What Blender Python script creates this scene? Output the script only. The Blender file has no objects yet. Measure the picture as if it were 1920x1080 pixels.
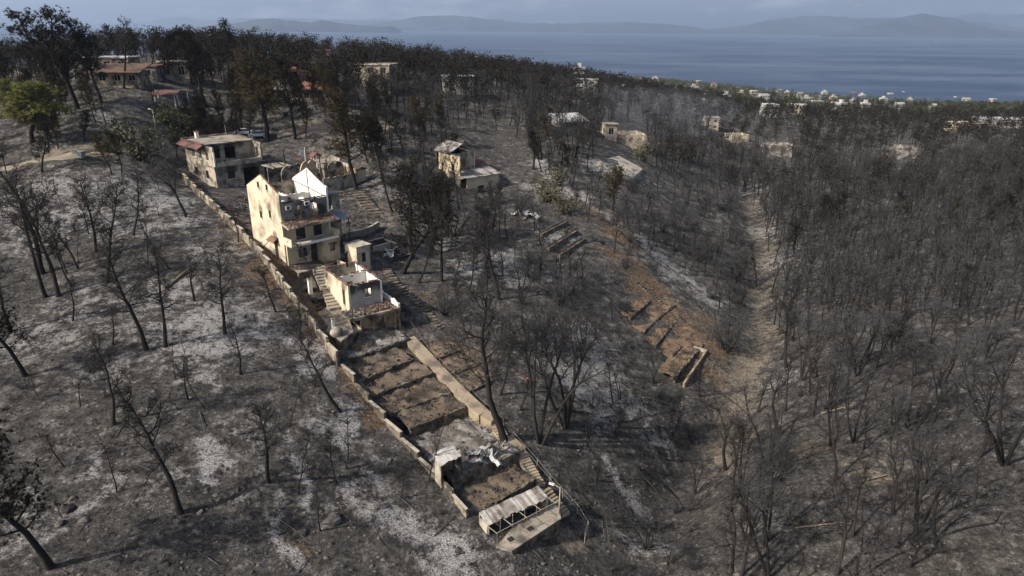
import bpy, bmesh, math, random
import numpy as np
from mathutils import Vector, Matrix

# ------------------------------------------------------------------ camera
SC = bpy.context.scene
COL = SC.collection
F = 1280.0                                   # focal length in pixels of the 1920 px wide photograph
PITCH = math.atan((540 - 50) / F)
ROLL = 0.0113
CAM = np.array([0.0, 0.0, 95.0])             # drone, 95 m above the sea
_cp, _sp = math.cos(PITCH), math.sin(PITCH)
_r = np.array([1.0, 0, 0]); _u = np.array([0, _sp, _cp]); FW = np.array([0, _cp, -_sp])
RT = _r * math.cos(ROLL) + _u * math.sin(ROLL)
UP = -_r * math.sin(ROLL) + _u * math.cos(ROLL)
cd = bpy.data.cameras.new('camera'); cam = bpy.data.objects.new('camera', cd); COL.objects.link(cam)
cd.sensor_width = 36.0; cd.lens = 36.0 * F / 1920.0
cd.clip_start = 1.0; cd.clip_end = 120000.0
m = Matrix.Identity(4)
for i in range(3):
    m[i][0] = RT[i]; m[i][1] = UP[i]; m[i][2] = -FW[i]; m[i][3] = CAM[i]
cam.matrix_world = m
SC.camera = cam

# ------------------------------------------------------------------ sky, sun, exposure
SUN_AZ = math.radians(30.0)                  # shadows run to +X and a little away from the camera
SUN_EL = math.radians(37.0)
w = bpy.data.worlds.new('World'); SC.world = w; w.use_nodes = True
nt = w.node_tree; nt.nodes.clear()
sky = nt.nodes.new('ShaderNodeTexSky'); sky.sky_type = 'NISHITA'; sky.sun_disc = False
sky.sun_elevation = SUN_EL; sky.sun_rotation = math.radians(240.0)
sky.altitude = 100; sky.air_density = 1.0; sky.dust_density = 4.5; sky.ozone_density = 1.5
bg = nt.nodes.new('ShaderNodeBackground'); bg.inputs[1].default_value = 0.125
wo = nt.nodes.new('ShaderNodeOutputWorld')
tc = nt.nodes.new('ShaderNodeTexCoord'); mpn = nt.nodes.new('ShaderNodeMapping'); mpn.inputs['Scale'].default_value = (2.2, 2.2, 9.0); nt.links.new(tc.outputs['Generated'], mpn.inputs[0])
cn_ = nt.nodes.new('ShaderNodeTexNoise'); cn_.inputs['Scale'].default_value = 3.0; cn_.inputs['Detail'].default_value = 7.0; cn_.inputs['Roughness'].default_value = .62; nt.links.new(mpn.outputs[0], cn_.inputs['Vector'])
cr_ = nt.nodes.new('ShaderNodeValToRGB'); cr_.color_ramp.elements[0].position = .52; cr_.color_ramp.elements[1].position = .78; cr_.color_ramp.elements[1].color = (.45, .45, .45, 1); nt.links.new(cn_.outputs['Fac'], cr_.inputs[0])
cm_ = nt.nodes.new('ShaderNodeMix'); cm_.data_type = 'RGBA'; nt.links.new(cr_.outputs[0], cm_.inputs[0]); nt.links.new(sky.outputs[0], cm_.inputs[6]); cm_.inputs[7].default_value = (7.5, 7.6, 7.9, 1)   # thin high cloud
nt.links.new(cm_.outputs[2], bg.inputs[0]); nt.links.new(bg.outputs[0], wo.inputs[0])
sl = bpy.data.lights.new('sun', 'SUN'); sl.energy = 4.8; sl.angle = math.radians(0.6); sl.color = (1.0, 0.935, 0.85)
so = bpy.data.objects.new('sun', sl); COL.objects.link(so)
sd = Vector((math.cos(SUN_AZ) * math.cos(SUN_EL), math.sin(SUN_AZ) * math.cos(SUN_EL), -math.sin(SUN_EL)))
so.rotation_euler = sd.to_track_quat('-Z', 'Y').to_euler(); so.location = (-200, -100, 300)
SC.view_settings.view_transform = 'Standard'; SC.view_settings.look = 'None'
SC.view_settings.exposure = 0.32; SC.view_settings.gamma = 1.0; SC.view_settings.use_curve_mapping = False
SC.cycles.max_bounces = 5; SC.cycles.diffuse_bounces = 2; SC.cycles.volume_bounces = 0
SC.cycles.transparent_max_bounces = 8
SC.cycles.use_denoising = True

rng = np.random.default_rng(11)
random.seed(5)

# ------------------------------------------------------------------ pixel <-> place helpers (used to survey the site)
def ray(u, v): return FW + RT * ((u - 960) / F) + UP * ((540 - v) / F)
def P(u, v, D): return CAM + ray(u, v) * D
def atz(u, v, z):
    q = ray(u, v); return CAM + q * ((z - 95.0) / q[2])
def proj(p):
    q = np.asarray(p, float) - CAM; D = q @ FW
    return 960 + F * (q @ RT) / D, 540 - F * (q @ UP) / D, D

# ------------------------------------------------------------------ terrain: a smooth surface through surveyed heights
SURVEY = [(600,500,101),(1000,1010,65),(760,720,82.5),(930,830,74),(662,632,86.5),(400,370,122),(263,185,150),(150,298,125),
(0,1080,51.7),(275,652,78),(40,700,74),(20,480,99),(10,340,119),(500,900,64),(550,560,91),
(1390,720,99),(1300,850,86),(1150,1080,66),(1420,560,130),(1420,440,168),(1390,340,222),
(950,550,104),(905,345,152),(1160,305,178),(1000,200,215),(900,133,345),(600,112,275),(300,103,235),(50,150,188),(760,300,150),(600,220,165),
(1100,152,480),(1300,182,600),(1700,212,560),(1900,205,620),(1500,180,1000),(1200,152,1100),(1900,195,1000),
(1900,1000,60),(1900,700,87),(1900,450,150),(1650,600,112),(1900,300,250),(1600,330,232),(1600,900,71),(1400,1060,64),(1250,640,108),(1100,700,93),(1150,480,125),(1300,420,165)]
def _spot(l):
    a = math.radians(47.0); c = P(537, 496, 100)
    return np.array([(c[0] + x * math.cos(a) - y * math.sin(a), c[1] + x * math.sin(a) + y * math.cos(a), c[2] + z) for x, y, z in l])
_pts = np.vstack([np.array([P(*c) for c in SURVEY]), np.array([(-300,700,40),(-600,700,40),(-200,1300,-12),(300,1500,-14),(900,1400,-14),
(1500,1300,-14),(-1200,1500,-14),(0,1900,-15),(1200,1900,-15),(-1500,700,20),(-90,60,63),(-70,30,55),(20,30,44),(90,30,52),(150,60,58),(330,250,60),(-260,200,88)], float), _spot([(9,41,3.2),(19,42,3.2),(9,54,4.6),(20,30,2.6),(32,32,2.8),(32,42,3.6),(14,48,3.6),(26,36,2.9)])])
def _feat(x, y):
    yy = np.maximum(y, 0) + 25.0; return x / yy * 2.0, np.log(yy)
def _kern(r2): return np.where(r2 > 1e-12, r2 * np.log(r2 + 1e-12), 0) * 0.5
_fx, _fy = _feat(_pts[:, 0], _pts[:, 1]); _n = len(_pts)
_A = np.zeros((_n + 3, _n + 3)); _A[:_n, :_n] = _kern((_fx[:, None] - _fx) ** 2 + (_fy[:, None] - _fy) ** 2) + np.eye(_n) * .002
_A[:_n, _n] = 1; _A[:_n, _n + 1] = _fx; _A[:_n, _n + 2] = _fy; _A[_n:, :_n] = _A[:_n, _n:].T
_W = np.linalg.solve(_A, np.r_[_pts[:, 2], 0, 0, 0])
def HS(x, y):
    x = np.asarray(x, float); y = np.asarray(y, float); sh = np.broadcast(x, y).shape
    x = np.broadcast_to(x, sh).ravel(); y = np.broadcast_to(y, sh).ravel()
    a, b = _feat(x, y); o = np.zeros(len(x))
    for i in range(_n): o += _W[i] * _kern((a - _fx[i]) ** 2 + (b - _fy[i]) ** 2)
    return np.maximum((o + _W[_n] + _W[_n + 1] * a + _W[_n + 2] * b).reshape(sh), -15.0)
def _h2(ix, iy, s):
    h = (ix.astype(np.int64) * 374761393 + iy.astype(np.int64) * 668265263 + s * 974711) & 0xffffffff
    h = ((h ^ (h >> 13)) * 1274126177) & 0xffffffff
    return ((h ^ (h >> 16)) & 0xffff) / 65535.0
def vnoise(x, y, s=0):
    x = np.asarray(x, float); y = np.asarray(y, float)
    ix = np.floor(x); iy = np.floor(y); fx = x - ix; fy = y - iy
    fx = fx * fx * (3 - 2 * fx); fy = fy * fy * (3 - 2 * fy)
    a = _h2(ix, iy, s); b = _h2(ix + 1, iy, s); c = _h2(ix, iy + 1, s); e = _h2(ix + 1, iy + 1, s)
    return (a * (1 - fx) + b * fx) * (1 - fy) + (c * (1 - fx) + e * fx) * fy
def fbm(x, y, s=0, o=4):
    t = 0; a = .5
    for k in range(o):
        t = t + a * vnoise(x * 2 ** k, y * 2 ** k, s + k); a *= .5
    return t
def smooth(a, b, x):
    t = np.clip((x - a) / (b - a), 0, 1); return t * t * (3 - 2 * t)
# the built-up plot is level ground: relief fades out there
COURT = np.array([P(536, 512, 99)[:2], P(642, 672, 85)[:2], P(668, 640, 86)[:2], P(660, 590, 90)[:2], P(640, 520, 98)[:2], P(600, 502, 100)[:2]])
PLOT = np.array([P(430, 420, 112)[:2], P(640, 690, 85)[:2], P(900, 1020, 67)[:2], P(1090, 1010, 66)[:2], P(950, 830, 73)[:2], P(760, 640, 86)[:2], P(730, 500, 101)[:2], P(690, 350, 122)[:2], P(370, 340, 124)[:2]])
GARDEN = np.array([P(648, 676, 85)[:2], P(700, 762, 80)[:2], P(820, 895, 71.5)[:2], P(890, 985, 67)[:2], P(1020, 925, 69.5)[:2], P(968, 846, 73)[:2], P(925, 795, 76)[:2], P(760, 645, 86)[:2]])
def in_poly(x, y, poly):
    x = np.asarray(x); y = np.asarray(y); c = np.zeros(np.broadcast(x, y).shape, bool); j = len(poly) - 1
    for i in range(len(poly)):
        xi, yi = poly[i]; xj, yj = poly[j]
        if yi != yj:
            c ^= ((yi > y) != (yj > y)) & (x < (xj - xi) * (y - yi) / (yj - yi) + xi)
        j = i
    return c
_BED = np.array([P(1250, 960, 76)[:2], P(1300, 880, 84)[:2], P(1365, 790, 92)[:2], P(1390, 720, 99)[:2], P(1425, 620, 117)[:2], P(1420, 520, 141)[:2], P(1425, 440, 168)[:2], P(1390, 340, 222)[:2]])
def _carve(x, y):
    """dry stream bed cut into the valley floor"""
    d2 = np.full(np.broadcast(x, y).shape, 1e9)
    for a, c in zip(_BED[:-1], _BED[1:]):
        ax, ay = c - a; t_ = np.clip(((x - a[0]) * ax + (y - a[1]) * ay) / (ax * ax + ay * ay), 0, 1); d2 = np.minimum(d2, (x - a[0] - t_ * ax) ** 2 + (y - a[1] - t_ * ay) ** 2)
    w_ = 4.5 + 3.0 * (fbm(x / 8, y / 8, 33, 2) - .4)
    return 2.6 * np.exp(-d2 / (w_ * w_))
def HD(x, y):
    x = np.asarray(x, float); y = np.asarray(y, float)
    inside = in_poly(x, y, PLOT)
    k = np.where(inside, 0.12, 1.0)
    rel = (fbm(x / 9, y / 9, 3, 3) - .45) * 1.5 + (fbm(x / 2.2, y / 2.2, 9, 3) - .45) * .55
    gul = np.abs(fbm(x / 16 + 3, y / 16, 21, 3) - .45) * 2                     # erosion gullies
    rel = rel - np.clip(.25 - gul, 0, 1) * 1.6
    far = np.clip(np.asarray(y) / 120, .6, 3)
    return HS(x, y) + rel * k * far * .8 - np.where(in_poly(x, y, GARDEN), 1.5, 0.0) - np.where(in_poly(x, y, COURT), 1.3, 0.0) - _carve(x, y)
_DS = np.geomspace(30, 2600, 420)
def G(u, v):
    """the place on the ground seen at a photograph pixel"""
    q = ray(u, v); p = CAM + _DS[:, None] * q; f = p[:, 2] - HS(p[:, 0], p[:, 1]); i = int(np.argmax(f < 0))
    lo, hi = _DS[max(i - 1, 0)], _DS[i]
    for _ in range(16):
        mm = (lo + hi) / 2; pp = CAM + mm * q
        if pp[2] < HS(pp[0], pp[1]): hi = mm
        else: lo = mm
    return CAM + hi * q

# ------------------------------------------------------------------ object helpers
def tag(o, label=None, cat=None, group=None, kind=None):
    if label: o['label'] = label
    if cat: o['category'] = cat
    if group: o['group'] = group
    if kind: o['kind'] = kind
    return o
def empty(name, loc=(0, 0, 0), rz=0.0, label=None, cat=None, group=None):
    o = bpy.data.objects.new(name, None); COL.objects.link(o)
    o.location = loc; o.rotation_euler = (0, 0, rz); o.empty_display_size = .3
    return tag(o, label, cat, group)
def link(name, me, mat=None, parent=None):
    o = bpy.data.objects.new(name, me); COL.objects.link(o)
    if mat is not None and len(me.materials) == 0: me.materials.append(mat)
    if parent: o.parent = parent
    return o
def copy_tree(o, parent=None):
    c = o.copy(); COL.objects.link(c); c.parent = parent
    for ch in list(o.children): copy_tree(ch, c)
    return c
def np_mesh(name, V, T, smooth_=False):
    """mesh from float array V (n,3) and index array T (m,3) or (m,4)"""
    me = bpy.data.meshes.new(name); V = np.ascontiguousarray(V, np.float32); T = np.ascontiguousarray(T, np.int32)
    k = T.shape[1]; me.vertices.add(len(V)); me.vertices.foreach_set('co', V.ravel())
    me.loops.add(T.size); me.loops.foreach_set('vertex_index', T.ravel())
    me.polygons.add(len(T)); me.polygons.foreach_set('loop_start', np.arange(0, T.size, k, dtype=np.int32))
    me.polygons.foreach_set('loop_total', np.full(len(T), k, np.int32))
    if smooth_: me.polygons.foreach_set('use_smooth', np.ones(len(T), bool))
    me.update(calc_edges=True); return me
class MB:
    def __init__(s): s.v = []; s.f = []
    def add(s, vs, fs):
        b = len(s.v); s.v += [tuple(map(float, q)) for q in vs]; s.f += [tuple(b + i for i in f) for f in fs]; return s
    def box(s, x0, x1, y0, y1, z0, z1):
        return s.add([(x0,y0,z0),(x1,y0,z0),(x1,y1,z0),(x0,y1,z0),(x0,y0,z1),(x1,y0,z1),(x1,y1,z1),(x0,y1,z1)],
                     [(0,3,2,1),(4,5,6,7),(0,1,5,4),(1,2,6,5),(2,3,7,6),(3,0,4,7)])
    def bar(s, p, q, w, h=None, n=4):
        """bar from p to q with n sided section"""
        p = np.asarray(p, float); q = np.asarray(q, float); h = h or w
        t = q - p; t = t / (np.linalg.norm(t) + 1e-9); a = np.array([0, 0, 1.0]) if abs(t[2]) < .9 else np.array([1.0, 0, 0])
        x = np.cross(t, a); x /= np.linalg.norm(x); y = np.cross(x, t)
        vs = []
        for c in (p, q):
            for k in range(n):
                g = 2 * math.pi * (k + .5) / n; vs.append(c + x * math.cos(g) * w * .707 + y * math.sin(g) * h * .707)
        fs = [tuple(range(n))[::-1], tuple(range(n, 2 * n))] + [(k, (k + 1) % n, n + (k + 1) % n, n + k) for k in range(n)]
        return s.add(vs, fs)
    def prism(s, poly, z0, z1):
        """polygon (x,y) extruded; z1 may be one height or one per corner"""
        n = len(poly); zz = [z1] * n if np.isscalar(z1) else list(z1); zb = [z0] * n if np.isscalar(z0) else list(z0)
        ar = sum(poly[i][0] * poly[(i + 1) % n][1] - poly[(i + 1) % n][0] * poly[i][1] for i in range(n))
        if ar < 0: poly = poly[::-1]; zz = zz[::-1]; zb = zb[::-1]
        vs = [(p[0], p[1], b) for p, b in zip(poly, zb)] + [(p[0], p[1], z) for p, z in zip(poly, zz)]
        return s.add(vs, [tuple(range(n))[::-1], tuple(range(n, 2 * n))] + [(k, (k + 1) % n, n + (k + 1) % n, n + k) for k in range(n)])
    def lathe(s, prof, n=10, c=(0, 0)):
        vs = []; fs = []
        for r, z in prof:
            for k in range(n):
                a = 2 * math.pi * k / n; vs.append((c[0] + r * math.cos(a), c[1] + r * math.sin(a), z))
        for j in range(len(prof) - 1):
            for k in range(n): fs.append((j*n+k, j*n+(k+1)%n, (j+1)*n+(k+1)%n, (j+1)*n+k))
        fs.append(tuple(range(n))[::-1]); fs.append(tuple(range((len(prof)-1)*n, len(prof)*n)))
        return s.add(vs, fs)
    def build(s, name, mat, parent=None, smooth_=False):
        me = bpy.data.meshes.new(name); me.from_pydata(s.v, [], s.f); me.update()
        if smooth_: me.polygons.foreach_set('use_smooth', [True] * len(me.polygons))
        return link(name, me, mat, parent)
def wall_cells(mb, axis, pos, th, a0, a1, z0, z1, holes, rag=0.0, seed=1):
    """upright wall with openings; axis 'x' runs along x at y=pos..pos+th, axis 'y' along y at x=pos..pos+th.
    rag > 0 breaks the top edge into an uneven line."""
    r = random.Random(seed)
    xs = sorted({a0, a1} | {min(max(q, a0), a1) for h in holes for q in (h[0], h[1])}); zs = sorted({z0, z1} | {min(max(q, z0), z1) for h in holes for q in (h[2], h[3])})
    if rag > 0:
        k = max(2, int((a1 - a0) / .45)); xs = sorted(set(xs) | {a0 + (a1 - a0) * i / k for i in range(1, k)})
    nx, nz = len(xs) - 1, len(zs) - 1
    def solid(i, j):
        if not (0 <= i < nx and 0 <= j < nz): return False
        cx, cz = (xs[i] + xs[i+1]) / 2, (zs[j] + zs[j+1]) / 2
        return not any(h[0] < cx < h[1] and h[2] < cz < h[3] for h in holes)
    top = {i: (-r.random() * rag if rag > 0 else 0.0) for i in range(nx + 1)}
    def V(i, j, t):
        z = zs[j] + (top[i] if j == nz else 0); d = pos + th * t
        return (xs[i], d, z) if axis == 'x' else (d, xs[i], z)
    fl = axis == 'y'
    for i in range(nx):
        for j in range(nz):
            if not solid(i, j): continue
            q = []
            q.append([V(i,j,0),V(i+1,j,0),V(i+1,j+1,0),V(i,j+1,0)])
            q.append([V(i,j,1),V(i,j+1,1),V(i+1,j+1,1),V(i+1,j,1)])
            if not solid(i-1,j): q.append([V(i,j,0),V(i,j+1,0),V(i,j+1,1),V(i,j,1)])
            if not solid(i+1,j): q.append([V(i+1,j,0),V(i+1,j,1),V(i+1,j+1,1),V(i+1,j+1,0)])
            if not solid(i,j-1): q.append([V(i,j,0),V(i,j,1),V(i+1,j,1),V(i+1,j,0)])
            if not solid(i,j+1): q.append([V(i,j+1,0),V(i+1,j+1,0),V(i+1,j+1,1),V(i,j+1,1)])
            for f in q: mb.add(f[::-1] if fl else f, [(0, 1, 2, 3)])
    return mb
def wall(parent, name, mat, *a, **k): return wall_cells(MB(), *a, **k).build(name, mat, parent)
def boxp(parent, name, mat, *a): return MB().box(*a).build(name, mat, parent)

# ------------------------------------------------------------------ materials
def new_mat(name):
    mt = bpy.data.materials.new(name); mt.use_nodes = True; t = mt.node_tree
    return mt, t, t.nodes['Principled BSDF']
def nd(t, k, **kw):
    n_ = t.nodes.new(k)
    for a, b in kw.items():
        if a in n_.bl_rna.properties: setattr(n_, a, b)
        else: n_.inputs[a].default_value = b
    return n_
def noise(t, vec, scale, detail=5, rough=.6):
    n_ = nd(t, 'ShaderNodeTexNoise', Scale=scale, Detail=detail, Roughness=rough)
    if vec is not None: t.links.new(vec, n_.inputs['Vector'])
    return n_.outputs['Fac']
def ramp(t, fac, stops):
    r_ = t.nodes.new('ShaderNodeValToRGB'); e = r_.color_ramp.elements
    while len(e) < len(stops): e.new(.5)
    for i, (p_, c) in enumerate(stops):
        e[i].position = p_; e[i].color = (*c, 1) if len(c) == 3 else c
    t.links.new(fac, r_.inputs[0]); return r_.outputs[0]
def mixc(t, fac, a, b):
    n_ = t.nodes.new('ShaderNodeMix'); n_.data_type = 'RGBA'
    for val, idx in ((fac, 0), (a, 6), (b, 7)):
        if isinstance(val, bpy.types.NodeSocket): t.links.new(val, n_.inputs[idx])
        else: n_.inputs[idx].default_value = val if idx == 0 else (*val, 1)
    return n_.outputs[2]
def math_(t, op, a, b=0.0, clamp=False):
    n_ = t.nodes.new('ShaderNodeMath'); n_.operation = op; n_.use_clamp = clamp
    for i, val in enumerate((a, b)):
        if isinstance(val, bpy.types.NodeSocket): t.links.new(val, n_.inputs[i])
        else: n_.inputs[i].default_value = val
    return n_.outputs[0]
def coords(t, which='Object'):
    return t.nodes.new('ShaderNodeTexCoord').outputs[which]
def geo_pos(t): return t.nodes.new('ShaderNodeNewGeometry').outputs['Position']
def bump(t, b, h, dist, strength=1.0):
    n_ = nd(t, 'ShaderNodeBump', Strength=strength, Distance=dist); t.links.new(h, n_.inputs['Height']); t.links.new(n_.outputs[0], b.inputs['Normal'])
def surf(name, c1, c2, scale=1.5, rough=.9, soot=None, soot_amt=.5, soot_scale=.45, grit=.02, spec=.2, metal=0.0):
    """weathered surface: two tones, grain, and (soot) burnt stains with their own shapes"""
    mt, t, b = new_mat(name); p = geo_pos(t)
    n1 = noise(t, p, scale, 6, .65); c = mixc(t, ramp(t, n1, [(.3, (0,0,0)), (.7, (1,1,1))]), c1, c2)
    n3 = noise(t, p, scale * 9, 3, .7)
    c = mixc(t, math_(t, 'MULTIPLY', math_(t, 'SUBTRACT', n3, .5, True), .9), c, tuple(q * .45 for q in c1))
    if soot:
        n2 = noise(t, p, soot_scale, 6, .62); e = .5 + (.5 - soot_amt) * .5
        s_ = ramp(t, n2, [(e - .10, (0,0,0)), (e + .07, (1,1,1))])
        c = mixc(t, s_, c, soot)
    t.links.new(c, b.inputs['Base Color']); b.inputs['Roughness'].default_value = rough
    b.inputs['Specular IOR Level'].default_value = spec; b.inputs['Metallic'].default_value = metal
    if grit: bump(t, b, noise(t, p, 7.0, 4, .7), grit * 2)
    return mt
M = {}
def sooted(name, c1, c2, spots, fan=(.035,.032,.029), **k):
    """plaster with smoke stains fanning up from openings; spots = (centre, radii) in the building's own metres"""
    mt = surf(name, c1, c2, **k); t = mt.node_tree; b = t.nodes['Principled BSDF']; old = b.inputs['Base Color'].links[0].from_socket; oc = coords(t, 'Object'); acc = None
    for c, r in spots:
        s1 = nd(t, 'ShaderNodeVectorMath', operation='SUBTRACT'); t.links.new(oc, s1.inputs[0]); s1.inputs[1].default_value = c
        s2 = nd(t, 'ShaderNodeVectorMath', operation='DIVIDE'); t.links.new(s1.outputs[0], s2.inputs[0]); s2.inputs[1].default_value = r
        s3 = nd(t, 'ShaderNodeVectorMath', operation='LENGTH'); t.links.new(s2.outputs[0], s3.inputs[0]); v_ = math_(t, 'SUBTRACT', 1.0, s3.outputs['Value'], True)
        acc = v_ if acc is None else math_(t, 'MAXIMUM', acc, v_)
    n_ = noise(t, oc, 1.6, 5, .7); f = ramp(t, math_(t, 'ADD', acc, math_(t, 'MULTIPLY', math_(t, 'SUBTRACT', n_, .5), math_(t, 'MULTIPLY', acc, 2.2))), [(.08, (0,0,0)), (.55, (.92,.92,.92))])
    t.links.new(mixc(t, f, old, fan), b.inputs['Base Color']); return mt
M['cream'] = surf('cream_stucco', (.66,.57,.42), (.57,.48,.35), .5, soot=(.26,.22,.165), soot_amt=.36, soot_scale=.4)
M['cream_front'] = surf('shade_toned_cream', (.58,.48,.33), (.48,.39,.27), .7, soot=(.22,.18,.13), soot_amt=.28)  # darker copy of the cream; shade of the house front is in its tone
M['white'] = surf('white_plaster', (.80,.77,.71), (.74,.70,.63), .8, soot=(.45,.41,.35), soot_amt=.15)
M['sooty'] = surf('sooty_plaster', (.30,.275,.25), (.19,.175,.16), .9, soot=(.045,.042,.04), soot_amt=.42)
M['sooty_light'] = surf('smoked_plaster', (.42,.36,.28), (.30,.26,.20), .9, soot=(.06,.055,.05), soot_amt=.45)
M['arcade'] = surf('burnt_ochre_plaster', (.40,.29,.18), (.27,.20,.13), .9, soot=(.06,.05,.04), soot_amt=.42)
M['wallcap'] = surf('boundary_wall_render', (.36,.31,.235), (.24,.205,.155), 1.2, soot=(.06,.052,.045), soot_amt=.52, soot_scale=.8)
M['concrete'] = surf('concrete', (.33,.29,.23), (.23,.20,.16), .9, soot=(.09,.08,.07), soot_amt=.35)
M['concrete_pale'] = surf('pale_concrete', (.45,.40,.32), (.34,.30,.24), .9, soot=(.12,.10,.085), soot_amt=.3)
M['path'] = surf('garden_path', (.36,.29,.20), (.27,.22,.155), 1.5, soot=(.13,.11,.085), soot_amt=.35)
M['tile'] = surf('terracotta', (.27,.145,.095), (.17,.095,.065), 2.5, soot=(.05,.042,.036), soot_amt=.5)
M['tile_red'] = surf('red_roof_tile', (.22,.095,.085), (.15,.075,.066), 2.5, soot=(.07,.05,.045), soot_amt=.45)
M['tile_far'] = surf('weathered_orange_tile', (.21,.11,.08), (.15,.082,.06), .4)
M['tile_brown'] = surf('brown_roof_tile', (.15,.09,.065), (.10,.064,.048), 1.5, soot=(.06,.045,.04), soot_amt=.3)
M['metal'] = surf('galvanised_sheet', (.40,.38,.35), (.26,.24,.22), 1.8, .55, soot=(.12,.10,.09), soot_amt=.38, metal=.15, spec=.4)
M['metal_dark'] = surf('rusted_sheet', (.28,.255,.225), (.17,.15,.13), 1.8, .6, soot=(.06,.05,.045), soot_amt=.4, metal=.1)
M['white_sheet'] = surf('heat_warped_sheet', (.46,.46,.45), (.26,.26,.255), 1.5, .5, metal=.1, spec=.4)
M['blue_sheet'] = surf('grey_blue_sheet', (.22,.26,.31), (.15,.18,.22), 1.5, .5)
M['char'] = surf('charred_timber', (.022,.02,.019), (.045,.04,.037), 3)
M['frame'] = surf('white_frame', (.62,.60,.56), (.50,.48,.44), 3, .5)
M['shutter'] = surf('dark_shutter', (.045,.034,.03), (.03,.024,.022), 4, .6)
M['glass'] = surf('dark_glass', (.012,.015,.018), (.02,.022,.025), 1, .08, grit=0, spec=.6)
M['pole'] = surf('weathered_pole', (.42,.38,.31), (.30,.27,.22), 2)
M['rust'] = surf('rusted_pipe', (.30,.22,.16), (.20,.14,.10), 3, .7)
M['stone'] = surf('field_stone', (.24,.20,.145), (.14,.118,.09), 1.6, soot=(.05,.043,.038), soot_amt=.5, soot_scale=.9)
M['rock'] = surf('burnt_rock', (.16,.145,.13), (.075,.07,.065), 1.2, soot=(.03,.028,.026), soot_amt=.4)
M['soil'] = surf('garden_soil', (.20,.150,.105), (.115,.090,.067), .8, soot=(.055,.047,.040), soot_amt=.42, soot_scale=.6, grit=.06)
M['ashbed'] = surf('ash_bed', (.40,.38,.36), (.16,.14,.125), 1.1, soot=(.07,.06,.055), soot_amt=.45, soot_scale=.9, grit=.06)
M['rubble'] = surf('tile_rubble', (.30,.17,.11), (.22,.18,.15), 5, soot=(.06,.05,.045), soot_amt=.45, soot_scale=2.0)
M['red_pipe'] = surf('orange_pipe', (.55,.16,.07), (.45,.12,.06), 3, .6)
M['road'] = surf('dusty_road', (.30,.25,.185), (.20,.17,.13), .4, soot=(.11,.095,.08), soot_amt=.4, soot_scale=.15)
M['slab_white'] = surf('white_flat_roof', (.46,.46,.45), (.34,.34,.335), .6)
M['far_white'] = surf('whitewashed_wall', (.46,.445,.415), (.33,.315,.295), .2, soot=(.24,.225,.20), soot_amt=.35, soot_scale=.15)
M['far_cream'] = surf('pale_ochre_wall', (.52,.44,.335), (.40,.335,.26), .3, soot=(.12,.10,.085), soot_amt=.4, soot_scale=.25)
M['far_burnt'] = surf('smoke_stained_wall', (.50,.465,.41), (.30,.275,.24), .3, soot=(.07,.06,.055), soot_amt=.55, soot_scale=.3)

# ================================================================== THE SETTING
# ---- burnt ground, one sheet from under the drone to beyond the shore
_rows = []
yy = 14.0
while yy < 1750: _rows.append(yy); yy += .0104 * (yy + 12)
_rows = np.array(_rows); _cols = np.linspace(-1.06, 1.06, 410)
GX = _cols[None, :] * (_rows[:, None] + 25); GY = np.repeat(_rows[:, None], len(_cols), 1)
GZ = HD(GX, GY)
nr, nc = GX.shape
idx = np.arange(nr * nc).reshape(nr, nc)
quads = np.stack([idx[:-1, :-1], idx[:-1, 1:], idx[1:, 1:], idx[1:, :-1]], -1).reshape(-1, 4)
gme = np_mesh('ground', np.stack([GX, GY, GZ], -1).reshape(-1, 3), quads, True)
WX = GX + (fbm(GX / 3.5, GY / 3.5, 70, 3) - .45) * 7; WY = GY + (fbm(GX / 3.5, GY / 3.5, 80, 3) - .45) * 7
def splats(lst):
    o = np.zeros(GX.shape)
    for it in lst:
        u, v, r, s = it[:4]; p = G(u, v); q = G(*it[4]) if len(it) > 4 else p
        ax, ay = q[0] - p[0], q[1] - p[1]; L2 = ax * ax + ay * ay
        t_ = np.clip(((WX - p[0]) * ax + (WY - p[1]) * ay) / L2, 0, 1) if L2 > 1e-6 else 0
        dd = (WX - p[0] - t_ * ax) ** 2 + (WY - p[1] - t_ * ay) ** 2
        o = np.maximum(o, s * np.exp(-dd / (r * r)))
    return np.clip(o, 0, 1)
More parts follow.
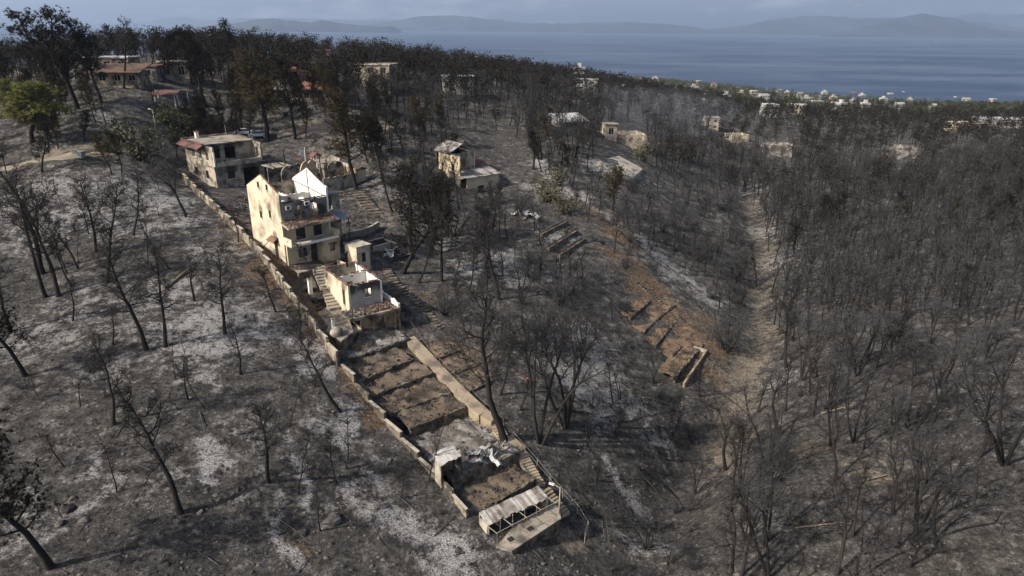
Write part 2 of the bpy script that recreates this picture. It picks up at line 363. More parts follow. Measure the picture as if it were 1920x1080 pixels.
ASH = [(250,350,8,.6),(120,350,8,.55),(330,420,6,.6),(60,440,7,.5),(220,420,7,.45),(360,650,4,.6),(280,560,5,.5),(470,610,3,.5),(100,620,5,.45),(200,700,4,.4),(820,980,2,.6),(680,930,2,.5),(1010,640,4,.5),(1180,760,3,.6),(1080,720,3,.7),(100,420,6,.55),(300,380,7,.7),(40,380,7,.6),(180,390,7,.5),(390,470,4,.6),(400,600,5,.85),(330,540,4,.8),(430,640,3.5,.85),(380,700,3,.5),(340,610,4,.6),
 (370,845,1.0,.95,(400,880)),(545,880,.7,.9,(600,940)),(185,880,.8,.6,(170,930)),(490,950,.7,.9,(530,1040)),(620,800,2.5,.8),(640,760,2,.6),(840,1045,3,.95),(740,960,2,.75,(770,1000)),(700,880,1.0,.7,(730,920)),(540,640,2,.6),(590,670,2.5,.8),
 (1130,850,1.1,.95,(1200,940)),(1120,690,4,.85),(1090,620,4,.65),(980,520,4,.8),(880,505,4,.75),(780,470,3,.5),(1050,445,4,.7),(1140,740,3,.8),(850,460,3,.6),(940,480,4,.8),(1120,780,2.5,.7),(1060,690,3,.6),
 (1260,520,2.5,.6),(1000,350,5,.5),(1010,300,2.2,.8,(1080,365)),(1080,365,1.5,.7,(1190,440)),(1190,440,1.2,.8,(1320,545)),(1200,330,5,.5),(1120,310,6,.6),(1430,420,7,.55),(1410,350,8,.5),(1450,480,5,.5),(1330,560,3,.6,(1200,440)),(1470,700,2.5,.5),(120,265,3,.4),(200,210,3,.5),(720,340,8,.3),(700,260,10,.25),(1230,820,3,.5),(1250,1000,2,.5),(1180,1010,2,.5),
 (60,980,3,.35),(30,650,4,.45),(150,570,5,.4),(250,620,4,.35),(80,1020,2,.3),(470,820,3,.4),(300,900,2,.3)]
SOIL = [(430,415,2.4,1,(500,480)),(500,480,3.2,1.15,(570,560)),(570,560,3.2,1.15,(620,640)),(620,650,2.0,.8,(700,800)),(1190,500,2.5,1,(1250,560)),(1250,560,2.5,1,(1330,650)),(1120,390,2.5,.9,(1180,450)),(1210,540,4,1,(1320,640)),(1330,600,3,.8),(1150,470,3,.8,(1210,520)),(1340,700,2.5,.8),(560,530,4,1),(600,600,3.5,.9),(480,440,4,.8),(430,400,3,.6),(520,480,3,.9),(630,650,3,.6),(1230,560,5,1),(1290,620,4,1),(1180,490,4,.7),(800,700,4,.7),(850,660,4,.8),(900,700,3,.5),(720,560,3,.7),(800,560,3,.5),(1130,400,4,.8),(1160,440,4,.8),
 (1640,900,2.5,.4),(1280,700,3,.7),(1310,660,3,.8),(880,780,3,.4),(700,950,2,.4),(1560,640,4,.35),(1650,570,5,.35),(800,380,4,.3),(1060,380,3,.6),(920,350,4,.4),(540,1010,2,.5),(1000,880,3,.3),(1500,850,3,.35)]
SAND = [(1400,350,5,.38,(1430,440)),(1430,440,4,.5,(1420,520)),(1420,520,2.6,.55,(1440,600)),(1440,600,3.0,.55,(1400,660)),(1400,660,3.4,.85,(1385,750)),(1385,750,2.6,.8,(1350,830)),(1260,560,1.2,.5,(1310,620)),(1065,1000,1.6,.9),(1055,1020,1.2,.7),(1400,790,1.5,.7,(1350,880)),(1390,760,2.4,.75,(1410,690)),(1420,650,2.5,.5,(1430,560)),(1370,800,2.0,.6),(1425,470,3,.4,(1410,360)),(1380,680,2,.7),(1560,930,3,.25),(1600,880,2.0,.35,(1740,850)),(1500,800,3,.3),(560,245,4,.9,(660,240)),(575,265,1.6,.6,(690,345)),(720,380,3,.4,(735,450)),(60,300,2,.9,(320,285)),(1700,960,4,.2)]
a_ash = splats(ASH); a_soil = splats(SOIL); a_sand = splats(SAND)
att = gme.color_attributes.new('cover', 'FLOAT_COLOR', 'POINT')
att.data.foreach_set('color', np.stack([a_ash, a_soil, a_sand, np.ones_like(a_ash)], -1).astype(np.float32).ravel())
mt, t, b = new_mat('burnt_ground')
p = geo_pos(t); at = nd(t, 'ShaderNodeAttribute', attribute_name='cover')
sep = t.nodes.new('ShaderNodeSeparateColor'); t.links.new(at.outputs['Color'], sep.inputs[0])
n_big = noise(t, p, .10, 6, .6); n_mid = noise(t, p, .62, 7, .74); n_fin = noise(t, p, 2.3, 6, .8); n_grit = noise(t, p, 7.5, 4, .75)
mott = math_(t, 'ADD', math_(t, 'MULTIPLY', n_mid, .62), math_(t, 'MULTIPLY', n_fin, .38))
base = ramp(t, mott, [(.38, (.022,.021,.020)), (.46, (.060,.056,.051)), (.53, (.125,.116,.104)), (.62, (.25,.232,.21))])
dark_f = ramp(t, n_big, [(.46, (0,0,0)), (.62, (.7,.7,.7))])
base = mixc(t, dark_f, base, ramp(t, n_fin, [(.38, (.022,.021,.020)), (.62, (.14,.13,.117))]))
soil_f = ramp(t, math_(t, 'ADD', sep.outputs[1], math_(t, 'MULTIPLY', math_(t, 'SUBTRACT', mott, .5), 3.0)), [(.22, (0,0,0)), (.75, (.9,.9,.9))])
base = mixc(t, soil_f, base, ramp(t, n_fin, [(.38, (.065,.043,.028)), (.62, (.30,.205,.13))]))
ash_f = ramp(t, math_(t, 'ADD', math_(t, 'MULTIPLY', sep.outputs[0], 1.05), math_(t, 'MULTIPLY', math_(t, 'SUBTRACT', mott, .50), 4.5)), [(.25, (0,0,0)), (.75, (.95,.95,.95))])
base = mixc(t, ash_f, base, ramp(t, n_grit, [(.40, (.14,.13,.12)), (.60, (.62,.60,.575))]))
sand_f = ramp(t, math_(t, 'ADD', sep.outputs[2], math_(t, 'MULTIPLY', math_(t, 'SUBTRACT', mott, .5), 3.0)), [(.25, (0,0,0)), (.75, (.92,.92,.92))])
base = mixc(t, sand_f, base, ramp(t, n_fin, [(.38, (.15,.12,.09)), (.62, (.36,.305,.235))]))
base = mixc(t, ramp(t, n_grit, [(.60, (0,0,0)), (.68, (.85,.85,.85))]), base, (.27,.25,.22))
base = mixc(t, ramp(t, n_grit, [(.33, (.75,.75,.75)), (.41, (0,0,0))]), base, (.020,.019,.018))
t.links.new(base, b.inputs['Base Color']); b.inputs['Roughness'].default_value = 1.0; b.inputs['Specular IOR Level'].default_value = .08
hh = math_(t, 'ADD', math_(t, 'MULTIPLY', n_fin, .7), math_(t, 'MULTIPLY', n_grit, .3))
bump(t, b, hh, .7, 1.0)
ground = link('ground', gme, mt); tag(ground, 'burnt hillside ground of black char, grey ash and brown soil', 'ground', kind='structure')

# ---- sea
me = np_mesh('sea', np.array([(-21000, -300, 0), (21000, -300, 0), (21000, 23500, 0), (-21000, 23500, 0)]), np.array([[0, 1, 2, 3]]))
mt, t, b = new_mat('sea_water'); p = geo_pos(t)
mp = nd(t, 'ShaderNodeMapping'); mp.inputs['Scale'].default_value = (.35, 1.0, 1.0); t.links.new(p, mp.inputs[0])
n1 = noise(t, mp.outputs[0], .030, 9, .80); n2 = noise(t, mp.outputs[0], .0028, 8, .78)
c = mixc(t, ramp(t, n1, [(.3, (0,0,0)), (.7, (1,1,1))]), (.012,.025,.058), (.050,.074,.118))
c = mixc(t, ramp(t, n2, [(.43, (0,0,0)), (.58, (.9,.9,.9))]), c, mixc(t, n1, (.050,.072,.115), (.125,.150,.195)))
c = mixc(t, ramp(t, noise(t, mp.outputs[0], .12, 3, .8), [(.72, (0,0,0)), (.80, (.5,.5,.5))]), c, (.30,.34,.40))
t.links.new(c, b.inputs['Base Color']); b.inputs['Roughness'].default_value = .5; b.inputs['Specular IOR Level'].default_value = .25
bump(t, b, n1, 2.5)
tag(link('sea', me, mt), 'wide deep blue sea stretching to the far mountains', 'sea', kind='structure')

# ---- mountains across the water (each a ridge with depth)
M['mount'] = surf('far_mountain_scrub', (.030,.034,.040), (.055,.058,.060), .0011, grit=0, soot=(.022,.028,.028), soot_amt=.5, soot_scale=.0016)
def ridge(name, label, dist, depth, sky_line, seed):
    us = np.array([q[0] for q in sky_line], float); vs = np.array([q[1] for q in sky_line], float)
    uu = np.linspace(us[0], us[-1], 150); vv = np.interp(uu, us, vs)
    vv = np.convolve(np.pad(vv, 3, 'edge'), np.ones(7) / 7, 'valid')
    vv = vv + (fbm(uu / 14, uu * 0 + seed, seed + 9, 4) - .47) * 5 * np.sin(np.linspace(0, math.pi, len(uu)))
    rows = 17; V = []
    for i, (a_, b_) in enumerate(zip(uu, vv)):
        q = ray(a_, b_); top = CAM + q * (dist / q[1])
        for j in range(rows):
            s_ = j / (rows - 1) * 2 - 1; y_ = top[1] + s_ * depth
            prof = max(0, 1 - abs(s_)) ** 1.15
            x_ = top[0] * (y_ / top[1])
            nse = (fbm(np.array(x_ / 900.), np.array(y_ / 900.), seed, 4) - .47) * (1 - prof) * prof * 4
            V.append((x_, y_, max(-8, top[2]) * (prof + .55 * float(nse)) - 6 * (1 - prof)))
    n_ = len(uu); ii = np.arange(n_ * rows).reshape(n_, rows)
    T = np.stack([ii[:-1, :-1], ii[1:, :-1], ii[1:, 1:], ii[:-1, 1:]], -1).reshape(-1, 4)
    o = link(name, np_mesh(name, np.array(V), T, True), M['mount']); tag(o, label, 'mountains', kind='structure'); return o
ridge('mountains', 'low dark headland ending in the sea behind the left trees', 10500, 900, [(330,62),(370,51),(430,44),(500,34),(540,38),(575,43),(600,38),(625,42),(680,48),(715,50),(738,48),(752,57)], 1)
ridge('mountains', 'long pale ridge across the middle of the horizon', 15000, 1300, [(560,60),(620,50),(700,45),(745,37),(785,31),(850,28),(900,33),(960,41),(1020,44),(1100,43),(1180,42),(1250,45),(1300,50),(1340,58)], 2)
ridge('mountains', 'faint pale hills behind the dark headland', 19000, 1400, [(-160,52),(-60,36),(0,32),(45,36),(110,44),(200,46),(270,42),(305,35),(330,31),(370,36),(420,38),(470,33),(520,36),(570,34),(640,37),(720,38),(800,45),(840,56)], 3)
ridge('mountains', 'hazy rounded mountain right of the gap in the horizon', 15500, 1400, [(1290,62),(1340,53),(1400,47),(1440,38),(1480,33),(1530,29),(1580,32),(1630,35),(1680,32),(1760,34),(1850,44),(1960,58),(2050,66)], 4)
ridge('mountains', 'darker pointed mountain nearest on the right of the horizon', 12500, 1000, [(1540,66),(1590,57),(1640,45),(1690,33),(1725,26),(1745,27),(1765,32),(1790,34),(1830,46),(1870,56),(1930,60),(1990,68)], 5)
ridge('mountains', 'pale far mountain rising at the right edge', 19500, 1500, [(1730,60),(1780,32),(1830,24),(1870,29),(1920,26),(2000,24),(2100,34),(2200,62)], 6)

# ---- dirt tracks (thin sheets following the ground)
def track(name, label, pts, width, mat, lift=.03, n=60, cat='track'):
    W_ = np.array([G(*q) for q in pts]); s_ = np.r_[0, np.cumsum(np.linalg.norm(np.diff(W_[:, :2], axis=0), axis=1))]
    ss = np.linspace(0, s_[-1], n); X = np.interp(ss, s_, W_[:, 0]); Y = np.interp(ss, s_, W_[:, 1])
    tx = np.gradient(X); ty = np.gradient(Y); L = np.hypot(tx, ty); nx, ny = -ty / L, tx / L
    V = []; k = 7
    for i in range(n):
        for j in range(k):
            o_ = (j / (k - 1) - .5) * width * (.75 + .3 * math.sin(i * .9 + j) + .3 * math.sin(i * .37)); x_ = X[i] + nx[i] * o_; y_ = Y[i] + ny[i] * o_
            V.append((x_, y_, 0))
    V = np.array(V); V[:, 2] = HD(V[:, 0], V[:, 1]) + lift + .10 * (1 - np.abs(np.tile(np.linspace(-1, 1, k), n)) ** 4)
    ii = np.arange(n * k).reshape(n, k); T = np.stack([ii[:-1, :-1], ii[1:, :-1], ii[1:, 1:], ii[:-1, 1:]], -1).reshape(-1, 4)
    return tag(link(name, np_mesh(name, V, T, True), mat), label, cat, kind='structure')
track('road', 'pale dirt road passing behind the dumpster on the upper slope', [(-40,318),(40,304),(150,297),(240,290),(340,281)], 2.6, M['road'], cat='road')
track('road', 'sunlit dusty road behind the gutted houses', [(520,247),(580,243),(640,240),(700,239),(740,242)], 4.0, M['road'], cat='road')
#track('path', 'grey dirt path running down beside the ruined bungalow', [(570,262),(600,285),(640,312),(690,345)], 2.2, M['path'], cat='path')
#track('path', 'pale dirt path descending past the middle ruin', [(1010,285),(1060,330),(1130,390),(1200,440),(1290,520)], 1.6, M['road'], cat='path')

# ---- sea air
hz = MB().box(-21500, 21500, -350, 24000, -16.5, 900).build('haze', None)
hz.data.materials.clear(); mt = bpy.data.materials.new('sea_haze'); mt.use_nodes = True; t = mt.node_tree; t.nodes.clear()
vo = nd(t, 'ShaderNodeVolumePrincipled'); vo.inputs['Color'].default_value = (.56, .72, 1.0, 1); vo.inputs['Density'].default_value = 6.0e-5; vo.inputs['Anisotropy'].default_value = .2
oo = t.nodes.new('ShaderNodeOutputMaterial'); t.links.new(vo.outputs[0], oo.inputs['Volume']); hz.data.materials.append(mt)
tag(hz, 'thin blue sea haze over the whole landscape', 'haze', kind='stuff')

# ================================================================== TREES
def bark(name, c1, c2, rnd=.5):
    mt, t, b = new_mat(name); p = coords(t); n1 = noise(t, p, 3.0, 4, .7)
    c = mixc(t, n1, c1, c2); oi = t.nodes.new('ShaderNodeObjectInfo')
    hs = nd(t, 'ShaderNodeHueSaturation'); t.links.new(c, hs.inputs['Color'])
    t.links.new(math_(t, 'ADD', math_(t, 'MULTIPLY', oi.outputs['Random'], rnd), 1 - rnd / 2), hs.inputs['Value'])
    t.links.new(hs.outputs[0], b.inputs['Base Color']); b.inputs['Roughness'].default_value = .95; b.inputs['Specular IOR Level'].default_value = .1
    return mt
M['bark'] = bark('charred_bark', (.012,.0115,.011), (.040,.036,.032))
M['twig_dark'] = bark('charred_twigs', (.018,.017,.016), (.042,.039,.036))
M['twig_grey'] = bark('ash_grey_twigs', (.034,.0340,.0345), (.080,.079,.078), .9)
M['needle_burnt'] = bark('scorched_needles', (.014,.013,.011), (.038,.032,.022), .6)
M['needle_brown'] = bark('browned_needles', (.030,.026,.014), (.085,.066,.032), .5)
M['needle_green'] = bark('living_needles', (.085,.095,.026), (.21,.20,.07), .4)
M['leaf_green'] = bark('olive_leaves', (.035,.042,.018), (.085,.088,.038), .5)
M['leaf_pale'] = bark('dusty_grey_green_leaves', (.06,.06,.034), (.125,.115,.068), .4)
M['straw'] = bark('pale_dry_stems', (.16,.13,.085), (.26,.215,.15), .4)

def cross(a, b):
    return np.array([a[1]*b[2]-a[2]*b[1], a[2]*b[0]-a[0]*b[2], a[0]*b[1]-a[1]*b[0]])
class Segs:
    """collects tapered sticks; writes them as one triangle mesh"""
    def __init__(s): s.V = []; s.T = []; s.n = 0
    def stick(s, p, q, r0, r1, n=3):
        p = np.asarray(p, float); q = np.asarray(q, float); t_ = q - p; L = np.linalg.norm(t_)
        if L < 1e-6: return
        t_ = t_ / L; a = np.array([0, 0, 1.0]) if abs(t_[2]) < .9 else np.array([1.0, 0, 0])
        x = cross(t_, a); x /= np.linalg.norm(x); y = cross(x, t_)
        g = 2 * math.pi * np.arange(n) / n; ring = np.cos(g)[:, None] * x + np.sin(g)[:, None] * y
        b = s.n
        if r1 <= 0:
            s.V.append(p + ring * r0); s.V.append(q[None]); s.n += n + 1
            s.T += [(b + k, b + (k + 1) % n, b + n) for k in range(n)]
        else:
            s.V.append(p + ring * r0); s.V.append(q + ring * r1); s.n += 2 * n
            for k in range(n):
                k2 = (k + 1) % n; s.T += [(b + k, b + k2, b + n + k2), (b + k, b + n + k2, b + n + k)]
    def poly(s, P_, R_, n=6):
        P_ = [np.asarray(q, float) for q in P_]; b = s.n
        for i, c in enumerate(P_):
            t_ = P_[min(i + 1, len(P_) - 1)] - P_[max(i - 1, 0)]; t_ /= np.linalg.norm(t_) + 1e-9
            a = np.array([1.0, 0, 0]) if abs(t_[0]) < .9 else np.array([0, 1.0, 0]); x = cross(t_, a); x /= np.linalg.norm(x); y = cross(x, t_)
            g = 2 * math.pi * np.arange(n) / n; s.V.append(c + (np.cos(g)[:, None] * x + np.sin(g)[:, None] * y) * R_[i])
        s.n += n * len(P_)
        for i in range(len(P_) - 1):
            for k in range(n):
                k2 = (k + 1) % n; s.T += [(b+i*n+k, b+i*n+k2, b+(i+1)*n+k2), (b+i*n+k, b+(i+1)*n+k2, b+(i+1)*n+k)]
    def tri(s, a, b_, c):
        s.V.append(np.array([a, b_, c])); s.T.append((s.n, s.n + 1, s.n + 2)); s.n += 3
    def arrays(s):
        if not s.V: return np.zeros((0, 3)), np.zeros((0, 3), int)
        return np.vstack(s.V), np.array(s.T)
    def mesh(s, name, sm=False): V, T = s.arrays(); return np_mesh(name, V, T, sm)
def rdir(r, axis, ang, az=None):
    """unit vector at angle ang from axis"""
    axis = np.asarray(axis, float); axis = axis / np.linalg.norm(axis)
    a = np.array([0, 0, 1.0]) if abs(axis[2]) < .9 else np.array([1.0, 0, 0]); x = cross(axis, a); x /= np.linalg.norm(x); y = cross(axis, x)
    az = r.random() * 6.283 if az is None else az
    return axis * math.cos(ang) + (x * math.cos(az) + y * math.sin(az)) * math.sin(ang)
def curve(r, p, d_, L, n, wob, lift=0.0):
    pts = [np.asarray(p, float)]; d_ = np.asarray(d_, float)
    for i in range(n):
        d_ = d_ + r.normal(0, wob, 3) + np.array([0, 0, lift]); d_ /= np.linalg.norm(d_); pts.append(pts[-1] + d_ * L / n)
    return pts, d_
def twigs(cr, r, pts, n, L, rad, needles=None, up=.15, fork=True):
    """fine branchlets along a branch"""
    for i in range(n):
        k = r.random() ** .7 * (len(pts) - 1); i0 = int(min(k, len(pts) - 2)); f = k - i0
        p = pts[i0] * (1 - f) + pts[i0 + 1] * f; ax = pts[i0 + 1] - pts[i0]
        d_ = rdir(r, ax, .5 + r.random() * .7); d_[2] += up; d_ /= np.linalg.norm(d_)
        l = L * (.5 + r.random() * .8); q = p + d_ * l * .55; cr.stick(p, q, rad, rad * .7)
        d2 = d_ + r.normal(0, .35, 3); d2 /= np.linalg.norm(d2); e = q + d2 * l * .5; cr.stick(q, e, rad * .7, 0)
        if fork:
            for _ in range(2):
                d3 = rdir(r, d_, .7); cr.stick(q if r.random() < .5 else p + d_ * l * .3, q + d3 * l * .42, rad * .55, 0)
        if needles is not None: tuft(needles, r, e, d2, .30 + .2 * r.random())
def tuft(nd_, r, p, d_, s, n=9, w=.05):
    """a spray of needles: n thin blades fanning out round d_"""
    d_ = np.asarray(d_, float); d_ = d_ / (np.linalg.norm(d_) + 1e-9); A = d_ * .9 + r.normal(0, .55, (n, 3)); A /= np.linalg.norm(A, axis=1)[:, None]
    B = r.normal(0, 1, (n, 3)); X = np.stack([A[:, 1] * B[:, 2] - A[:, 2] * B[:, 1], A[:, 2] * B[:, 0] - A[:, 0] * B[:, 2], A[:, 0] * B[:, 1] - A[:, 1] * B[:, 0]], -1); X /= np.linalg.norm(X, axis=1)[:, None] + 1e-9
    l = s * (.6 + .6 * r.random((n, 1))); V = np.stack([p + X * w * .5 - A * s * .15, p - X * w * .5 - A * s * .15, p + A * l + X * w * .3], 1)
    nd_.V.append(V.reshape(-1, 3)); nd_.T += [(nd_.n + 3 * k, nd_.n + 3 * k + 1, nd_.n + 3 * k + 2) for k in range(n)]; nd_.n += 3 * n
def gen(kind, seed, H=8.0):
    """-> (wood Segs, crown Segs); base at the origin, about H metres tall"""
    r = np.random.default_rng(seed); wd, cr = Segs(), Segs()
    if kind in ('pine_bare', 'pine_needle', 'pine_brown', 'pine_green'):
        lean = r.normal(0, .10, 2); top = H * (.93 if kind != 'pine_green' else .85)
        pts, dd = curve(r, (0, 0, -.3), (lean[0], lean[1], 1), top, 9, .085, .05)
        R0 = .018 * H + .02; R_ = [R0 * (1.25 if i == 0 else 1) * (1 - .8 * i / 9) for i in range(10)]; wd.poly(pts, R_, 7)
        nb = {'pine_bare': 17, 'pine_needle': 26, 'pine_brown': 26, 'pine_green': 30}[kind]
        lo = {'pine_bare': .40, 'pine_needle': .34, 'pine_brown': .34, 'pine_green': .38}[kind]
        for i in range(nb):
            f = lo + (1 - lo) * ((i + r.random()) / nb); k = f * 9; i0 = int(min(k, 8)); p = pts[i0] * (1 - (k - i0)) + pts[i0 + 1] * (k - i0)
            g = (f - lo) / (1 - lo); L = H * (.27 * (1 - .55 * g) * (.55 + .45 * min(1, g * 4))) * (.65 + .6 * r.random())
            d_ = rdir(r, (0, 0, 1), 1.25 - .55 * g + r.normal(0, .12), i * 2.4 + r.normal(0, .4))
            bp, _ = curve(r, p, d_, L, 4, .18, .10); rb = R0 * .34 * (1 - .5 * g); wd.poly(bp, [rb, rb * .8, rb * .6, rb * .4, rb * .2], 4)
            if kind == 'pine_bare':
                for _ in range(4):
                    k2 = .3 + .7 * r.random(); q = bp[0] + (bp[-1] - bp[0]) * k2; j = min(int(k2 * 4), 3); sp_, _ = curve(r, bp[j], rdir(r, bp[j + 1] - bp[j], .75), L * .5, 3, .2, .06)
                    wd.poly(sp_, [rb * .4, rb * .3, rb * .2, rb * .1], 3); twigs(cr, r, sp_, 9, L * .30, .014)
                twigs(cr, r, bp, 15, L * .36, .015)
            else:
                for _ in range(4):
                    j = int(r.random() * 3) + 1; sp_, _ = curve(r, bp[j], rdir(r, bp[min(j + 1, 4)] - bp[j], .8), L * .5, 3, .2, .12); cr.stick(sp_[0], sp_[1], rb * .4, rb * .25); cr.stick(sp_[1], sp_[3], rb * .25, 0)
                    for q in (sp_[1], sp_[2], sp_[3]):
                        for _ in range(6 if kind == 'pine_green' else 2): tuft(cr, r, q + r.normal(0, .22, 3), r.normal(0, 1, 3) + np.array([0, 0, .8]), .30, 14, .045)
                for q in bp[2:]:
                    tuft(cr, r, q, (0, 0, 1), .36, 18, .045)
                if kind != 'pine_green': twigs(cr, r, bp, 8, L * .4, .014)
    elif kind in ('broad', 'multi'):
        ns = 1 if kind == 'broad' else 2 + int(r.random() * 3); crowns = []
        for s_ in range(ns):
            sp = .12 if ns == 1 else .19; az = s_ * 6.28 / ns + r.normal(0, .4); d_ = rdir(r, (0, 0, 1), sp * (.5 + r.random()), az)
            Lt = H * (.48 if ns == 1 else .52) * (.85 + .3 * r.random()); R0 = (.014 if ns == 1 else .010) * H + .015
            bp, dd = curve(r, (d_[0] * .25, d_[1] * .25, -.3), d_, Lt + .3, 4, .10, .04); wd.poly(bp, [R0 * 1.2, R0, R0 * .88, R0 * .78, R0 * .68], 6)
            for i in range(3 if ns > 1 else 5):
                d2 = rdir(r, dd + np.array([0, 0, .2]), .30 + .35 * r.random(), i * 6.28 / 5 * (1.67 if ns > 1 else 1) + r.normal(0, .3)); j = 4 if i < 3 else 3
                b2, e2 = curve(r, bp[j], d2, H * .27 * (.8 + .4 * r.random()), 4, .15, .09); wd.poly(b2, [R0 * .5, R0 * .42, R0 * .33, R0 * .25, R0 * .16], 4)
                for k in range(5):
                    j2 = 1 + int(r.random() * 4) if k < 4 else 4; d3 = rdir(r, e2, .35 + .5 * r.random()); b3, _ = curve(r, b2[min(j2, 4)], d3, H * .2 * (.7 + .6 * r.random()), 3, .2, .06)
                    wd.poly(b3, [R0 * .22, R0 * .16, R0 * .11, R0 * .06], 3); twigs(cr, r, b3, 4 + 4 * (seed % 3), H * .08, .012)
                twigs(cr, r, b2, 5, H * .09, .014)
    elif kind in ('shrub', 'shrub_green', 'shrub_pale'):
        for s_ in range(16):
            d_ = rdir(r, (0, 0, 1), .15 + .8 * r.random()); L = H * (.6 + .5 * r.random())
            bp, _ = curve(r, (r.normal(0, .12), r.normal(0, .12), -.1), d_, L, 4, .16, .06); wd.poly(bp, [.03, .024, .018, .012, .006], 3)
            if kind == 'shrub':
                twigs(cr, r, bp[1:], 16, H * .22, .010)
            else:
                for q in bp[1:]:
                    for _ in range(9):
                        c = q + r.normal(0, H * .10, 3); a = r.normal(0, 1, 3); a /= np.linalg.norm(a); x = cross(a, r.normal(0, 1, 3)); x /= np.linalg.norm(x); s2 = .10 + .10 * r.random(); y = cross(a, x)
                        cr.tri(c - x * s2 * .5, c + x * s2 * .5, c + y * s2); cr.tri(c + x * s2 * .3, c - y * s2 * .8, c - x * s2 * .4)
    elif kind == 'sapling':
        bp, dd = curve(r, (0, 0, -.15), (r.normal(0, .15), r.normal(0, .15), 1), H, 6, .12, .05); R0 = .006 * H + .02; wd.poly(bp, [R0 * (1 - .14 * i) for i in range(7)], 4)
        for i in range(11):
            j = 2 + int(r.random() * 4); b2, _ = curve(r, bp[j], rdir(r, bp[j + 1] - bp[j], .6 + .4 * r.random()), H * .3 * r.random() + .4, 3, .2, .08); wd.poly(b2, [R0 * .35, R0 * .25, R0 * .15, R0 * .06], 3); twigs(cr, r, b2, 7, H * .085, .010)
        twigs(cr, r, bp[3:], 8, H * .1, .011)
    return wd, cr
KINDS_ = {  # kind: (variants, nominal height, crown material, name)
 'pine_bare': (6, 10.0, 'twig_dark', 'burnt_pine_tree'), 'pine_needle': (4, 10.0, 'needle_burnt', 'scorched_pine_tree'), 'pine_brown': (3, 10.0, 'needle_brown', 'browned_pine_tree'),
 'pine_green': (3, 9.0, 'needle_green', 'living_pine_tree'), 'broad': (6, 7.0, 'twig_grey', 'bare_burnt_tree'), 'multi': (6, 7.0, 'twig_grey', 'bare_burnt_tree'),
 'shrub': (4, 2.2, 'twig_grey', 'burnt_shrub'), 'shrub_green': (3, 2.6, 'leaf_green', 'green_shrub'), 'shrub_pale': (2, 2.4, 'leaf_pale', 'dusty_shrub'), 'sapling': (4, 4.5, 'twig_dark', 'burnt_sapling')}
PROTO = {}
for kd, (nv, hn, cm, nm) in KINDS_.items():
    for i in range(nv):
        wd, cr = gen(kd, 1000 + i * 17 + len(kd) * 131, hn)
        a_ = wd.mesh(nm + '_trunk', True); a_.materials.append(M['bark']); b_ = cr.mesh(nm + '_crown'); b_.materials.append(M[cm]); PROTO[kd, i] = (a_, b_, hn)
N_PLANTED = {}
def plant(kd, x, y, h, label, group, var=None, rz=None, tilt=(0, 0), crown_mat=None, z=None):
    nv, hn, cm, nm = KINDS_[kd]; var = int(rng.integers(nv)) if var is None else var % nv
    o = bpy.data.objects.new(nm, None); COL.objects.link(o); o.empty_display_size = .3
    o.location = (x, y, float(HD(x, y)) if z is None else z); o.rotation_euler = (tilt[0], tilt[1], rng.random() * 6.28 if rz is None else rz)
    s_ = h / hn; wd_ = s_ * (.85 + .3 * rng.random()); o.scale = (wd_, wd_, s_)
    for part, me in (('trunk', PROTO[kd, var][0]), ('crown', PROTO[kd, var][1])):
        c = bpy.data.objects.new(part, me); COL.objects.link(c); c.parent = o
        if part == 'crown' and crown_mat: c.material_slots[0].link = 'OBJECT'; c.material_slots[0].material = M[crown_mat]
    tag(o, label, 'shrub' if 'shrub' in nm else 'tree', group); N_PLANTED[nm] = N_PLANTED.get(nm, 0) + 1
    return o
def tree_at(kd, base, top, label, group=None, **k):
    """tree whose foot is seen at pixel base and whose tip at pixel top (world size solved from the ground there)"""
    g = G(*base); D = proj(g)[2]; up_px = proj(g + np.array([0, 0, 1.0])); hpx = math.hypot(top[0] - base[0], top[1] - base[1]); per = base[1] - up_px[1]
    h = (base[1] - top[1]) / per
    sx = (top[0] - base[0]) - (up_px[0] - base[0]) * h               # sideways shift in pixels -> lean
    lean = math.atan2(sx / (F / D), h)
    o = plant(kd, g[0], g[1], h * 1.04, label, group, tilt=(0, 0), **k)
    o.rotation_euler = (0, max(-.5, min(.5, lean * .8)), 0); o.rotation_mode = 'XYZ'
    mrot = Matrix.Rotation(o.rotation_euler[1], 4, 'Y') @ Matrix.Rotation(rng.random() * 6.28, 4, 'Z'); o.rotation_euler = mrot.to_euler()
    return o

# ================================================================== THE GUTTED HOUSES AND THEIR PLOT
ALPHA = math.radians(47.0)
C0 = P(537, 496, 100)                                     # foot of the tall house's front left corner
EX = np.array([math.cos(ALPHA), math.sin(ALPHA), 0]); EY = np.array([-math.sin(ALPHA), math.cos(ALPHA), 0])
def rubble(parent, name, mat, pts_fn, n, s0, s1, seed, flat=.5):
    """many broken pieces too small to pick apart: joined, kind stuff"""
    r = np.random.default_rng(seed); V = []; T = []
    base = np.array([(1,0,0),(-1,0,0),(0,1,0),(0,-1,0),(0,0,1),(0,0,-1)], float); tr = np.array([(0,2,4),(2,1,4),(1,3,4),(3,0,4),(2,0,5),(1,2,5),(3,1,5),(0,3,5)])
    for i in range(n):
        s_ = s0 + (s1 - s0) * r.random() ** 2; q = base * s_ * (.5 + r.random((6, 3))) * np.array([1, 1, flat]); a = r.random() * 6.28; c, s2 = math.cos(a), math.sin(a)
        q = np.stack([q[:, 0] * c - q[:, 1] * s2, q[:, 0] * s2 + q[:, 1] * c, q[:, 2]], -1); V.append(q + np.array(pts_fn(r))); T.append(tr + 6 * i)
    o = link(name, np_mesh(name, np.vstack(V), np.vstack(T)), mat, parent); o['kind'] = 'stuff'; return o
